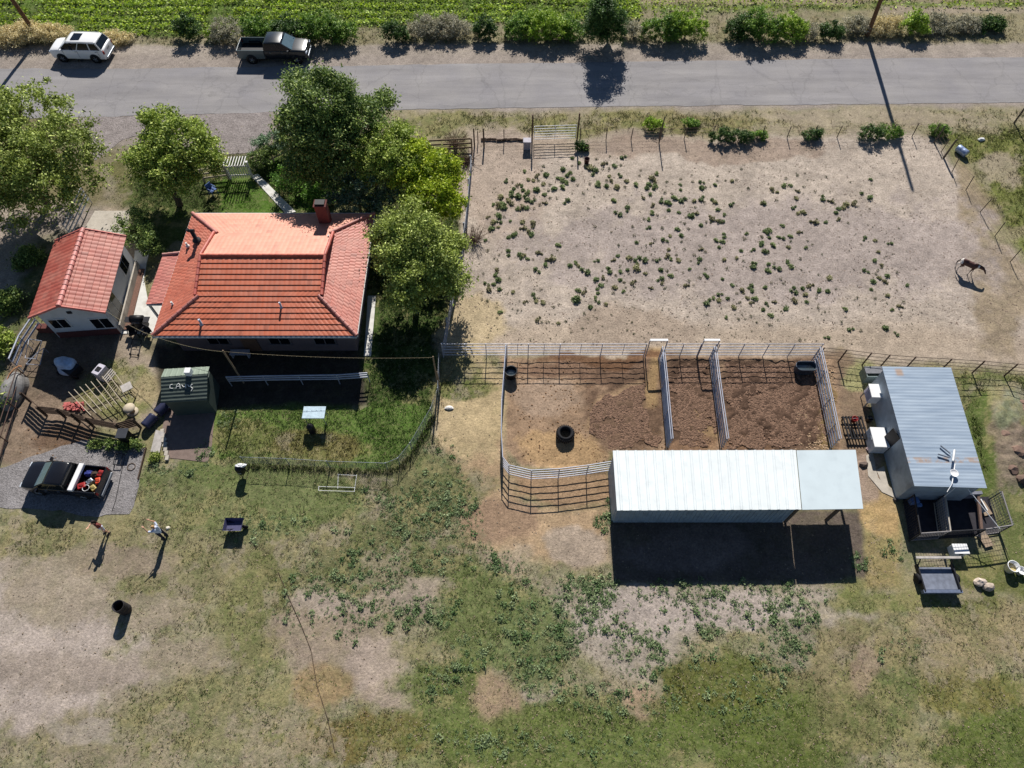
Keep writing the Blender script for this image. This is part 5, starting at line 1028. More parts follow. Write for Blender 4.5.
# dead-straight line of old boards / litter along the wire
mb = MB(); rr = random.Random(4)
for k in range(9):
    a = P(481 + k * 5.2, 140.5 + rr.uniform(-.6, .6)); b = P(486 + k * 5.2, 140.5 + rr.uniform(-.8, .8)); mb.bar(lerp_z(a, .09), lerp_z(b, .10), .09, 6)
tag(mb.build('fallen_log', M_DWOOD), 'dark fallen log lying along the wire left of the paddock gate', 'log')
# paddock gate
def field_gate():
    a, b = P(532, 142), P(577, 140.5); t = thing('field_gate', 'pale five-bar pipe gate between two tall dark posts at the roadside', 'gate', tuple(a)); h = 1.5
    for q in (a, b): mb = MB(); mb.bar(lerp_z(q, 0), lerp_z(q, 2.5), .06, 8); mb.build('post', M_RUSTP, t)
    mb = MB(); d = (b - a).normalized(); a2, b2 = a + d * .15, b - d * .15
    for k in range(6): z = .25 + .24 * k; mb.bar(lerp_z(a2, z), lerp_z(b2, z), .028, 6)
    for f in (0, .5, 1): q = a2.lerp(b2, f); mb.bar(lerp_z(q, .25), lerp_z(q, 1.45), .028, 6)
    mb.build('gate_panel', M_WHITE, t)
field_gate()
mb = MB(); q = P(527, 148); mb.prism([(q.x - .28, q.y - .25), (q.x + .28, q.y - .25), (q.x + .28, q.y + .25), (q.x - .28, q.y + .25)], 0, .7); mb.box((q.x, q.y, .73), (.62, .56, .06)); tag(mb.build('feed_box', mat('grey_lilac_box', (150, 146, 156), .6), bevel=.02), 'small pale box left of the paddock gate', 'box')
for i, (x, y, lab) in enumerate(((586, 150, 'upper of two dark buckets right of the paddock gate'), (586.5, 163, 'lower of two dark buckets right of the paddock gate'))):
    q = P(x, y); mb = MB(); mb.lathe([(.001, .02), (.16, .02), (.17, .0), (.21, .42), (.22, .43), (.19, .42), (.16, .05), (.001, .05)], (q.x, q.y, 0), 14); o = mb.build('bucket', mat('maroon_bucket', (70, 40, 36), .6)); tag(o, lab, 'bucket', 'dark buckets by the paddock gate')
# single posts with long shadows
for (x, y, h, r, lab, tilt) in ((659, 143, 2.4, .05, 'lone tall wooden post standing on the wire below the feathery shrub', (0, 0)), (943.5, 158, 1.7, .08, 'thick dark corner post beside the silver drum', (.05, 0)), (934, 143, 1.5, .05, 'thin brace post at the north-east corner of the paddock', (.1, .1)), (1014, 123, 3.6, .07, 'dark utility post at the right edge in the rough grass', (0, .1)), (484, 146, 1.6, .07, 'dark corner post by the dry branches at the top of the paddock', (0, 0)), (474.5, 146, 1.6, .06, 'second dark corner post beside the wooden rails', (0, 0))):
    q = P(x, y); mb = MB(); mb.bar((q.x, q.y, -.1), (q.x + tilt[0], q.y + tilt[1], h), r, 9, r * .85); mb.bar((q.x + tilt[0], q.y + tilt[1], h), (q.x + tilt[0], q.y + tilt[1], h + .03), r * .9, 9, r * .5); tag(mb.build('fence_post', M_WIREP, base=(q.x, q.y, 0)), lab, 'post')
# board fences
def board_fence(label, base_px, h=1.15, boards=3, m=None, bh=.14, step=2.4, name='board_fence', pm=None, z0=.3, vertical=False):
    m = m or M_WOOD; pts = resample([P(*q) for q in base_px], step); t = thing(name, label, 'fence', tuple(pts[0]))
    for p in pts: mb = MB(); mb.box((p.x, p.y, (h + .05) / 2), (.11, .11, h + .05)); mb.build('post', pm or m, t)
    for i in range(len(pts) - 1):
        a, b = pts[i], pts[i + 1]; d = (b - a).normalized(); nn = Vector((-d.y, d.x, 0)) * .075; mb = MB()
        for k in range(boards):
            z = z0 + (h - z0 - bh / 2) * k / max(1, boards - 1); s = random.uniform(-.03, .03); w_ = nn.normalized() * .018
            mb.hexa([lerp_z(a + nn - w_, z - bh / 2), lerp_z(b + nn - w_, z - bh / 2 + s), lerp_z(b + nn + w_, z - bh / 2 + s), lerp_z(a + nn + w_, z - bh / 2), lerp_z(a + nn - w_, z + bh / 2), lerp_z(b + nn - w_, z + bh / 2 + s), lerp_z(b + nn + w_, z + bh / 2 + s), lerp_z(a + nn + w_, z + bh / 2)])
        mb.build('boards', m, t)
    return t
M_PWOOD = mat('bleached_wood', (172, 166, 160), .9, var=.2, scale=5)
M_GWOOD = mat('grey_bleached_wood', (150, 152, 158), .9, var=.2, scale=5)
board_fence('bleached board fence down the west side of the paddock beside the garden trees', [(471, 168), (467, 215), (462, 255), (452, 305), (443.5, 354)], m=M_GWOOD, boards=3)
board_fence('weathered wooden rail fence at the roadside end of the garden', [(400, 158), (430, 153), (472, 151)], m=M_WOOD)
board_fence('cream board fence left of the white picket gate', [(205, 182), (229, 179)], m=M_LWOOD, boards=3, step=1.8)
board_fence('cream double-rail fence right of the white picket gate, under the dark tree', [(255, 171), (274, 162), (294, 152)], m=M_LWOOD, boards=3, step=2.0)
def picket_gate():
    a, b = P(231, 179), P(253, 178); t = thing('picket_gate', 'white slatted picket gate at the top of the garden path', 'gate', tuple(a)); d = (b - a)
    for q in (a, b): mb = MB(); mb.box((q.x, q.y, .75), (.12, .12, 1.5)); mb.box((q.x, q.y, 1.53), (.18, .18, .06)); mb.build('post', M_TRIM, t)
    mb = MB()
    for k in range(9): q = a + d * ((k + .7) / 9.5); mb.box((q.x, q.y - .05, .72), (.07, .02, 1.2))
    mb.build('pickets', M_TRIM, t); mb = MB()
    for z in (.3, 1.1): mb.hexa([lerp_z(a + Vector((.07, -.03, 0)), z), lerp_z(b + Vector((-.07, -.03, 0)), z), lerp_z(b + Vector((-.07, .0, 0)), z), lerp_z(a + Vector((.07, .0, 0)), z), lerp_z(a + Vector((.07, -.03, 0)), z + .1), lerp_z(b + Vector((-.07, -.03, 0)), z + .1), lerp_z(b + Vector((-.07, .0, 0)), z + .1), lerp_z(a + Vector((.07, .0, 0)), z + .1)])
    mb.build('gate_rail', M_TRIM, t); mb = MB()
    for k in range(8): mb.box((a.x + d.x * (k + .5) / 8, a.y + d.y * (k + .5) / 8, 1.62), (.06, 1.0, .05))
    mb.build('arbor_slats', M_TRIM, t)
picket_gate()
# chain-link fence round the lawn
def chain_link(label, base_px, h=.95, step=3.0, pitch=.12, m=None, wr=.003):
    pts = [P(*q) for q in base_px]; t = thing('chain_link_fence', label, 'fence', tuple(pts[0])); m = m or M_GALV
    full = resample(pts, step)
    for p in full: mb = MB(); mb.bar(lerp_z(p, 0), lerp_z(p, h + .05), .025, 7); mb.build('post', m, t)
    mb = MB(); mb.tube([lerp_z(p, h) for p in full], .012, 6); mb.build('top_rail', m, t)
    Vv, Qq = [], []; 
    for i in range(len(full) - 1):
        a, b = full[i], full[i + 1]; L_ = (b - a).length; n = int((L_ + h) / pitch)
        for s in (1, -1):
            for k in range(n):
                x0 = k * pitch - (h if s > 0 else 0); x1 = x0 + h; z0_, z1_ = (0, h)
                u0, u1 = max(0, x0), min(L_, x1)
                if u1 <= u0: continue
                za, zb_ = (u0 - x0), (u1 - x0)
                if s < 0: za, zb_ = h - za, h - zb_
                p = lerp_z(a.lerp(b, u0 / L_), za + .03); q = lerp_z(a.lerp(b, u1 / L_), zb_ + .03)
                dd = (q - p).normalized(); nn = Vector((-(b - a).y, (b - a).x, 0)).normalized() * wr; uu = dd.cross(nn).normalized() * wr; c0 = len(Vv)
                Vv += [tuple(p + nn), tuple(p + uu), tuple(p - nn - uu), tuple(q + nn), tuple(q + uu), tuple(q - nn - uu)]
                Qq += [(c0, c0 + 1, c0 + 4, c0 + 3), (c0 + 1, c0 + 2, c0 + 5, c0 + 4), (c0 + 2, c0, c0 + 3, c0 + 5)]
    o = np_mesh('wire_mesh', np.array(Vv), np.array(Qq), m, off=tuple(pts[0])); o.parent = t; o.location = (0, 0, 0); return t
chain_link('pale chain-link fence round the lawn south of the house', [(440, 362), (439, 396), (432, 416), (412, 450), (400, 465), (388, 470), (330, 468), (290, 465.5), (246, 464)])
pipe_fence('three blue-grey pipe rails in the shade behind the house', [(232, 386), (268, 385), (303, 384.5), (340, 384), (370, 382)], h=1.05, rails=3, r=.045, m=M_STEEL, z0=.6)
# poles and the string of lights
def pole(x, y, z, r, lab, m=M_WOOD):
    q = P(x, y, z); t = thing('yard_pole', lab, 'pole', (q.x, q.y, 0)); mb = MB(); mb.bar((q.x, q.y, -.1), (q.x, q.y, z), r, 9, r * .8); mb.build('shaft', m, t); mb = MB(); mb.lathe([(.001, 0), (r, 0), (r * .6, .05), (.001, .06)], (q.x, q.y, z), 8); mb.build('cap', m, t); return Vector((q.x, q.y, z))
pA = pole(223, 351, 3.5, .06, 'weathered pole behind the house carrying the string of lights'); pB = pole(433, 357, 3.1, .06, 'pole at the corner of the chain-link fence where the light string ends')
pole(437, 372, 2.1, .045, 'shorter leaning post beside the end pole of the light string')
def cable(pts, sag, r=.012, n=14):
    o = []
    for i in range(len(pts) - 1):
        a, b = Vector(pts[i]), Vector(pts[i + 1])
        for k in range(n): t = k / n; q = a.lerp(b, t); q.z -= sag * 4 * t * (1 - t); o.append(q)
    return o + [Vector(pts[-1])]
t = thing('string_lights', 'string of small pale bulbs slung from the house corner past two poles', 'light string', (SW.x, SW.y, 0))
cp_ = cable([P(106, 311, 2.7), P(153, 336, 2.85), pA - Vector((0, 0, .05)), pB - Vector((0, 0, .05))], .3, n=22)
mb = MB(); mb.tube(cp_, .008, 4); mb.build('cord', mat('cord', (120, 108, 84), .7), t)
mb = MB()
for k in range(0, len(cp_) - 1):
    for f in (0, .5): q = cp_[k].lerp(cp_[k + 1], f); mb.lathe([(.001, -.05), (.018, -.04), (.02, -.02), (.01, 0), (.001, 0)], q, 6)
mb.build('bulbs', mat('bulb_glass', (214, 200, 160), .3), t)
# utility poles of the road
def utility(bx, by, top, lab, lean):
    b = P(bx, by); t = thing('utility_pole', lab, 'utility pole', (b.x, b.y, 0)); tp = Vector((b.x + lean[0], b.y + lean[1], top)); mb = MB(); mb.bar((b.x, b.y, -.3), tp, .19, 12, .13); mb.build('shaft', mat('creosote_pole', (112, 82, 58), .9, var=.25, scale=4), t)
    mb = MB(); mb.lathe([(.05, 0), (.06, .05), (.03, .09), (.05, .13), (.001, .15)], (tp.x, tp.y, top), 8); mb.build('insulator', M_WHITE, t)
    return tp
utility(39, 38, 13, 'brown wooden utility pole rising from dry brush behind the white car', (-1.1, .3))
utility(867.5, 36, 15.1, 'dark utility pole on the right with a long shadow across road and paddock', (-1.3, .1))
# rails west and north of the garage
pipe_fence('thick pale pipe rails leaning beside the north-west corner of the garage', [(92, 203), (84, 221), (75, 240)], h=1.5, rails=4, r=.05, z0=.5)
pipe_fence('white pipe rails in the shade along the west side of the garage yard', [(46, 330), (33, 350), (24, 372)], h=1.5, rails=3, r=.055, z0=.8, m=M_STEEL)
pipe_fence('dark sagging pipe fence going down the left edge to the gravel', [(28, 378), (18, 410), (8, 442), (-2, 476)], h=1.1, rails=3, m=M_RUSTP, r=.03)
board_fence('crooked dark old-wood rail fence across the dirt above the gravel pad', [(31, 402), (47, 416), (66, 418), (94, 427), (124, 433), (141, 428)], m=M_DWOOD, boards=5, h=1.05, step=1.3, bh=.11)
# ================================================================== THINGS IN THE YARDS
def at(px, py, z=0): return P(px, py, z)
def lab(o, l, c, g=None): return tag(o, l, c, g)
# stock tub, oval tank, tyre
q = at(511, 376); t = thing('water_tub', 'deep round black tub against the corner of the pipe corral', 'tub', (q.x, q.y, 0))
mb = MB(); mb.lathe([(.001, 0), (.30, 0), (.36, .55), (.40, .58), (.40, .62), (.34, .62), (.31, .55), (.27, .1), (.001, .1)], (q.x, q.y, 0), 24); mb.build('shell', M_PLASTIC, t)
mb = MB(); mb.lathe([(.001, .40), (.31, .40)], (q.x, q.y, 0), 24); mb.build('water', mat('tub_water', (60, 70, 74), .05, spec=1), t)
q = at(803, 371); t = thing('stock_tank', 'oval dark grey-blue stock tank in the north-east corner of the brown pen', 'water tank', (q.x, q.y, 0))
def oval(a, b, rr, z, n=28):
    o = []
    for i in range(n):
        th = 2 * math.pi * i / n; x = math.cos(th); y = math.sin(th); sx = (a - b) * (1 if x > 0 else -1) if abs(x) > 1e-6 else 0; o.append((sx + b * x * rr, b * y * rr, z))
    return o
def oval_mesh(mb, c, prof, a, b):
    n = 28; vs = []
    for (rr, z) in prof: vs += [Vector(p) + Vector(c) for p in oval(a, b, rr, z, n)]
    mb.add(vs, [(k * n + i, k * n + (i + 1) % n, (k + 1) * n + (i + 1) % n, (k + 1) * n + i) for k in range(len(prof) - 1) for i in range(n)], True); mb.add(vs[:n], [tuple(range(n - 1, -1, -1))])
mb = MB(); oval_mesh(mb, (q.x, q.y, 0), [(.9, 0), (1, .12), (1, .55), (1.1, .58), (1.1, .62), (.96, .62), (.92, .5), (.9, .12)], .62, .32); mb.build('shell', mat('grey_blue_tank', (64, 72, 84), .5), t)
mb = MB(); vs = [Vector(p) + Vector((q.x, q.y, 0)) for p in oval(.62, .32, .93, .42)]; mb.add(vs, [tuple(range(28))]); mb.build('water', MATS['tub_water'], t)
q = at(565, 436); mb = MB(); prof = []
for k in range(13): a = math.pi * 2 * k / 12; prof.append((.40 + .12 * math.cos(a), .26 + .26 * math.sin(a)))
mb.lathe(prof, (q.x, q.y, 0), 30)
for k in range(26):
    a = 2 * math.pi * k / 26; mb.box((q.x + .525 * math.cos(a), q.y + .525 * math.sin(a), .26), (.04, .05, .34), rz=a)
lab(mb.build('tyre_feeder', mat('tyre_rubber', (30, 30, 33), .85, var=.2, scale=12)), 'thick black tyre lying in the middle of the western corral pen', 'tyre')
# trough north of the shed
q = at(868, 378); t = thing('feed_trough', 'long grey-green metal trough behind the north wall of the blue-grey shed', 'trough', (q.x, q.y, 0)); L_, W_, H_ = 1.55, .7, .75
mb = MB(); x, y = q.x + .3, q.y
for (c, d) in (((x, y - W_ / 2, H_ / 2), (L_, .05, H_)), ((x, y + W_ / 2, H_ / 2), (L_, .05, H_)), ((x - L_ / 2 + .025, y, H_ / 2), (.05, W_ - .06, H_)), ((x + L_ / 2 - .025, y, H_ / 2), (.05, W_ - .06, H_)), ((x, y, .1), (L_ - .1, W_ - .06, .06))): mb.box(c, d)
mb.build('shell', mat('grey_green_metal', (120, 132, 130), .5, .2), t); mb = MB(); mb.box((x, y + .1, H_ + .02), (L_ + .06, .5, .05)); mb.build('cover', mat('greyish_cover', (112, 112, 116), .6), t)
# cooler, freezer, grate, bucket, bricks by the shed
sdir = (NWs - SWs); ra = math.atan2(sdir.y, sdir.x) - math.pi / 2
def rbox(mb, c, d, z, h, rz=0): mb.box((c.x, c.y, z + h / 2), (d[0], d[1], h), rz=rz)
q = at(868, 402); t = thing('evaporative_cooler', 'white boxy cooler unit on legs at the north end of the shed wall', 'cooler', (q.x, q.y, 0))
mb = MB(); rbox(mb, q, (.85, .85), .55, .75, ra); mb.build('cabinet', M_WHITE, t, bevel=.03); mb = MB(); rbox(mb, q, (.93, .93), 1.303, .05, ra); mb.build('lid', M_WHITE, t, bevel=.02)
mb = MB(); c = q + Vector((-.44, 0, 0)); 
for k in range(5): rbox(mb, q + Vector((-.43, 0, 0)), (.03, .7), .65 + k * .12, .05, ra)
mb.build('louvres', mat('lilac_grey', (150, 146, 168), .6), t)
for sx in (-1, 1):
    for sy in (-1, 1): mb = MB(); rbox(mb, q + Vector((sx * .36, sy * .36, 0)), (.06, .06), 0, .55, ra); mb.build('leg', M_GALV, t)
q = at(873, 444); t = thing('chest_freezer', 'white chest freezer standing along the shed wall', 'freezer', (q.x, q.y, 0))
mb = MB(); rbox(mb, q, (.85, 1.25), .04, .78, ra); mb.build('cabinet', mat('pale_blue_white', (196, 204, 214), .4), t, bevel=.03); mb = MB(); rbox(mb, q, (.88, 1.28), .82, .08, ra); mb.build('lid', M_WHITE, t, bevel=.03)
mb = MB(); rbox(mb, q + Vector((-.46, 0, 0)), (.04, .25), .76, .05, ra); mb.build('handle', M_GALV, t); mb = MB(); rbox(mb, q, (.7, 1.1), 0, .04, ra); mb.build('plinth', M_BLACK, t)
q = at(853, 430); t = thing('plastic_pallet', 'black slatted crate frame lying on the dirt west of the freezer', 'pallet', (q.x, q.y, 0)); mb = MB()
for k in range(7): rbox(mb, q + Vector((-.55 + k * .18, 0, 0)), (.08, 1.5), .30, .05)
mb.build('slats', M_BLACK, t); mb = MB()
for sy in (-.7, 0, .7): rbox(mb, q + Vector((0, sy, 0)), (1.25, .08), .22, .07)
mb.build('bearers', M_BLACK, t)
for sx in (-.5, .5):
    for sy in (-.65, .65): mb = MB(); rbox(mb, q + Vector((sx, sy, 0)), (.08, .08), 0, .22); mb.build('leg', M_BLACK, t)
def bucket(px, py, r, h, m, l, z=0, n=16, cat='bucket', fill=None):
    c = at(px, py, z); t = thing('bucket', l, cat, (c.x, c.y, z)); mb = MB(); mb.lathe([(.001, 0), (r * .82, 0), (r, h), (r * 1.06, h), (r * 1.06, h + .02), (r * .94, h + .02), (r * .78, .03), (.001, .03)], (c.x, c.y, z), n); mb.build('shell', m, t)
    if fill: mb = MB(); mb.lathe([(.001, h * .55), (r * .86, h * .55)], (c.x, c.y, z), n); mb.build('contents', fill, t)
    mb = MB(); a = [Vector((c.x + r * math.cos(th), c.y - .02, z + h + r * .5 * math.sin(th))) for th in np.linspace(0, math.pi, 7)]; mb.tube(a, .008, 4); mb.build('handle', M_GALV, t); return t
bucket(853, 421, .17, .3, M_RED, 'small red bucket sitting on the black slatted frame', z=.35)
bucket(868, 421, .16, .34, M_BLACK, 'black bucket between the cooler and the freezer')
bucket(1008, 569, .30, .5, M_WHITE, 'larger white tub right of the kennel', fill=mat('grain', (176, 160, 112), .9)); bucket(1018.5, 572, .22, .28, M_WHITE, 'smaller white basin beside the large tub', fill=M_WHITE)
rr = random.Random(8)
def stone(px, py, s, rgb, l, seed, name='stone'):
    c = at(px, py); bm = bmesh.new(); bmesh.ops.create_icosphere(bm, subdivisions=2, radius=1); r_ = random.Random(seed)
    for v in bm.verts: k = r_.uniform(.82, 1.15); v.co = Vector((v.co.x * s[0] * k, v.co.y * s[1] * k, max(-.3, v.co.z) * s[2] * k + s[2] * .25))
    me = bpy.data.meshes.new(name); bm.to_mesh(me); bm.free(); me.materials.append(mat('stone_%d_%d_%d' % rgb, rgb, .95, var=.2)); o = bpy.data.objects.new(name, me); COL.objects.link(o); o.location = (c.x, c.y, 0); return tag(o, l, 'stone')
stone(868.5, 449.5, (.18, .15, .14), (160, 140, 140), 'pinkish stone at the foot of the freezer', 1); stone(863, 464.5, (.28, .18, .16), (110, 96, 88), 'two-tone dark stone beside the concrete strip', 2)
stone(979, 583, (.30, .24, .30), (200, 184, 170), 'pale upright stone below the kennel', 3); stone(987, 587, (.32, .24, .26), (170, 156, 142), 'rounder greyish stone touching the pale one below the kennel', 4); stone(895, 500, (.14, .14, .12), (80, 76, 74), 'small dark stone at the end of the concrete strip', 5)
stone(449, 408, (.28, .14, .10), (214, 210, 204), 'white lump of rubble outside the corner of the chain-link fence', 6); stone(981, 140, (.3, .2, .16), (206, 206, 206), 'white scrap in the grass right of the silver drum', 7)
stone(1014, 452, (.5, .4, .35), (122, 100, 88), 'large clod on the dug bank right of the shed', 8); stone(1003, 436, (.45, .35, .28), (122, 100, 88), 'brown clod halfway up the dug bank', 9); stone(1010, 470, (.45, .4, .3), (110, 90, 80), 'lowest big clod of the dug bank', 10); stone(996, 420, (.35, .3, .2), (128, 106, 92), 'upper brown clod on the dug bank', 11); stone(1021, 480, (.4, .3, .3), (104, 86, 76), 'dark clod at the right edge under the dug bank', 12)
stone(168, 528, (.12, .1, .06), (214, 206, 190), 'small white scrap above the person with raised arms', 13)
# silver drum in the rough grass
q = at(960, 154); t = thing('drum', 'silver-blue drum lying in the grass at the paddock corner', 'drum', (q.x, q.y, 0)); mb = MB(); R3 = Matrix.Rotation(.5, 3, 'Z'); mb.lathe([(.001, -.42), (.28, -.42), (.29, -.4), (.28, -.2), (.29, -.14), (.28, -.1), (.28, .1), (.29, .14), (.28, .2), (.29, .4), (.28, .42), (.001, .42)], (q.x, q.y, .29), 18, 'y', R3); mb.build('shell', mat('silver_blue', (150, 166, 196), .35, .5), t)
# kennel against the south wall of the shed
k0 = at(899, 500); t = thing('dog_kennel', 'dark wire-panelled kennel runs attached to the south wall of the shed', 'kennel', (k0.x, k0.y, 0))
A = [at(903, 499), at(909, 541), at(998, 533), at(988, 497)]; mb = MB(); mb.prism([(p.x, p.y) for p in A], .02, .06); mb.build('floor', mat('dark_floor', (46, 44, 50), .8, var=.3, scale=3), t)
kh = 1.25; MK = mat('kennel_rail', (126, 122, 122), .6, .1, var=.2); MD_ = M_DARKMETAL
def kp(px, py): return at(px, py)
K = [kp(903, 503), kp(909, 541), kp(938, 539), kp(972, 537), kp(998, 533), kp(988, 500), kp(933, 503)]
for p in K: mb = MB(); mb.bar(lerp_z(p, 0), lerp_z(p, kh), .035, 7); mb.build('post', MD_, t)
for (i, j, m_) in ((0, 1, MD_), (1, 2, MK), (2, 3, MD_), (3, 4, MK), (4, 5, MK), (2, 6, M_CONC)):
    a, b = K[i], K[j]; mb = MB(); mb.bar(lerp_z(a, kh), lerp_z(b, kh), .04, 6); mb.bar(lerp_z(a, .1), lerp_z(b, .1), .03, 6); n = int((b - a).length / .14)
    for k in range(1, n): c = a.lerp(b, k / n); mb.bar(lerp_z(c, .1), lerp_z(c, kh), .009, 4)
    for z in (.3, .5, .7, .9, 1.1): mb.bar(lerp_z(a, z), lerp_z(b, z), .008, 4)
    mb.build('wire_panel', m_, t)
mb = MB()
for (a, b) in (((936, 500), (943, 533)), ((936, 499), (975, 497))): a, b = at(*a), at(*b); d = (b - a).normalized(); nn = Vector((-d.y, d.x, 0)) * .09; mb.hexa([lerp_z(a - nn, 0), lerp_z(b - nn, 0), lerp_z(b + nn, 0), lerp_z(a + nn, 0), lerp_z(a - nn, .7), lerp_z(b - nn, .7), lerp_z(b + nn, .7), lerp_z(a + nn, .7)])
mb.build('block_wall', mat('block_grey', (120, 122, 132), .9), t)
mb = MB(); a, b = at(971, 500), at(974, 533); mb.hexa([lerp_z(a, .5), lerp_z(a + Vector((.14, 0, 0)), .5), lerp_z(b + Vector((.14, 0, 0)), .5), lerp_z(b, .5), lerp_z(a, .62), lerp_z(a + Vector((.14, 0, 0)), .62), lerp_z(b + Vector((.14, 0, 0)), .62), lerp_z(b, .62)]); mb.build('brown_board', mat('brown_board', (104, 84, 74), .9), t)
for (a, l) in (((983, 509), 'mat_up'), ((984, 540), 'mat_down')): c = at(*a); mb = MB(); mb.box((c.x, c.y, .10), (.5, .8, .05), rz=.25); mb.build('plywood_mat', mat('plywood', (150, 132, 112), .9), t)
mb = MB(); c = at(978, 507); mb.box((c.x, c.y, .3), (.06, .8, .45), rz=.2); mb.build('white_edge', M_WHITE, t)
mb = MB(); mb.bar(at(968, 489, 2.1), at(1000, 529, 1.35), .022, 6); mb.bar(at(955, 488, 2.1), at(944, 497, 1.4), .02, 6); mb.build('brace', M_WHITE, t)
mb = MB(); a, b = at(986, 498), at(1000, 532); 
for z in (.3, .6, .9, 1.2): mb.bar(lerp_z(a, z), lerp_z(b, z), .012, 5)
for k in range(16): c = a.lerp(b, k / 15); mb.bar(lerp_z(c, .05), lerp_z(c, 1.25), .010, 4)
mb.build('leaning_panel', M_GALV, t)
q = at(911, 503); mb = MB(); mb.box((q.x, q.y, .30), (.5, .35, .3), rz=.2); mb.box((q.x + .3, q.y - .2, .2), (.25, .2, .2)); lab(mb.build('blue_tarp', mat('blue_tarp', (90, 120, 168), .6), bevel=.04), 'crumpled blue tarp at the corner of the kennel', 'tarp')
q = at(955, 552); t = thing('storage_box', 'white lidded box standing in the shade below the kennel', 'box', (q.x, q.y, 0)); mb = MB(); rbox(mb, q, (.75, .5), 0, .5); mb.build('body', M_WHITE, t, bevel=.03); mb = MB(); rbox(mb, q, (.8, .55), .503, .07); mb.build('lid', M_WHITE, t, bevel=.02)
mb = MB(); rbox(mb, q + Vector((0, -.28, 0)), (.2, .03), .40, .05); mb.build('handle', M_DARKMETAL, t)
# trailer bed
q = at(934, 580); t = thing('utility_trailer', 'small flat trailer with a grey deck and one pale board across its front', 'trailer', (q.x, q.y, 0)); mb = MB(); rbox(mb, q, (1.8, 1.15), .28, .06); mb.build('deck', mat('grey_deck', (112, 118, 132), .7, var=.25, scale=4), t)
for sx in (-.92, .92): mb = MB(); rbox(mb, q + Vector((sx, 0, 0)), (.07, 1.4), .24, .28); mb.build('side_rail', M_DARKMETAL, t)
mb = MB(); rbox(mb, q + Vector((0, -.70, 0)), (2.0, .16), .22, .26); mb.build('rear_bar', mat('blue_grey_metal', (96, 106, 128), .5), t)
mb = MB(); rbox(mb, q + Vector((.1, .95, 0)), (2.35, .12), .75, .10); mb.build('front_board', M_PWOOD, t)
for sx in (-.8, .9): mb = MB(); mb.bar((q.x + sx, q.y + .65, .3), (q.x + sx, q.y + .95, .8), .03, 6); mb.build('board_bracket', M_DARKMETAL, t)
for sx in (-1.02, 1.02): mb = MB(); mb.lathe([(.001, -.07), (.16, -.07), (.25, -.06), (.27, -.03), (.27, .03), (.25, .06), (.16, .07), (.001, .07)], (q.x + sx, q.y, .26), 18, 'x'); mb.build('wheel', MATS['tyre_rubber'], t)
# antenna and brackets on the shed roof
zr_ = zs + .08; q = at(953, 474, zr_); t = thing('tv_antenna', 'white dish antenna and mast lying on the blue-grey shed roof', 'antenna', (q.x, q.y, zr_)); mb = MB(); mb.lathe([(.001, .02), (.12, .03), (.2, .08), (.22, .12), (.2, .10), (.1, .05), (.001, .04)], (q.x, q.y, zr_ + .03), 16); mb.build('dish', M_WHITE, t)
mb = MB(); mb.bar(at(952, 484, zr_ + .04), at(955, 464, zr_ + .06), .03, 6); mb.bar(at(952, 484, zr_ + .04), at(947, 492, zr_), .015, 5); mb.build('mast', M_WHITE, t); mb = MB(); mb.bar(at(953, 461, zr_ + .25), at(954.5, 450, zr_ + .25), .06, 6); mb.build('feed_arm', M_WHITE, t)
for i, (a, b) in enumerate((((940.5, 445.5), (950.5, 453.5)), ((938, 454), (949.5, 457.5)))): mb = MB(); mb.bar(at(*a, zr_ + .06), at(*b, zr_ + .06), .045, 8); lab(mb.build('roof_tube', M_GALV), ['upper short grey tube lying on the shed roof', 'lower short grey tube lying on the shed roof'][i], 'tube')
# lawn things
q = at(313, 428); t = thing('covered_table', 'pale blue-topped pedestal table on the fenced lawn', 'table', (q.x, q.y, 0)); tp = at(314, 412.5, 1.0); mb = MB(); mb.box((tp.x, tp.y, 1.0), (1.3, .8, .05)); mb.build('top', mat('pale_blue_top', (176, 196, 206), .5), t, bevel=.015)
for sx in (-.55, .55):
    for sy in (-.3, .3): mb = MB(); mb.bar((tp.x + sx, tp.y + sy, 0), (tp.x + sx * .9, tp.y + sy * .9, .975), .022, 6); mb.build('leg', M_GALV, t)
q = at(313, 432); t = thing('charcoal_smoker', 'black barrel smoker standing in front of the pale-topped table', 'smoker', (q.x, q.y, 0)); mb = MB(); mb.lathe([(.001, .1), (.2, .1), (.22, .14), (.22, .72), (.16, .82), (.04, .86), (.04, .9), (.001, .9)], (q.x, q.y, 0), 18); mb.build('barrel', M_BLACK, t)
for k in range(3): a = k * 2.09; mb = MB(); mb.bar((q.x + .2 * math.cos(a), q.y + .2 * math.sin(a), 0), (q.x + .18 * math.cos(a), q.y + .18 * math.sin(a), .16), .02, 5); mb.build('leg', M_BLACK, t)
def hs(px, py, h): return at(px, py, h)
t = thing('pipe_goal_frame', 'white pipe frame lying flat on the grass below the lawn fence', 'frame', tuple(at(318, 490))); mb = MB()
for a, b in (((319, 491), (355, 492)), ((319, 487), (355, 488)), ((338, 489), (338.5, 474)), ((354.5, 492), (357, 475)), ((319, 487), (319, 491)), ((338, 475), (357, 476))): mb.bar(at(*a) + Vector((0, 0, .07)), at(*b) + Vector((0, 0, .07)), .013, 6)
mb.build('pipes', M_WHITE, t)
q = at(244, 474); t = thing('barrel_grill', 'black barrel grill with a crumpled white cover at the end of the lawn fence', 'grill', (q.x, q.y, 0)); mb = MB(); mb.lathe([(.001, .35), (.22, .35), (.25, .4), (.25, .85), (.2, .95), (.001, 1.0)], (q.x, q.y, 0), 18); mb.build('barrel', M_BLACK, t)
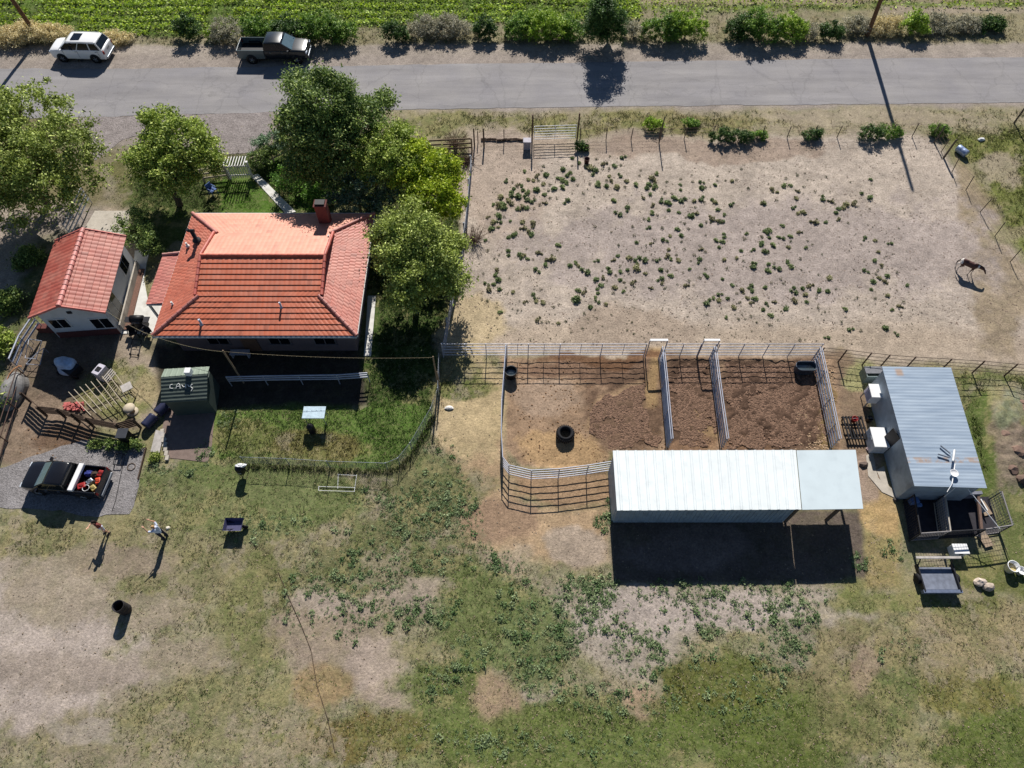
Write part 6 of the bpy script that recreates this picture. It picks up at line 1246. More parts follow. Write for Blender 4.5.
for k in range(3): a = k * 2.09 + .5; mb = MB(); mb.bar((q.x + .26 * math.cos(a), q.y + .26 * math.sin(a), 0), (q.x + .2 * math.cos(a), q.y + .2 * math.sin(a), .4), .02, 5); mb.build('leg', M_BLACK, t)
bm = bmesh.new(); bmesh.ops.create_icosphere(bm, subdivisions=3, radius=1); r_ = random.Random(4)
for v in bm.verts: k = r_.uniform(.75, 1.2); v.co = Vector((v.co.x * .30 * k, v.co.y * .12 * k, v.co.z * .07 * k)) + Vector((.15, .08, 1.02))
me = bpy.data.meshes.new('cover'); bm.to_mesh(me); bm.free(); me.materials.append(M_WHITE); o = bpy.data.objects.new('cover', me); COL.objects.link(o); o.parent = t
mb = MB(); mb.box((q.x, q.y - .24, .6), (.2, .02, .12)); mb.build('badge_plate', M_GALV, t)
q = at(237, 528); t = thing('wheelbarrow', 'dark wheelbarrow with a purplish tray standing on the pasture', 'wheelbarrow', (q.x, q.y, 0)); mb = MB(); mb.add([(q.x - .42, q.y - .25, .35), (q.x + .35, q.y - .25, .35), (q.x + .35, q.y + .25, .35), (q.x - .42, q.y + .25, .35), (q.x - .5, q.y - .36, .62), (q.x + .5, q.y - .36, .6), (q.x + .5, q.y + .36, .6), (q.x - .5, q.y + .36, .62)], [(0, 1, 2, 3), (0, 4, 5, 1), (1, 5, 6, 2), (2, 6, 7, 3), (3, 7, 4, 0)]); tr = mb.build('tray', mat('purple_grey', (74, 74, 104), .5), t)
mb = MB(); mb.lathe([(.001, -.05), (.14, -.05), (.18, -.03), (.18, .03), (.14, .05), (.001, .05)], (q.x + .5, q.y, .18), 14, 'y'); mb.build('wheel', MATS['tyre_rubber'], t); mb = MB()
for s in (-1, 1): mb.bar((q.x + .5, q.y + s * .08, .18), (q.x - .75, q.y + s * .28, .55), .018, 6); mb.bar((q.x - .3, q.y + s * .2, .38), (q.x - .3, q.y + s * .24, 0), .018, 6)
mb.build('frame', M_BLACK, t)
mb = MB(); q = at(126.5, 610); mb.lathe([(.001, .02), (.26, .0), (.29, .05), (.29, .3), (.305, .33), (.29, .36), (.29, .6), (.305, .63), (.29, .66), (.29, .9), (.30, .92), (.27, .92), (.26, .3), (.26, .05), (.001, .05)], (q.x, q.y, 0), 22); lab(mb.build('burn_barrel', mat('sooty_steel', (46, 44, 46), .7, .2, var=.3), base=(q.x, q.y, 0)), 'open dark steel barrel standing alone in the lower left of the pasture', 'barrel')
# patio: grill, chair, hand truck
q = at(143, 327); t = thing('patio_grill', 'black gas grill on the pale side path by the porch', 'grill', (q.x, q.y, 0)); mb = MB(); rbox(mb, q, (.75, .5), .05, .75); mb.build('cabinet', M_BLACK, t, bevel=.02); mb = MB(); mb.lathe([(.001, -.4), (.26, -.38), (.27, 0), (.26, .38), (.001, .4)], (q.x, q.y, .85), 16, 'x'); mb.build('hood', M_BLACK, t); mb = MB(); mb.box((q.x - .6, q.y, .8), (.4, .45, .03)); mb.box((q.x + .58, q.y, .8), (.35, .45, .03)); mb.build('side_shelf', M_DARKMETAL, t); mb = MB(); mb.bar((q.x - .25, q.y - .3, .85), (q.x + .25, q.y - .3, .85), .015, 5); mb.build('handle', M_GALV, t)
def chair(px, py, m, l, rz=0, name='patio_chair'):
    q = at(px, py); t = thing(name, l, 'chair', (q.x, q.y, 0)); R = Matrix.Rotation(rz, 3, 'Z')
    def b(n, c, d, mm=m): mb = MB(); c = q + R @ Vector(c); mb.box(c, d, rz=rz); mb.build(n, mm, t)
    b('seat', (0, 0, .43), (.5, .5, .04)); b('backrest', (0, .24, .68), (.5, .04, .42))
    for sx in (-.22, .22):
        b('armrest', (sx * 1.1, 0, .64), (.05, .46, .03))
        for sy in (-.22, .22): b('leg', (sx, sy, .205), (.04, .04, .41))
chair(136, 336, M_BLACK, 'black chair at the lower edge of the side path', .4); chair(214, 194, mat('blue_plastic', (70, 96, 150), .5), 'blue plastic chair in the shade of the front lawn', 1.0); chair(149, 336, M_DARKMETAL, 'dark metal chair between the grill and the corner of the house', -.5)
q = at(137, 348); t = thing('hand_truck', 'thin dark hand-truck frame lying on the dirt below the side path', 'hand truck', (q.x, q.y, 0)); mb = MB(); a, b, c, d = at(133, 340), at(142, 341), at(139, 356), at(131, 355)
for u, v in ((a, b), (b, c), (c, d), (d, a)): mb.bar(lerp_z(u, .09), lerp_z(v, .09), .022, 6)
mb.bar(lerp_z(a.lerp(d, .5), .09), lerp_z(b.lerp(c, .5), .09), .015, 5); mb.build('frame', M_DARKMETAL, t)
for s in (d, c): mb = MB(); mb.lathe([(.001, -.03), (.09, -.03), (.1, 0), (.09, .03), (.001, .03)], lerp_z(s, .1), 12, 'x'); mb.build('wheel', M_BLACK, t)
# below the green shed: slatted frame, drums, ramp
q = at(182, 409); t = thing('slatted_bench', 'blue-grey slatted bench leaning against the front of the green shed', 'bench', (q.x, q.y, 0)); mb = MB()
for k in range(8): mb.bar((q.x - .62 + k * .17, q.y + .35, .85), (q.x - .48 + k * .17, q.y - .2, .55), .03, 6)
mb.build('slats', M_STEEL, t); mb = MB(); mb.box((q.x, q.y + .42, .88), (1.5, .16, .05)); mb.box((q.x + .95, q.y + .25, .82), (.6, .4, .04)); mb.build('top_board', mat('teal_grey', (112, 130, 136), .6), t)
for sx in (-.7, .7): mb = MB(); mb.bar((q.x + sx, q.y - .2, 0), (q.x + sx, q.y + .35, .85), .03, 6); mb.build('leg', M_DARKMETAL, t)
for i, (a, b, l) in enumerate((((147, 429), (157, 418), 'lower dark blue drum of the pair lying end to end by the wooden fence'), ((159, 416), (170, 406), 'upper dark blue drum lying against the corner of the green shed'))):
    a, b = at(*a), at(*b); d = (b - a); L_ = d.length * .96; R3 = Matrix.Rotation(math.atan2(d.y, d.x), 3, 'Z'); c = (a + b) / 2; mb = MB(); prof = [(.001, -L_ / 2), (.28, -L_ / 2), (.30, -L_ / 2 + .03)] + [(.29 + (.02 if k % 2 else 0), -L_ / 2 + L_ * k / 8) for k in range(1, 8)] + [(.30, L_ / 2 - .03), (.28, L_ / 2), (.001, L_ / 2)]
    mb.lathe(prof, (c.x, c.y, .3), 20, 'x', R3); lab(mb.build('drum', mat('dark_blue_plastic', (36, 40, 66), .45)), l, 'drum', 'dark blue drums by the green shed')
mb = MB(); A = [at(151, 452), at(160, 453), at(165, 433), at(157, 431)]; mb.hexa([lerp_z(A[0], .03), lerp_z(A[1], .03), lerp_z(A[2], .10), lerp_z(A[3], .10), lerp_z(A[0], .07), lerp_z(A[1], .07), lerp_z(A[2], .16), lerp_z(A[3], .16)]); lab(mb.build('plank_ramp', M_PWOOD), 'pale plank ramp lying between the gravel pad and the shed pad', 'ramp')
mb = MB(); rr2 = random.Random(2)
for k in range(7): a = at(163 + k * .8, 432 + k * 4.4); mb.box((a.x, a.y, .07), (.2, .30, .14), rz=rr2.uniform(-.2, .2))
lab(mb.build('stone_edging', M_CONC), 'line of pale stones edging the packed-dirt pad', 'edging')
# pole rack, stool, round table, bin, bricks, tarp heap, cabinet
t = thing('pole_rack', 'rack of thin pale poles laid parallel over the weedy dirt', 'pole rack', tuple(at(95, 405)))
for k in range(9):
    a = (68.5 + k * 5.6, 392 - k * 2.6); b = (91 + k * 5.2, 415.5 - k * 2.2); mb = MB(); mb.bar(at(*a, .75), at(*b, .55), .026, 6); mb.build('pole', M_LWOOD, t)
mb = MB(); mb.bar(at(73, 400, .66), at(114, 379, .66), .03, 6); mb.bar(at(86, 412, .53), at(132, 392, .53), .03, 6); mb.build('cross_rail', M_DWOOD, t)
for (x, y, h) in ((73, 402, .63), (114, 381, .63), (88, 414, .5), (131, 394, .5)): c = at(x, y, h); mb = MB(); mb.bar((c.x, c.y, 0), (c.x, c.y, h), .03, 6); mb.build('leg', M_DWOOD, t)
tp = at(126.5, 387, .85); t = thing('side_table', 'small square white-topped table on the weeds by the pole rack', 'table', (tp.x, tp.y, 0)); mb = MB(); mb.box((tp.x, tp.y, .85), (.6, .55, .04), rz=.6); mb.build('top', M_PWOOD, t)
for sx in (-.2, .2):
    for sy in (-.2, .2): mb = MB(); mb.bar((tp.x + sx * 1.2, tp.y + sy * 1.2, 0), (tp.x + sx, tp.y + sy, .83), .02, 5); mb.build('leg', M_DWOOD, t)
tp = at(129, 408, .5); t = thing('cable_reel', 'round tan reel top between the small table and the black bin', 'cable reel', (tp.x, tp.y, 0))
for n_, z in (('top_disc', .48), ('bottom_disc', .02)): mb = MB(); mb.lathe([(.001, z + .04), (.34, z + .04), (.34, z), (.001, z)], (tp.x, tp.y, 0), 22); mb.build(n_, M_LWOOD, t)
mb = MB(); mb.lathe([(.16, .06), (.16, .48)], (tp.x, tp.y, 0), 16); mb.build('core', M_WOOD, t)
q = at(130, 441); t = thing('rubbish_bin', 'black lidded bin at the east end of the crooked wooden fence', 'bin', (q.x, q.y, 0)); mb = MB(); mb.prism([(q.x - .27, q.y - .27), (q.x + .27, q.y - .27), (q.x + .27, q.y + .27), (q.x - .27, q.y + .27)], .03, .95); mb.build('body', M_BLACK, t, bevel=.03); mb = MB(); mb.box((q.x, q.y, .99), (.62, .64, .06)); mb.build('lid', mat('grey_black_lid', (52, 54, 60), .5), t, bevel=.02)
for s in (-.2, .2): mb = MB(); mb.lathe([(.001, -.03), (.09, -.03), (.1, 0), (.09, .03), (.001, .03)], (q.x + s, q.y + .3, .1), 12, 'x'); mb.build('wheel', M_BLACK, t)
rr3 = random.Random(9); mb = MB()
for k in range(60):
    c = at(66 + rr3.uniform(0, 20), 407 + rr3.uniform(-3, 3.5)); mb.box((c.x, c.y, .05 + .12 * rr3.random()), (.2, .1, .07), rz=rr3.uniform(0, 3))
lab(mb.build('brick_heap', mat('pink_brick', (176, 96, 92), .9, var=.3, scale=3)), 'scattered heap of pink-red bricks along the old wooden fence', 'bricks')
def crumple(px, py, s, rgb, l, seed, cat='tarp', name='tarp_heap', rz=0):
    c = at(px, py); bm = bmesh.new(); bmesh.ops.create_icosphere(bm, subdivisions=4, radius=1); rg = np.random.default_rng(seed); ph = rg.uniform(0, 6, (6, 3)); fr = rg.normal(size=(6, 3)) * 4
    for v in bm.verts:
        n_ = sum(math.sin(fr[i] @ np.array(v.co) + ph[i, 0]) for i in range(6)) / 6; k = 1 + .35 * n_; v.co = Vector((v.co.x * s[0] * k, v.co.y * s[1] * k, max(-.05, v.co.z + .1) * s[2] * k)); v.co.rotate(Matrix.Rotation(rz, 3, 'Z'))
    me = bpy.data.meshes.new(name); bm.to_mesh(me); bm.free(); me.materials.append(mat(name + '_cloth_%d' % seed, rgb, .6, var=.25, scale=5)); o = bpy.data.objects.new(name, me); COL.objects.link(o); o.location = (c.x, c.y, 0); return tag(o, l, cat)
q = at(72, 371); t = thing('covered_cart', 'cart under a crumpled white-blue tarp in the shade below the garage', 'cart', (q.x, q.y, 0)); 
mb = MB(); mb.box((q.x, q.y, .45), (1.5, .8, .5), rz=-.5); mb.build('box', M_DARKMETAL, t)
o = crumple(69, 369, (.85, .5, .85), (176, 192, 210), '', 3, rz=-.5); o.parent = t; o.location = (o.location.x - t.location.x, o.location.y - t.location.y, .15)
for k in ('label', 'category'):
    if k in o: del o[k]
o.name = 'tarp'
for s in (-.5, .5): mb = MB(); mb.lathe([(.001, -.04), (.2, -.04), (.22, 0), (.2, .04), (.001, .04)], (q.x + s, q.y - .45 - s * .3, .22), 14, 'y'); mb.build('wheel', M_BLACK, t)
q = at(105, 376); t = thing('tool_cabinet', 'small pale cabinet with a bare shelf rack at the edge of the garage shade', 'cabinet', (q.x, q.y, 0)); mb = MB(); rbox(mb, q, (.5, .75), 0, .8, -.4); mb.build('body', mat('lilac_white', (190, 186, 196), .6, var=.15), t, bevel=.02); mb = MB(); rbox(mb, q + Vector((0, 0, 0)), (.3, .3), .803, .03, -.4); mb.build('hole_plate', M_BLACK, t)
mb = MB(); 
for k in range(4): rbox(mb, q + Vector((.45 + .12 * k, -.15 - k * .1, 0)), (.06, .8), .5, .05, -.4)
mb.build('slats', M_PWOOD, t)
crumple(13, 394, (.9, 1.1, .9), (120, 118, 116), 'round grey covered heap at the left edge under the orange hose', 5, 'heap', 'covered_heap'); crumple(2, 392, (.45, .3, .5), (214, 216, 224), 'white bag beside the grey heap at the left edge', 6, 'bag', 'feed_bag')
mb = MB(); mb.tube([at(6, 382, .9), at(9, 375, 1.0), at(14, 369, 1.05), at(19, 366, 1.0), at(22, 366.5, .95)], .03, 6); lab(mb.build('hose', mat('orange_hose', (190, 130, 84), .6)), 'curved orange hose over the grey heap at the left edge', 'hose')
for i, (A, l) in enumerate((([(29, 339), (42, 341), (36, 359), (25, 358)], 'upper white tube frame standing in the garage shade'), ([(26, 364), (40, 365), (44, 348), (38, 352)], 'lower bent tube frame beside the upper one'))):
    mb = MB(); pts = [at(x, y, .5) for x, y in A]
    for k in range(4): mb.bar(pts[k], pts[(k + 1) % 4], .022, 6)
    for p in (pts[0], pts[2]): mb.bar(p, (p.x, p.y, 0), .02, 5)
    lab(mb.build('tube_frame', M_STEEL), l, 'frame', 'tube frames in the shade of the garage')
q = at(242, 356); mb = MB(); mb.box((q.x, q.y, .42), (1.2, .4, .06)); mb.box((q.x - .5, q.y, .2), (.08, .36, .38)); mb.box((q.x + .5, q.y, .2), (.08, .36, .38)); lab(mb.build('garden_bench', M_STEEL), 'plain pale bench against the back wall of the house', 'bench')
q = at(212, 386); mb = MB()
for k in range(5): mb.bar((q.x - .25 + k * .14, q.y + .1, .6), (q.x - .15 + k * .14, q.y - .5, .1), .02, 5)
mb.bar((q.x - .3, q.y + .1, .6), (q.x + .4, q.y + .1, .6), .03, 6); mb.bar((q.x - .15, q.y - .5, .1), (q.x + .5, q.y - .5, .1), .03, 6); lab(mb.build('slat_rack', mat('dark_slats', (64, 60, 84), .7)), 'dim slatted rack on the east side of the green shed', 'rack')
# steel frame and ring on the gravel
mb = MB(); A = [at(117.5, 455), at(125, 455.5), at(122, 466.5), at(115, 466)]
for k in range(4): mb.bar(lerp_z(A[k], .22), lerp_z(A[(k + 1) % 4], .22), .025, 6); mb.bar(lerp_z(A[k], .22), lerp_z(A[k], 0), .02, 5)
lab(mb.build('steel_frame', M_DARKMETAL), 'small dark rectangular steel frame standing on the gravel pad', 'frame')
mb = MB(); c = at(131.5, 467); pts = [Vector((c.x + .22 * math.cos(a), c.y + .22 * math.sin(a), .03)) for a in np.linspace(0, 6.283, 17)]; mb.tube(pts, .025, 6); lab(mb.build('metal_ring', M_WIREP), 'thin ring lying on the gravel beside the steel frame', 'ring')
mb = MB(); mb.tube([at(125, 457) + Vector((0, 0, .02)), at(121, 475) + Vector((0, 0, .02)), at(116, 500) + Vector((0, 0, .02)), at(112, 512) + Vector((0, 0, .02))], .015, 5); lab(mb.build('cord', M_BLACK), 'thin dark cord running down the gravel from the steel frame', 'cord')
mb = MB(); pts = [at(x, y) + Vector((0, 0, .02)) for x, y in ((278, 572), (290, 600), (300, 622), (311, 650), (317, 685), (328, 720), (335, 752))]; mb.tube(pts, .014, 5); lab(mb.build('ground_cable', M_DWOOD), 'thin dark cable snaking down through the middle of the pasture', 'cable')
mb = MB(); c = at(146, 449); a, b = at(146, 448), at(138, 480); mb.hexa([lerp_z(a, .0), lerp_z(a + Vector((.06, 0, 0)), .0), lerp_z(b + Vector((.06, 0, 0)), .0), lerp_z(b, .0), lerp_z(a, .12), lerp_z(a + Vector((.06, 0, 0)), .12), lerp_z(b + Vector((.06, 0, 0)), .12), lerp_z(b, .12)]); lab(mb.build('timber_edging', M_DWOOD), 'dark timber edging along the east side of the gravel pad', 'edging')
for i, (x, y, r) in enumerate(((97, 446, .35), (114, 446, .5), (126, 447, .5), (138, 446, .45), (155, 459, .35))):
    b = P(x, y); tree('yard_weed', ['single weed tuft left on the top edge of the gravel pad', 'long weed clump under the bin, its left part', 'long weed clump under the bin, its middle', 'long weed clump under the bin, its right end', 'yellow-green weed bush at the corner of the pad and pasture'][i], 'weed', (b.x, b.y, 0), [((b.x, b.y, r * .4), (r, r * .6, r * .5))], dark if i < 4 else olive, int(60 * r), 34, .07, 300 + i, .02, cl=.16, limbs=3, group='weed clumps around the gravel pad')
# tall grass left uncut along the chain-link
rng = np.random.default_rng(91); FL = [P(*q) for q in ((240, 466), (290, 467.5), (330, 470), (388, 472), (402, 467), (414, 452), (434, 417))]; C_ = []; CC_ = []
for i in range(len(FL) - 1):
    a, b = FL[i], FL[i + 1]; n = int((b - a).length * 70); tt = rng.random(n)
    C_.append(np.stack([a.x + (b.x - a.x) * tt + rng.normal(size=n) * .10, a.y + (b.y - a.y) * tt + rng.normal(size=n) * .12, np.zeros(n)], 1))
C_ = np.concatenate(C_); cc = np.where((rng.random(len(C_)) < .4)[:, None], np.array(lin((170, 164, 132))), np.array(lin((84, 104, 54)))) * rng.uniform(.6, 1.1, (len(C_), 1))
V1, Q1, C1 = blades(C_, .22 * rng.uniform(.4, 1.3, len(C_)), .03, cc * .8, rng, 4, .5); o = np_mesh('fence_line_grass', V1, Q1, GRASS, C1); tag(o, 'tall uncut grass along the foot of the chain-link fence', 'grass', kind='stuff')
# ================================================================== VEHICLES
def paint(name, rgb, rough=.25, metal=.0):
    m, n, b, L = nodes(name); b.inputs['Base Color'].default_value = (*lin(rgb), 1); b.inputs['Roughness'].default_value = rough; b.inputs['Metallic'].default_value = metal; b.inputs['Coat Weight'].default_value = .3; b.inputs['Coat Roughness'].default_value = .08; return m
def loft(mb, st, smooth=True):
    """st: (x, [(y,z)...half section from bottom outer to top centre])"""
    n = len(st[0][1]); vs = []
    for x, sec in st: vs += [(x, y, z) for y, z in sec] + [(x, -y, z) for y, z in reversed(sec)]
    k = 2 * n; fs = [(i * k + j, i * k + (j + 1) % k, (i + 1) * k + (j + 1) % k, (i + 1) * k + j) for i in range(len(st) - 1) for j in range(k)]
    fs += [tuple(range(k - 1, -1, -1)), tuple((len(st) - 1) * k + j for j in range(k))]
    mb.add(vs, fs, smooth); return mb
def sec(w, zl, zb, zt, tw, inset=.06): return [(w - .06, zl), (w, zl + .12), (w, (zl + zb) / 2), (w - .015, zb - .04), (tw, zt - .02), (tw * .6, zt), (.001, zt + .01)]
def wheel(root, x, y, r=.37, w=.24, rimc=M_GALV):
    s = 1 if y > 0 else -1; t = MB(); t.lathe([(.22, -w / 2), (r - .03, -w / 2), (r, -w / 2 + .04), (r, w / 2 - .04), (r - .03, w / 2), (.22, w / 2)], (x, y, r), 24, 'y'); wh = t.build('wheel', MATS['tyre_rubber'], root)
    m = MB(); yo = y + s * (w / 2 - .02); m.lathe([(.001, 0), (.06, 0), (.20, -.02 * s), (.225, .015 * s), (.225, -.05 * s)], (x, yo, r), 20, 'y')
    for k in range(5): a = k * 1.2566; m.bar((x, yo + .01 * s, r), (x + .2 * math.cos(a), yo + .005 * s, r + .2 * math.sin(a)), .025, 5)
    m.build('rim', rimc, wh)
def arch(root, x, y, r): s = 1 if y > 0 else -1; m = MB(); m.lathe([(.001, 0), (r, 0), (r, -.25 * s), (.001, -.25 * s)], (x, y + .012 * s, .40), 24, 'y'); return m
def quad_panel(root, name, pts, m, t=.012, bevel=0):
    pts = [Vector(p) for p in pts]; n = (pts[1] - pts[0]).cross(pts[-1] - pts[0]).normalized() * t; mb = MB(); k = len(pts); mb.add(pts + [p + n for p in pts], [tuple(range(k - 1, -1, -1)), tuple(range(k, 2 * k))] + [(i, (i + 1) % k, k + (i + 1) % k, k + i) for i in range(k)]); return mb.build(name, m, root)
def vehicle(kind, name, label, cat, L_, W_, paintm, loc, rz, belt=1.08, roofz=1.78, cab=None, bed=None, hood=1.1, low=.32, sunroof=False, roofm=None, trim=None, tall=False):
    root = thing(name, label, cat, (0, 0, 0)); h = L_ / 2; w = W_ / 2
    cab = cab or (-h + .15, h - 1.35)      # cab x range at the belt (rear, front)
    xr, xf = cab; bm_ = MB()
    if bed is None:
        st = [(-h, sec(w - .16, low + .12, belt - .1, belt - .06, w - .25)), (-h + .1, sec(w - .04, low, belt, belt + .02, w - .12)), (-h + .9, sec(w, low, belt, belt + .02, w - .08)), (xf - .9, sec(w, low, belt, belt + .02, w - .08)), (xf, sec(w, low, belt - .02, hood + .02, w - .12)), (h - .45, sec(w - .01, low, hood - .05, hood - .01, w - .14)), (h - .12, sec(w - .07, low, hood - .10, hood - .07, w - .20)), (h, sec(w - .16, low + .1, hood - .22, hood - .19, w - .30))]
    else:
        st = [(xr, sec(w - .01, low, belt, belt + .02, w - .08)), (xf - .9, sec(w, low, belt, belt + .02, w - .08)), (xf, sec(w, low, belt - .02, hood + .02, w - .12)), (h - .45, sec(w - .02, low, hood - .06, hood - .03, w - .15)), (h - .12, sec(w - .08, low, hood - .10, hood - .08, w - .22)), (h, sec(w - .18, low + .1, hood - .26, hood - .24, w - .34))]
    loft(bm_, st); body = bm_.build('body', paintm, root)
    md = body.modifiers.new('b', 'BEVEL'); md.width = .03; md.segments = 2; md.limit_method = 'ANGLE'
    # greenhouse: dark glass volume with a painted roof and pillars
    rake_f, rake_r = (.80, .30 if bed is None else .10); x0, x1 = xr + (.12 if bed is None else .02), xf - .02; rx0, rx1 = x0 + rake_r, x1 - rake_f; tw = w - .17; bw = w - .05
    def gs(x, ww, z): return [(ww, z)]
    B4 = [(x0, bw, belt), (x1, bw, belt - .01)]; T4 = [(rx0, tw, roofz - .08), (rx1, tw, roofz - .08)]
    g = MB(); g.hexa([(x0, -bw, belt), (x1, -bw, belt), (x1, bw, belt), (x0, bw, belt), (rx0, -tw, roofz - .05), (rx1, -tw, roofz - .05), (rx1, tw, roofz - .05), (rx0, tw, roofz - .05)]); gl = g.build('windows', M_GLASS, root)
    r_ = MB(); rs = []
    for x, k, dz in ((rx0 - .05, .92, -.05), (rx0 + .12, 1.0, .0), ((rx0 + rx1) / 2, 1.0, .03), (rx1 - .12, 1.0, .0), (rx1 + .03, .93, -.05)): rs.append((x, [(tw * k + .02, roofz - .08 + dz), (tw * k, roofz - .03 + dz), (tw * k - .12, roofz + dz), (.001, roofz + .015 + dz)]))
    loft(r_, rs); r_.build('roof', roofm or paintm, root)
    for s in (-1, 1):
        for (xa, xb, wd) in ((x1, rx1, .09), (x0, rx0, .14 if bed is None else .10), ((x0 * .42 + x1 * .58), (rx0 * .42 + rx1 * .58), .07)) + (((x0 * .74 + x1 * .26), (rx0 * .74 + rx1 * .26), .10),) * (bed is None):
            p = MB(); p.hexa([(xa - wd / 2, s * (bw - .02), belt), (xa + wd / 2, s * (bw - .02), belt), (xa + wd / 2, s * (bw + .012), belt), (xa - wd / 2, s * (bw + .012), belt), (xb - wd / 2, s * (tw - .02), roofz - .06), (xb + wd / 2, s * (tw - .02), roofz - .06), (xb + wd / 2, s * (tw + .012), roofz - .06), (xb - wd / 2, s * (tw + .012), roofz - .06)]); p.build('pillar', paintm, root)
        m = MB(); mx = x1 - .28; m.box((mx, s * (w + .13), belt + .06), (.12, .22, .16)); m.bar((mx, s * (w - .05), belt), (mx, s * (w + .1), belt + .04), .02, 5); m.build('mirror', paintm, root)
        # doors: thin shut lines and handles
        for xd in ((x0 * .42 + x1 * .58), x1 - .30, x0 + .35): m = MB(); m.box((xd, s * (w + .002), (low + belt) / 2 + .05), (.014, .012, belt - low - .25)); m.build('door_seam', M_BLACK, root)
        for xd in ((x0 * .42 + x1 * .58) + .12, x0 + .5): m = MB(); m.box((xd, s * (w + .015), belt - .14), (.16, .03, .03)); m.build('door_handle', trim or M_GALV, root)
        m = MB(); m.box((h - .10, s * (w - .26), hood - .26), (.20, .34, .16)); m.build('headlight', mat('headlight', (206, 214, 224), .1, spec=1), root, bevel=.02)
        m = MB(); m.box((-h + .05, s * (w - .11), belt - .22), (.12, .14, .30)); m.build('tail_light', mat('tail_light', (150, 20, 20), .2), root, bevel=.02)
        for xw in (h - .95, -h + 1.05 if bed is None else -h + 1.15): m = arch(root, xw, s * (w - .01), .46); m.build('wheel_arch', M_BLACK, root); wheel(root, xw, s * (w - .10))
    wsm = mat('windscreen', (84, 104, 112), .08, spec=1) 
    quad_panel(root, 'windscreen', [(x1 + .01, -bw + .10, belt + .03), (x1 + .01, bw - .10, belt + .03), (rx1 + .06, tw - .06, roofz - .10), (rx1 + .06, -tw + .06, roofz - .10)], wsm)
    m = MB(); m.box((h - .02, 0, low + .13), (.14, W_ - .5, .2)); m.build('front_bumper', trim or M_BLACK, root, bevel=.03); m = MB(); m.box((-h - .02, 0, low + .13), (.14, W_ - .3, .2)); m.build('rear_bumper', trim or M_GALV, root, bevel=.03)
    m = MB(); m.box((h - .03, 0, hood - .33), (.06, W_ - 1.0, .2)); m.build('grille', M_BLACK, root)
    m = MB(); m.box((-.2, 0, low + .02), (L_ - .9, W_ - .3, .12)); m.build('chassis', M_BLACK, root)
    if sunroof:
        for s in (-1, 1): m = MB(); m.bar((rx0 + .1, s * (tw - .04), roofz + .05), (rx1 - .1, s * (tw - .04), roofz + .05), .02, 6); m.build('roof_rail', M_GALV, root)
    if sunroof: m = MB(); m.box(((rx0 * .30 + rx1 * .70), 0, roofz + .045), (.8, tw * 1.2, .025)); m.build('sunroof', M_GLASS, root, bevel=.01)
    if bed is None:
        quad_panel(root, 'rear_window', [(x0 - .01, bw - .10, belt + .03), (x0 - .01, -bw + .10, belt + .03), (rx0 - .03, -tw + .06, roofz - .10), (rx0 - .03, tw - .06, roofz - .10)], M_GLASS)
        m = MB(); m.box((-h + .02, 0, belt - .28), (.05, .5, .14)); m.build('plate_recess', M_GALV, root)
    else:
        bh = belt + .02; wi = w - .10; b0, b1 = -h + .04, xr - .03
        for s in (-1, 1):
            m = MB(); m.hexa([(b0, s * wi, low + .05), (b1, s * wi, low + .05), (b1, s * w, low + .05), (b0, s * w, low + .05), (b0, s * wi, bh), (b1, s * wi, bh), (b1, s * (w - .02), bh), (b0, s * (w - .02), bh)]); m.build('bed_side', bed if not isinstance(bed, bool) else paintm, root, bevel=.02)
            m = MB(); m.box((-h + 1.15, s * (wi - .12), .78), (1.0, .24, .26)); m.build('wheel_tub', M_BLACK, root, bevel=.03)
        m = MB(); m.box((b0 - .01, 0, (low + bh) / 2 + .12), (.07, 2 * wi, bh - low - .28)); m.build('tailgate', bed if not isinstance(bed, bool) else paintm, root, bevel=.015)
        m = MB(); m.box((b1 + .01, 0, (low + bh) / 2 + .1), (.05, 2 * wi, bh - low - .25)); m.build('bed_front', paintm, root); m = MB(); m.box(((b0 + b1) / 2, 0, .66), (b1 - b0 - .1, 2 * wi - .01, .05)); m.build('bed_floor', M_BLACK, root)
        quad_panel(root, 'rear_window', [(x0 - .01, bw - .18, belt + .06), (x0 - .01, -bw + .18, belt + .06), (rx0 - .02, -tw + .12, roofz - .12), (rx0 - .02, tw - .12, roofz - .12)], M_GLASS)
    root.location = loc; root.rotation_euler = (0, 0, rz); return root
q = P(86, 56); vehicle('suv', 'parked_car', 'white sport utility car with a dark sunroof parked across the road', 'car', 5.0, 2.0, paint('pearl_white', (232, 232, 232)), (q.x, q.y, 0), math.radians(177.5), sunroof=True, roofz=1.82, belt=1.20, hood=1.18, cab=(-2.44, 1.5)).scale = (.95, .95, .95)
q = P(277, 57); vehicle('pickup', 'pickup_truck', 'black pickup with an empty open bed parked on the far verge', 'pickup truck', 5.95, 2.0, paint('black_slate', (18, 24, 28), .3), (q.x, q.y, 0), math.radians(-.5), belt=1.18, hood=1.22, roofz=1.80, cab=(-.62, 1.78), bed=paint('grey_green_bed', (84, 96, 98)), trim=M_GALV, low=.42)
tc_ = P(60, 475, 1.2); rzt = math.radians(174.5); t = vehicle('pickup', 'pickup_truck', 'black crew-cab pickup on the gravel pad with its bed full of gear', 'pickup truck', 5.05, 1.9, paint('black_gloss', (20, 20, 24)), (tc_.x, tc_.y, 0), rzt, belt=1.12, hood=1.12, roofz=1.72, cab=(-.62, 1.45), bed=True, trim=M_GALV)
t.scale = (.88,) * 3; tsc = .88; RT = Matrix.Rotation(rzt, 3, 'Z')
def inbed(x, y, z): q = RT @ Vector((x * tsc, y * tsc, 0)); return Vector((tc_.x + q.x, tc_.y + q.y, z * tsc))
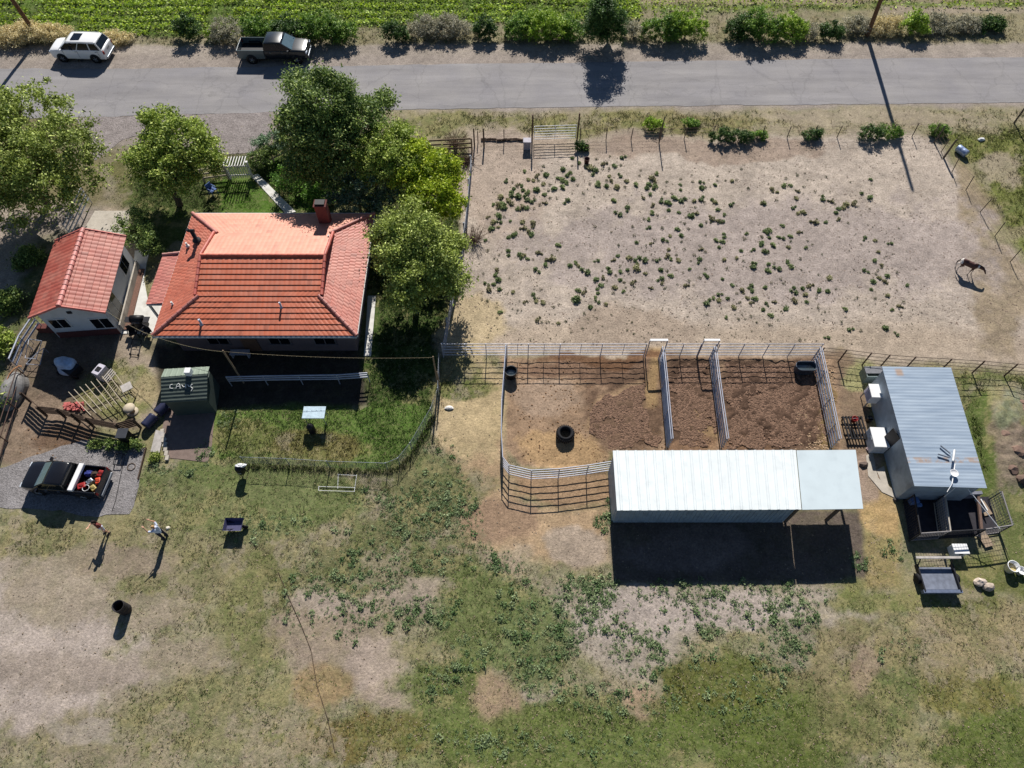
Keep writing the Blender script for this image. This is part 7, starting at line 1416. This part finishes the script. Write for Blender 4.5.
mb = MB(); c = inbed(-.98, 0, 1.22); mb.box(c, (.28, 1.62, .20), rz=rzt); lab(mb.build('toolbox', M_WHITE, bevel=.03), 'long white toolbox lying across the pickup bed behind the cab', 'toolbox')
BI = [(-1.45, -.45, M_BLUE, 'blue bundle in the pickup bed beside the toolbox', 'bundle'), (-1.4, .45, M_RED, 'large red fuel can in the pickup bed by the toolbox', 'fuel can'), (-1.75, .1, M_GALV, 'grey metal toolcase in the middle of the pickup bed', 'tool case'), (-2.2, -.5, M_RED, 'red crate in the tailgate corner nearest the house', 'crate'), (-2.25, .0, mat('orange_red', (206, 74, 44), .5), 'orange-red container behind the red crate in the truck bed', 'container'), (-2.15, .5, M_YEL, 'yellow and tan jug in the near tailgate corner', 'jug'), (-1.75, .58, M_BLACK, 'black bucket with a pale rim between the red can and the yellow jug', 'bucket'), (-1.8, -.45, M_DWOOD, 'brown sack between the blue bundle and the red crate', 'sack')]
for i, (x, y, m_, l, cname) in enumerate(BI):
    c = inbed(x, y, .68); t = thing(cname.replace(' ', '_'), l, cname, tuple(c)); mb = MB(); a = rzt + i * .5; s = (.36, .27, .32) if i != 1 else (.42, .34, .36)
    if i in (0, 7):
        bmn = bmesh.new(); bmesh.ops.create_icosphere(bmn, subdivisions=3, radius=1); rr_ = random.Random(i)
        for v in bmn.verts: k = rr_.uniform(.85, 1.1); v.co = Vector((v.co.x * .26 * k, v.co.y * .2 * k, (v.co.z * .16 + .16) * k))
        me = bpy.data.meshes.new('bag'); bmn.to_mesh(me); bmn.free(); me.materials.append(m_); o = bpy.data.objects.new('cloth', me); COL.objects.link(o); o.parent = t; continue
    if i == 6: mb.lathe([(.001, 0), (.15, 0), (.18, .32), (.19, .33), (.16, .33), (.14, .05), (.001, .05)], c, 16); mb.build('shell', m_, t); mb = MB(); mb.lathe([(.18, .33), (.195, .34), (.18, .35), (.165, .34), (.18, .33)], c, 16); mb.build('rim', M_WHITE, t); continue
    mb.box(c + Vector((0, 0, s[2] / 2)), s, rz=a); mb.build('body', m_, t, bevel=.04)
    mb = MB(); mb.bar(c + Vector((-.1, 0, s[2] + .05)), c + Vector((.1, 0, s[2] + .05)), .02, 6); mb.bar(c + Vector((-.1, 0, s[2] - .01)), c + Vector((-.1, 0, s[2] + .05)), .015, 5); mb.bar(c + Vector((.1, 0, s[2] - .01)), c + Vector((.1, 0, s[2] + .05)), .015, 5); mb.build('handle', M_BLACK, t)
# ================================================================== PEOPLE AND THE HORSE
def capsule(vs, fs, a, b, r0, r1, n=10):
    a = Vector(a); b = Vector(b); d = (b - a); L_ = d.length; d.normalize() if L_ > 1e-6 else None
    if L_ < 1e-6: d = Vector((0, 0, 1))
    up = Vector((0, 0, 1)) if abs(d.z) < .9 else Vector((0, 1, 0)); x = d.cross(up).normalized(); y = x.cross(d).normalized(); rings = []
    for k in range(4): t = math.pi / 2 * (1 - k / 3.0); rings.append((a - d * r0 * math.sin(t), r0 * math.cos(t)))
    for k in range(4): t = math.pi / 2 * k / 3.0; rings.append((b + d * r1 * math.sin(t), r1 * math.cos(t)))
    base = len(vs)
    for c, r in rings:
        for i in range(n): t = 2 * math.pi * i / n; vs.append(c + x * max(r, 1e-4) * math.cos(t) + y * max(r, 1e-4) * math.sin(t))
    for k in range(len(rings) - 1):
        for i in range(n): fs.append((base + k * n + i, base + k * n + (i + 1) % n, base + (k + 1) * n + (i + 1) % n, base + (k + 1) * n + i))
    fs.append(tuple(base + i for i in range(n - 1, -1, -1))); fs.append(tuple(base + (len(rings) - 1) * n + i for i in range(n)))
def remeshed(name, caps, voxel, m, parent, smooth=4, ell=()):
    vs, fs = [], []
    for c in caps: capsule(vs, fs, *c)
    for (c, r) in ell:
        bmn = bmesh.new(); bmesh.ops.create_icosphere(bmn, subdivisions=3, radius=1); b0 = len(vs)
        vs += [Vector(c) + Vector((v.co.x * r[0], v.co.y * r[1], v.co.z * r[2])) for v in bmn.verts]; fs += [tuple(b0 + v.index for v in f.verts) for f in bmn.faces]; bmn.free()
    me = bpy.data.meshes.new(name); me.from_pydata([tuple(v) for v in vs], [], fs); o = bpy.data.objects.new(name, me); COL.objects.link(o)
    bmn = bmesh.new(); bmn.from_mesh(me); bmesh.ops.recalc_face_normals(bmn, faces=bmn.faces); bmn.to_mesh(me); bmn.free()
    r = o.modifiers.new('r', 'REMESH'); r.mode = 'VOXEL'; r.voxel_size = voxel; r.use_smooth_shade = True
    s = o.modifiers.new('s', 'SMOOTH'); s.iterations = smooth; s.factor = .5
    dg = bpy.context.evaluated_depsgraph_get(); me2 = bpy.data.meshes.new_from_object(o.evaluated_get(dg)); o.modifiers.clear(); o.data = me2; me2.name = name; me2.materials.clear(); me2.materials.append(m)
    if parent: o.parent = parent
    return o
SKIN = mat('skin', (206, 160, 134), .6, var=.05)
def person(label, px, py, rz, top, legs, hair, arms='down', short_sleeve=True, shorts=False, long_hair=False, h=1.72, shoes=(60, 56, 56), lean=0.0, ground_z=0.0):
    """faces +Y before rotation"""
    q = P(px, py, ground_z); t = thing('person', label, 'person', (0, 0, 0)); k = h / 1.75
    def v(x, y, z): return Vector((x * k, (y + lean * max(0, z - .9)) * k, z * k))
    hip, kn, an, sh, el, nk = .92, .49, .08, 1.42, 1.14, 1.50
    caps = []; hz = 1.62
    L = {}
    for s in (-1, 1):
        H = v(s * .095, 0, hip - .03); K_ = v(s * .11, .03, kn); A_ = v(s * .12, -.01, an); T_ = v(s * .135, .16, .035)
        L[s] = (H, K_, A_, T_); caps += [(H, K_, .085 * k, .058 * k), (K_, A_, .056 * k, .036 * k), (A_ - Vector((0, .03, .03)), T_, .036 * k, .030 * k)]
        S_ = v(s * .185, 0, sh)
        if arms == 'up': E = v(s * .30, .16, sh + .10); Wr = v(s * .24, .30, sh + .33)
        elif arms == 'hold': E = v(s * .24, .02, el); Wr = v(s * .12, .25, el + .02)
        elif arms == 'one': E = v(s * .25, -.02, el) if s < 0 else v(s * .30, .10, sh - .16); Wr = v(s * .27, .06, el - .24) if s < 0 else v(s * .22, .32, sh - .08)
        else: E = v(s * .25, -.03, el); Wr = v(s * .27, .05, el - .25)
        L[(s, 'a')] = (S_, E, Wr); caps += [(S_, E, .052 * k, .040 * k), (E, Wr, .039 * k, .027 * k)]
        d = (Wr - E).normalized(); side = d.cross(Vector((0, 1, 0)) if abs(d.y) < .8 else Vector((0, 0, 1))).normalized(); nrm = side.cross(d).normalized()
        palm = Wr + d * .085 * k; caps.append((Wr + d * .02, palm, .028 * k, .036 * k))
        for i, ln in enumerate((.068, .078, .074, .058)):
            o_ = side * ((i - 1.5) * .021 * k); b0 = palm + o_ + d * .01; m1 = b0 + d * ln * .55 * k + nrm * .006; m2 = m1 + d * ln * .5 * k + nrm * .022 * k; caps += [(b0, m1, .0095 * k, .009 * k), (m1, m2, .009 * k, .0078 * k)]
        th0 = Wr + d * .035 * k - side * .03 * k; th1 = th0 - side * .03 * k + d * .03 * k; th2 = th1 + d * .035 * k + nrm * .01; caps += [(th0, th1, .0125 * k, .011 * k), (th1, th2, .011 * k, .009 * k)]
    caps += [(v(0, 0, hip), v(0, 0, 1.12), .135 * k, .12 * k), (v(-.06, 0, 1.14), v(-.09, 0, 1.36), .11 * k, .10 * k), (v(.06, 0, 1.14), v(.09, 0, 1.36), .11 * k, .10 * k), (v(-.14, 0, 1.40), v(.14, 0, 1.40), .06 * k, .06 * k), (v(0, .0, 1.42), v(0, .015, 1.55), .055 * k, .052 * k)]
    hc = v(0, .02, hz); ell = [(hc, (.076 * k, .096 * k, .115 * k)), (hc + Vector((0, .03, -.06)) * k, (.052 * k, .062 * k, .055 * k)), (hc + Vector((0, .10, -.012)) * k, (.012 * k, .022 * k, .02 * k)), (hc + Vector((.078, 0, -.01)) * k, (.012, .022, .03)), (hc + Vector((-.078, 0, -.01)) * k, (.012, .022, .03))]
    remeshed('body', caps, .0085, SKIN, t, 3, ell)
    eye = mat('eye_dark', (30, 24, 22), .3)
    for s in (-1, 1): mb = MB(); mb.lathe([(.001, -.012), (.010, -.006), (.012, 0), (.010, .006), (.001, .012)], hc + Vector((s * .03, .092, .012)) * k, 8); mb.build('eye', eye, t)
    mb = MB(); mb.box(hc + Vector((0, .094, -.052)) * k, (.045 * k, .012, .010)); mb.build('mouth', mat('lips', (150, 84, 78), .6), t)
    # clothes follow the body
    cl = [(v(0, 0, .90), v(0, 0, 1.12), .150 * k, .135 * k), (v(-.06, 0, 1.14), v(-.09, 0, 1.37), .124 * k, .113 * k), (v(.06, 0, 1.14), v(.09, 0, 1.37), .124 * k, .113 * k), (v(-.15, 0, 1.40), v(.15, 0, 1.40), .072 * k, .072 * k)]
    for s in (-1, 1):
        S_, E, Wr = L[(s, 'a')]; cl.append((S_, S_.lerp(E, .75) if short_sleeve else E, .066 * k, .058 * k))
        if not short_sleeve: cl.append((E, E.lerp(Wr, .95), .054 * k, .042 * k))
    remeshed('shirt', cl, .016, top, t, 3)
    cl = [(v(-.05, 0, .93), v(.05, 0, .93), .140 * k, .140 * k)]
    for s in (-1, 1):
        H, K_, A_, T_ = L[s]; cl.append((H, H.lerp(K_, .7) if shorts else K_, .102 * k, .078 * k))
        if not shorts: cl.append((K_, A_ + Vector((0, 0, .02)), .074 * k, .056 * k))
    remeshed('shorts' if shorts else 'trousers', cl, .016, legs, t, 3)
    for s in (-1, 1): H, K_, A_, T_ = L[s]; remeshed('shoe', [(A_ - Vector((0, .035, .035)), T_ + Vector((0, .02, .005)), .046 * k, .040 * k)], .012, mat('shoes_%d' % shoes[0], shoes, .7), t, 2)
    hr_ = [((hc + Vector((0, -.022, .03)) * k), (.092 * k, .100 * k, .105 * k))]; hcaps = []
    if long_hair: hcaps = [(hc + Vector((0, -.05, 0)) * k, hc + Vector((0, -.10, -.26)) * k, .085 * k, .06 * k)]
    remeshed('hair', hcaps, .012, hair, t, 2, hr_)
    t.location = q; t.rotation_euler = (0, 0, rz); return t
H_DARK = mat('hair_dark', (34, 24, 22), .8); H_FAIR = mat('hair_fair', (170, 136, 96), .8)
person('long dark haired person in a brown top and pale shorts below the pickup', 108, 532, math.radians(150), mat('brown_top', (112, 58, 52), .85), mat('pale_shorts', (190, 196, 214), .85), H_DARK, arms='one', shorts=True, long_hair=True, h=1.68)
person('person in a pale blue shirt and dark trousers raising both arms', 166, 537, math.radians(70), mat('pale_blue_shirt', (200, 210, 230), .85), mat('navy_trousers', (34, 38, 58), .85), H_FAIR, arms='up', h=1.72)
person('person in a dark jacket standing at the door of the white car', 80, 61.5, math.radians(20), mat('dark_jacket', (34, 40, 46), .85), mat('grey_trousers', (70, 70, 72), .85), H_DARK, arms='hold', short_sleeve=False, h=1.7)
def horse():
    q = P(971, 263, .95); t = thing('horse', 'brown horse with a white rump and pale legs walking in the paddock', 'horse', (0, 0, 0))
    m, n, b, L = nodes('horse_coat'); at_ = n.nodes.new('ShaderNodeAttribute'); at_.attribute_name = 'col'; L.new(at_.outputs['Color'], b.inputs['Base Color']); b.inputs['Roughness'].default_value = .55
    c = []   # faces +X
    c += [((-.55, 0, 1.12), (-.20, 0, 1.08), .27, .27), ((-.20, 0, 1.08), (.30, 0, 1.06), .27, .28), ((.30, 0, 1.06), (.55, 0, 1.10), .28, .22), ((-.62, 0, 1.22), (-.3, 0, 1.26), .17, .15), ((.40, 0, 1.28), (.55, 0, 1.24), .12, .14)]
    c += [((.58, 0, 1.16), (.86, 0, 1.18), .20, .15), ((.86, 0, 1.18), (1.14, 0, 1.10), .15, .11), ((1.14, 0, 1.12), (1.26, 0, 1.06), .105, .10), ((1.26, 0, 1.05), (1.46, 0, .82), .095, .062), ((1.46, 0, .82), (1.51, 0, .76), .062, .055)]
    for s in (-1, 1): c += [((1.17, s * .06, 1.18), (1.14, s * .075, 1.29), .028, .008)]
    for s, dx in ((-1, -.10), (1, .16)):   # front legs
        c += [((.46, s * .13, .98), (.46 + dx * .5, s * .14, .74), .13, .075), ((.46 + dx * .5, s * .14, .74), (.46 + dx * .8, s * .14, .46), .07, .048), ((.46 + dx * .8, s * .14, .46), (.46 + dx * .95, s * .14, .12), .040, .030), ((.46 + dx * .95, s * .14, .12), (.49 + dx, s * .14, .05), .036, .052)]
    for s, dx in ((-1, .14), (1, -.08)):   # hind legs: stifle forward, hock back
        c += [((-.60, s * .13, 1.05), (-.46 + dx * .3, s * .15, .80), .19, .12), ((-.46 + dx * .3, s * .15, .80), (-.74 + dx, s * .15, .52), .10, .055), ((-.74 + dx, s * .15, .52), (-.70 + dx, s * .15, .14), .045, .033), ((-.70 + dx, s * .15, .14), (-.66 + dx, s * .15, .05), .038, .055)]
    o = remeshed('body', c, .022, m, t, 5); me = o.data; n_ = len(me.vertices); co = np.empty(n_ * 3, np.float32); me.vertices.foreach_get('co', co); co = co.reshape(-1, 3)
    br = np.array(lin((74, 40, 32))); wh = np.array(lin((214, 206, 198))); bk = np.array(lin((36, 26, 24))); col = np.tile(br, (n_, 1)); x, y, z = co.T; nn = fbm(x * 3 + 5, (y + z) * 3 + 9, .5, 61, 3) - .5
    col[(x + nn * .25 < -.60) & (z > .62)] = wh; col[(np.abs(x - .70 + nn * .1) < .07)] = wh; col[(z < .60) & (x > 0)] = bk * .6 + wh * .25; col[(z < .62) & (x < 0)] = wh * .75; col[z < .1] = bk; col[(x > 1.2) & (np.abs(y) < .025) & (z > .8)] = wh
    a = me.color_attributes.new('col', 'FLOAT_COLOR', 'POINT'); cc = np.ones((n_, 4), np.float32); cc[:, :3] = col; a.data.foreach_set('color', cc.ravel())
    remeshed('mane', [((.52, 0, 1.38), (.86, 0, 1.33), .035, .04), ((.86, 0, 1.33), (1.16, 0, 1.24), .04, .03)], .015, H_DARK, t, 2)
    remeshed('tail', [((-.84, 0, 1.16), (-.94, 0, .95), .04, .055), ((-.94, 0, .95), (-.93, 0, .5), .055, .02)], .015, H_DARK, t, 2)
    for s in (-1, 1): mb = MB(); mb.lathe([(.001, -.016), (.014, -.008), (.016, 0), (.014, .008), (.001, .016)], (1.29, s * .085, 1.06), 8); mb.build('eye', mat('eye_dark', (30, 24, 22), .3), t)
    t.location = (q.x, q.y, -.005); t.rotation_euler = (0, 0, math.radians(-32)); t.scale = (.76, .76, .78)
horse()
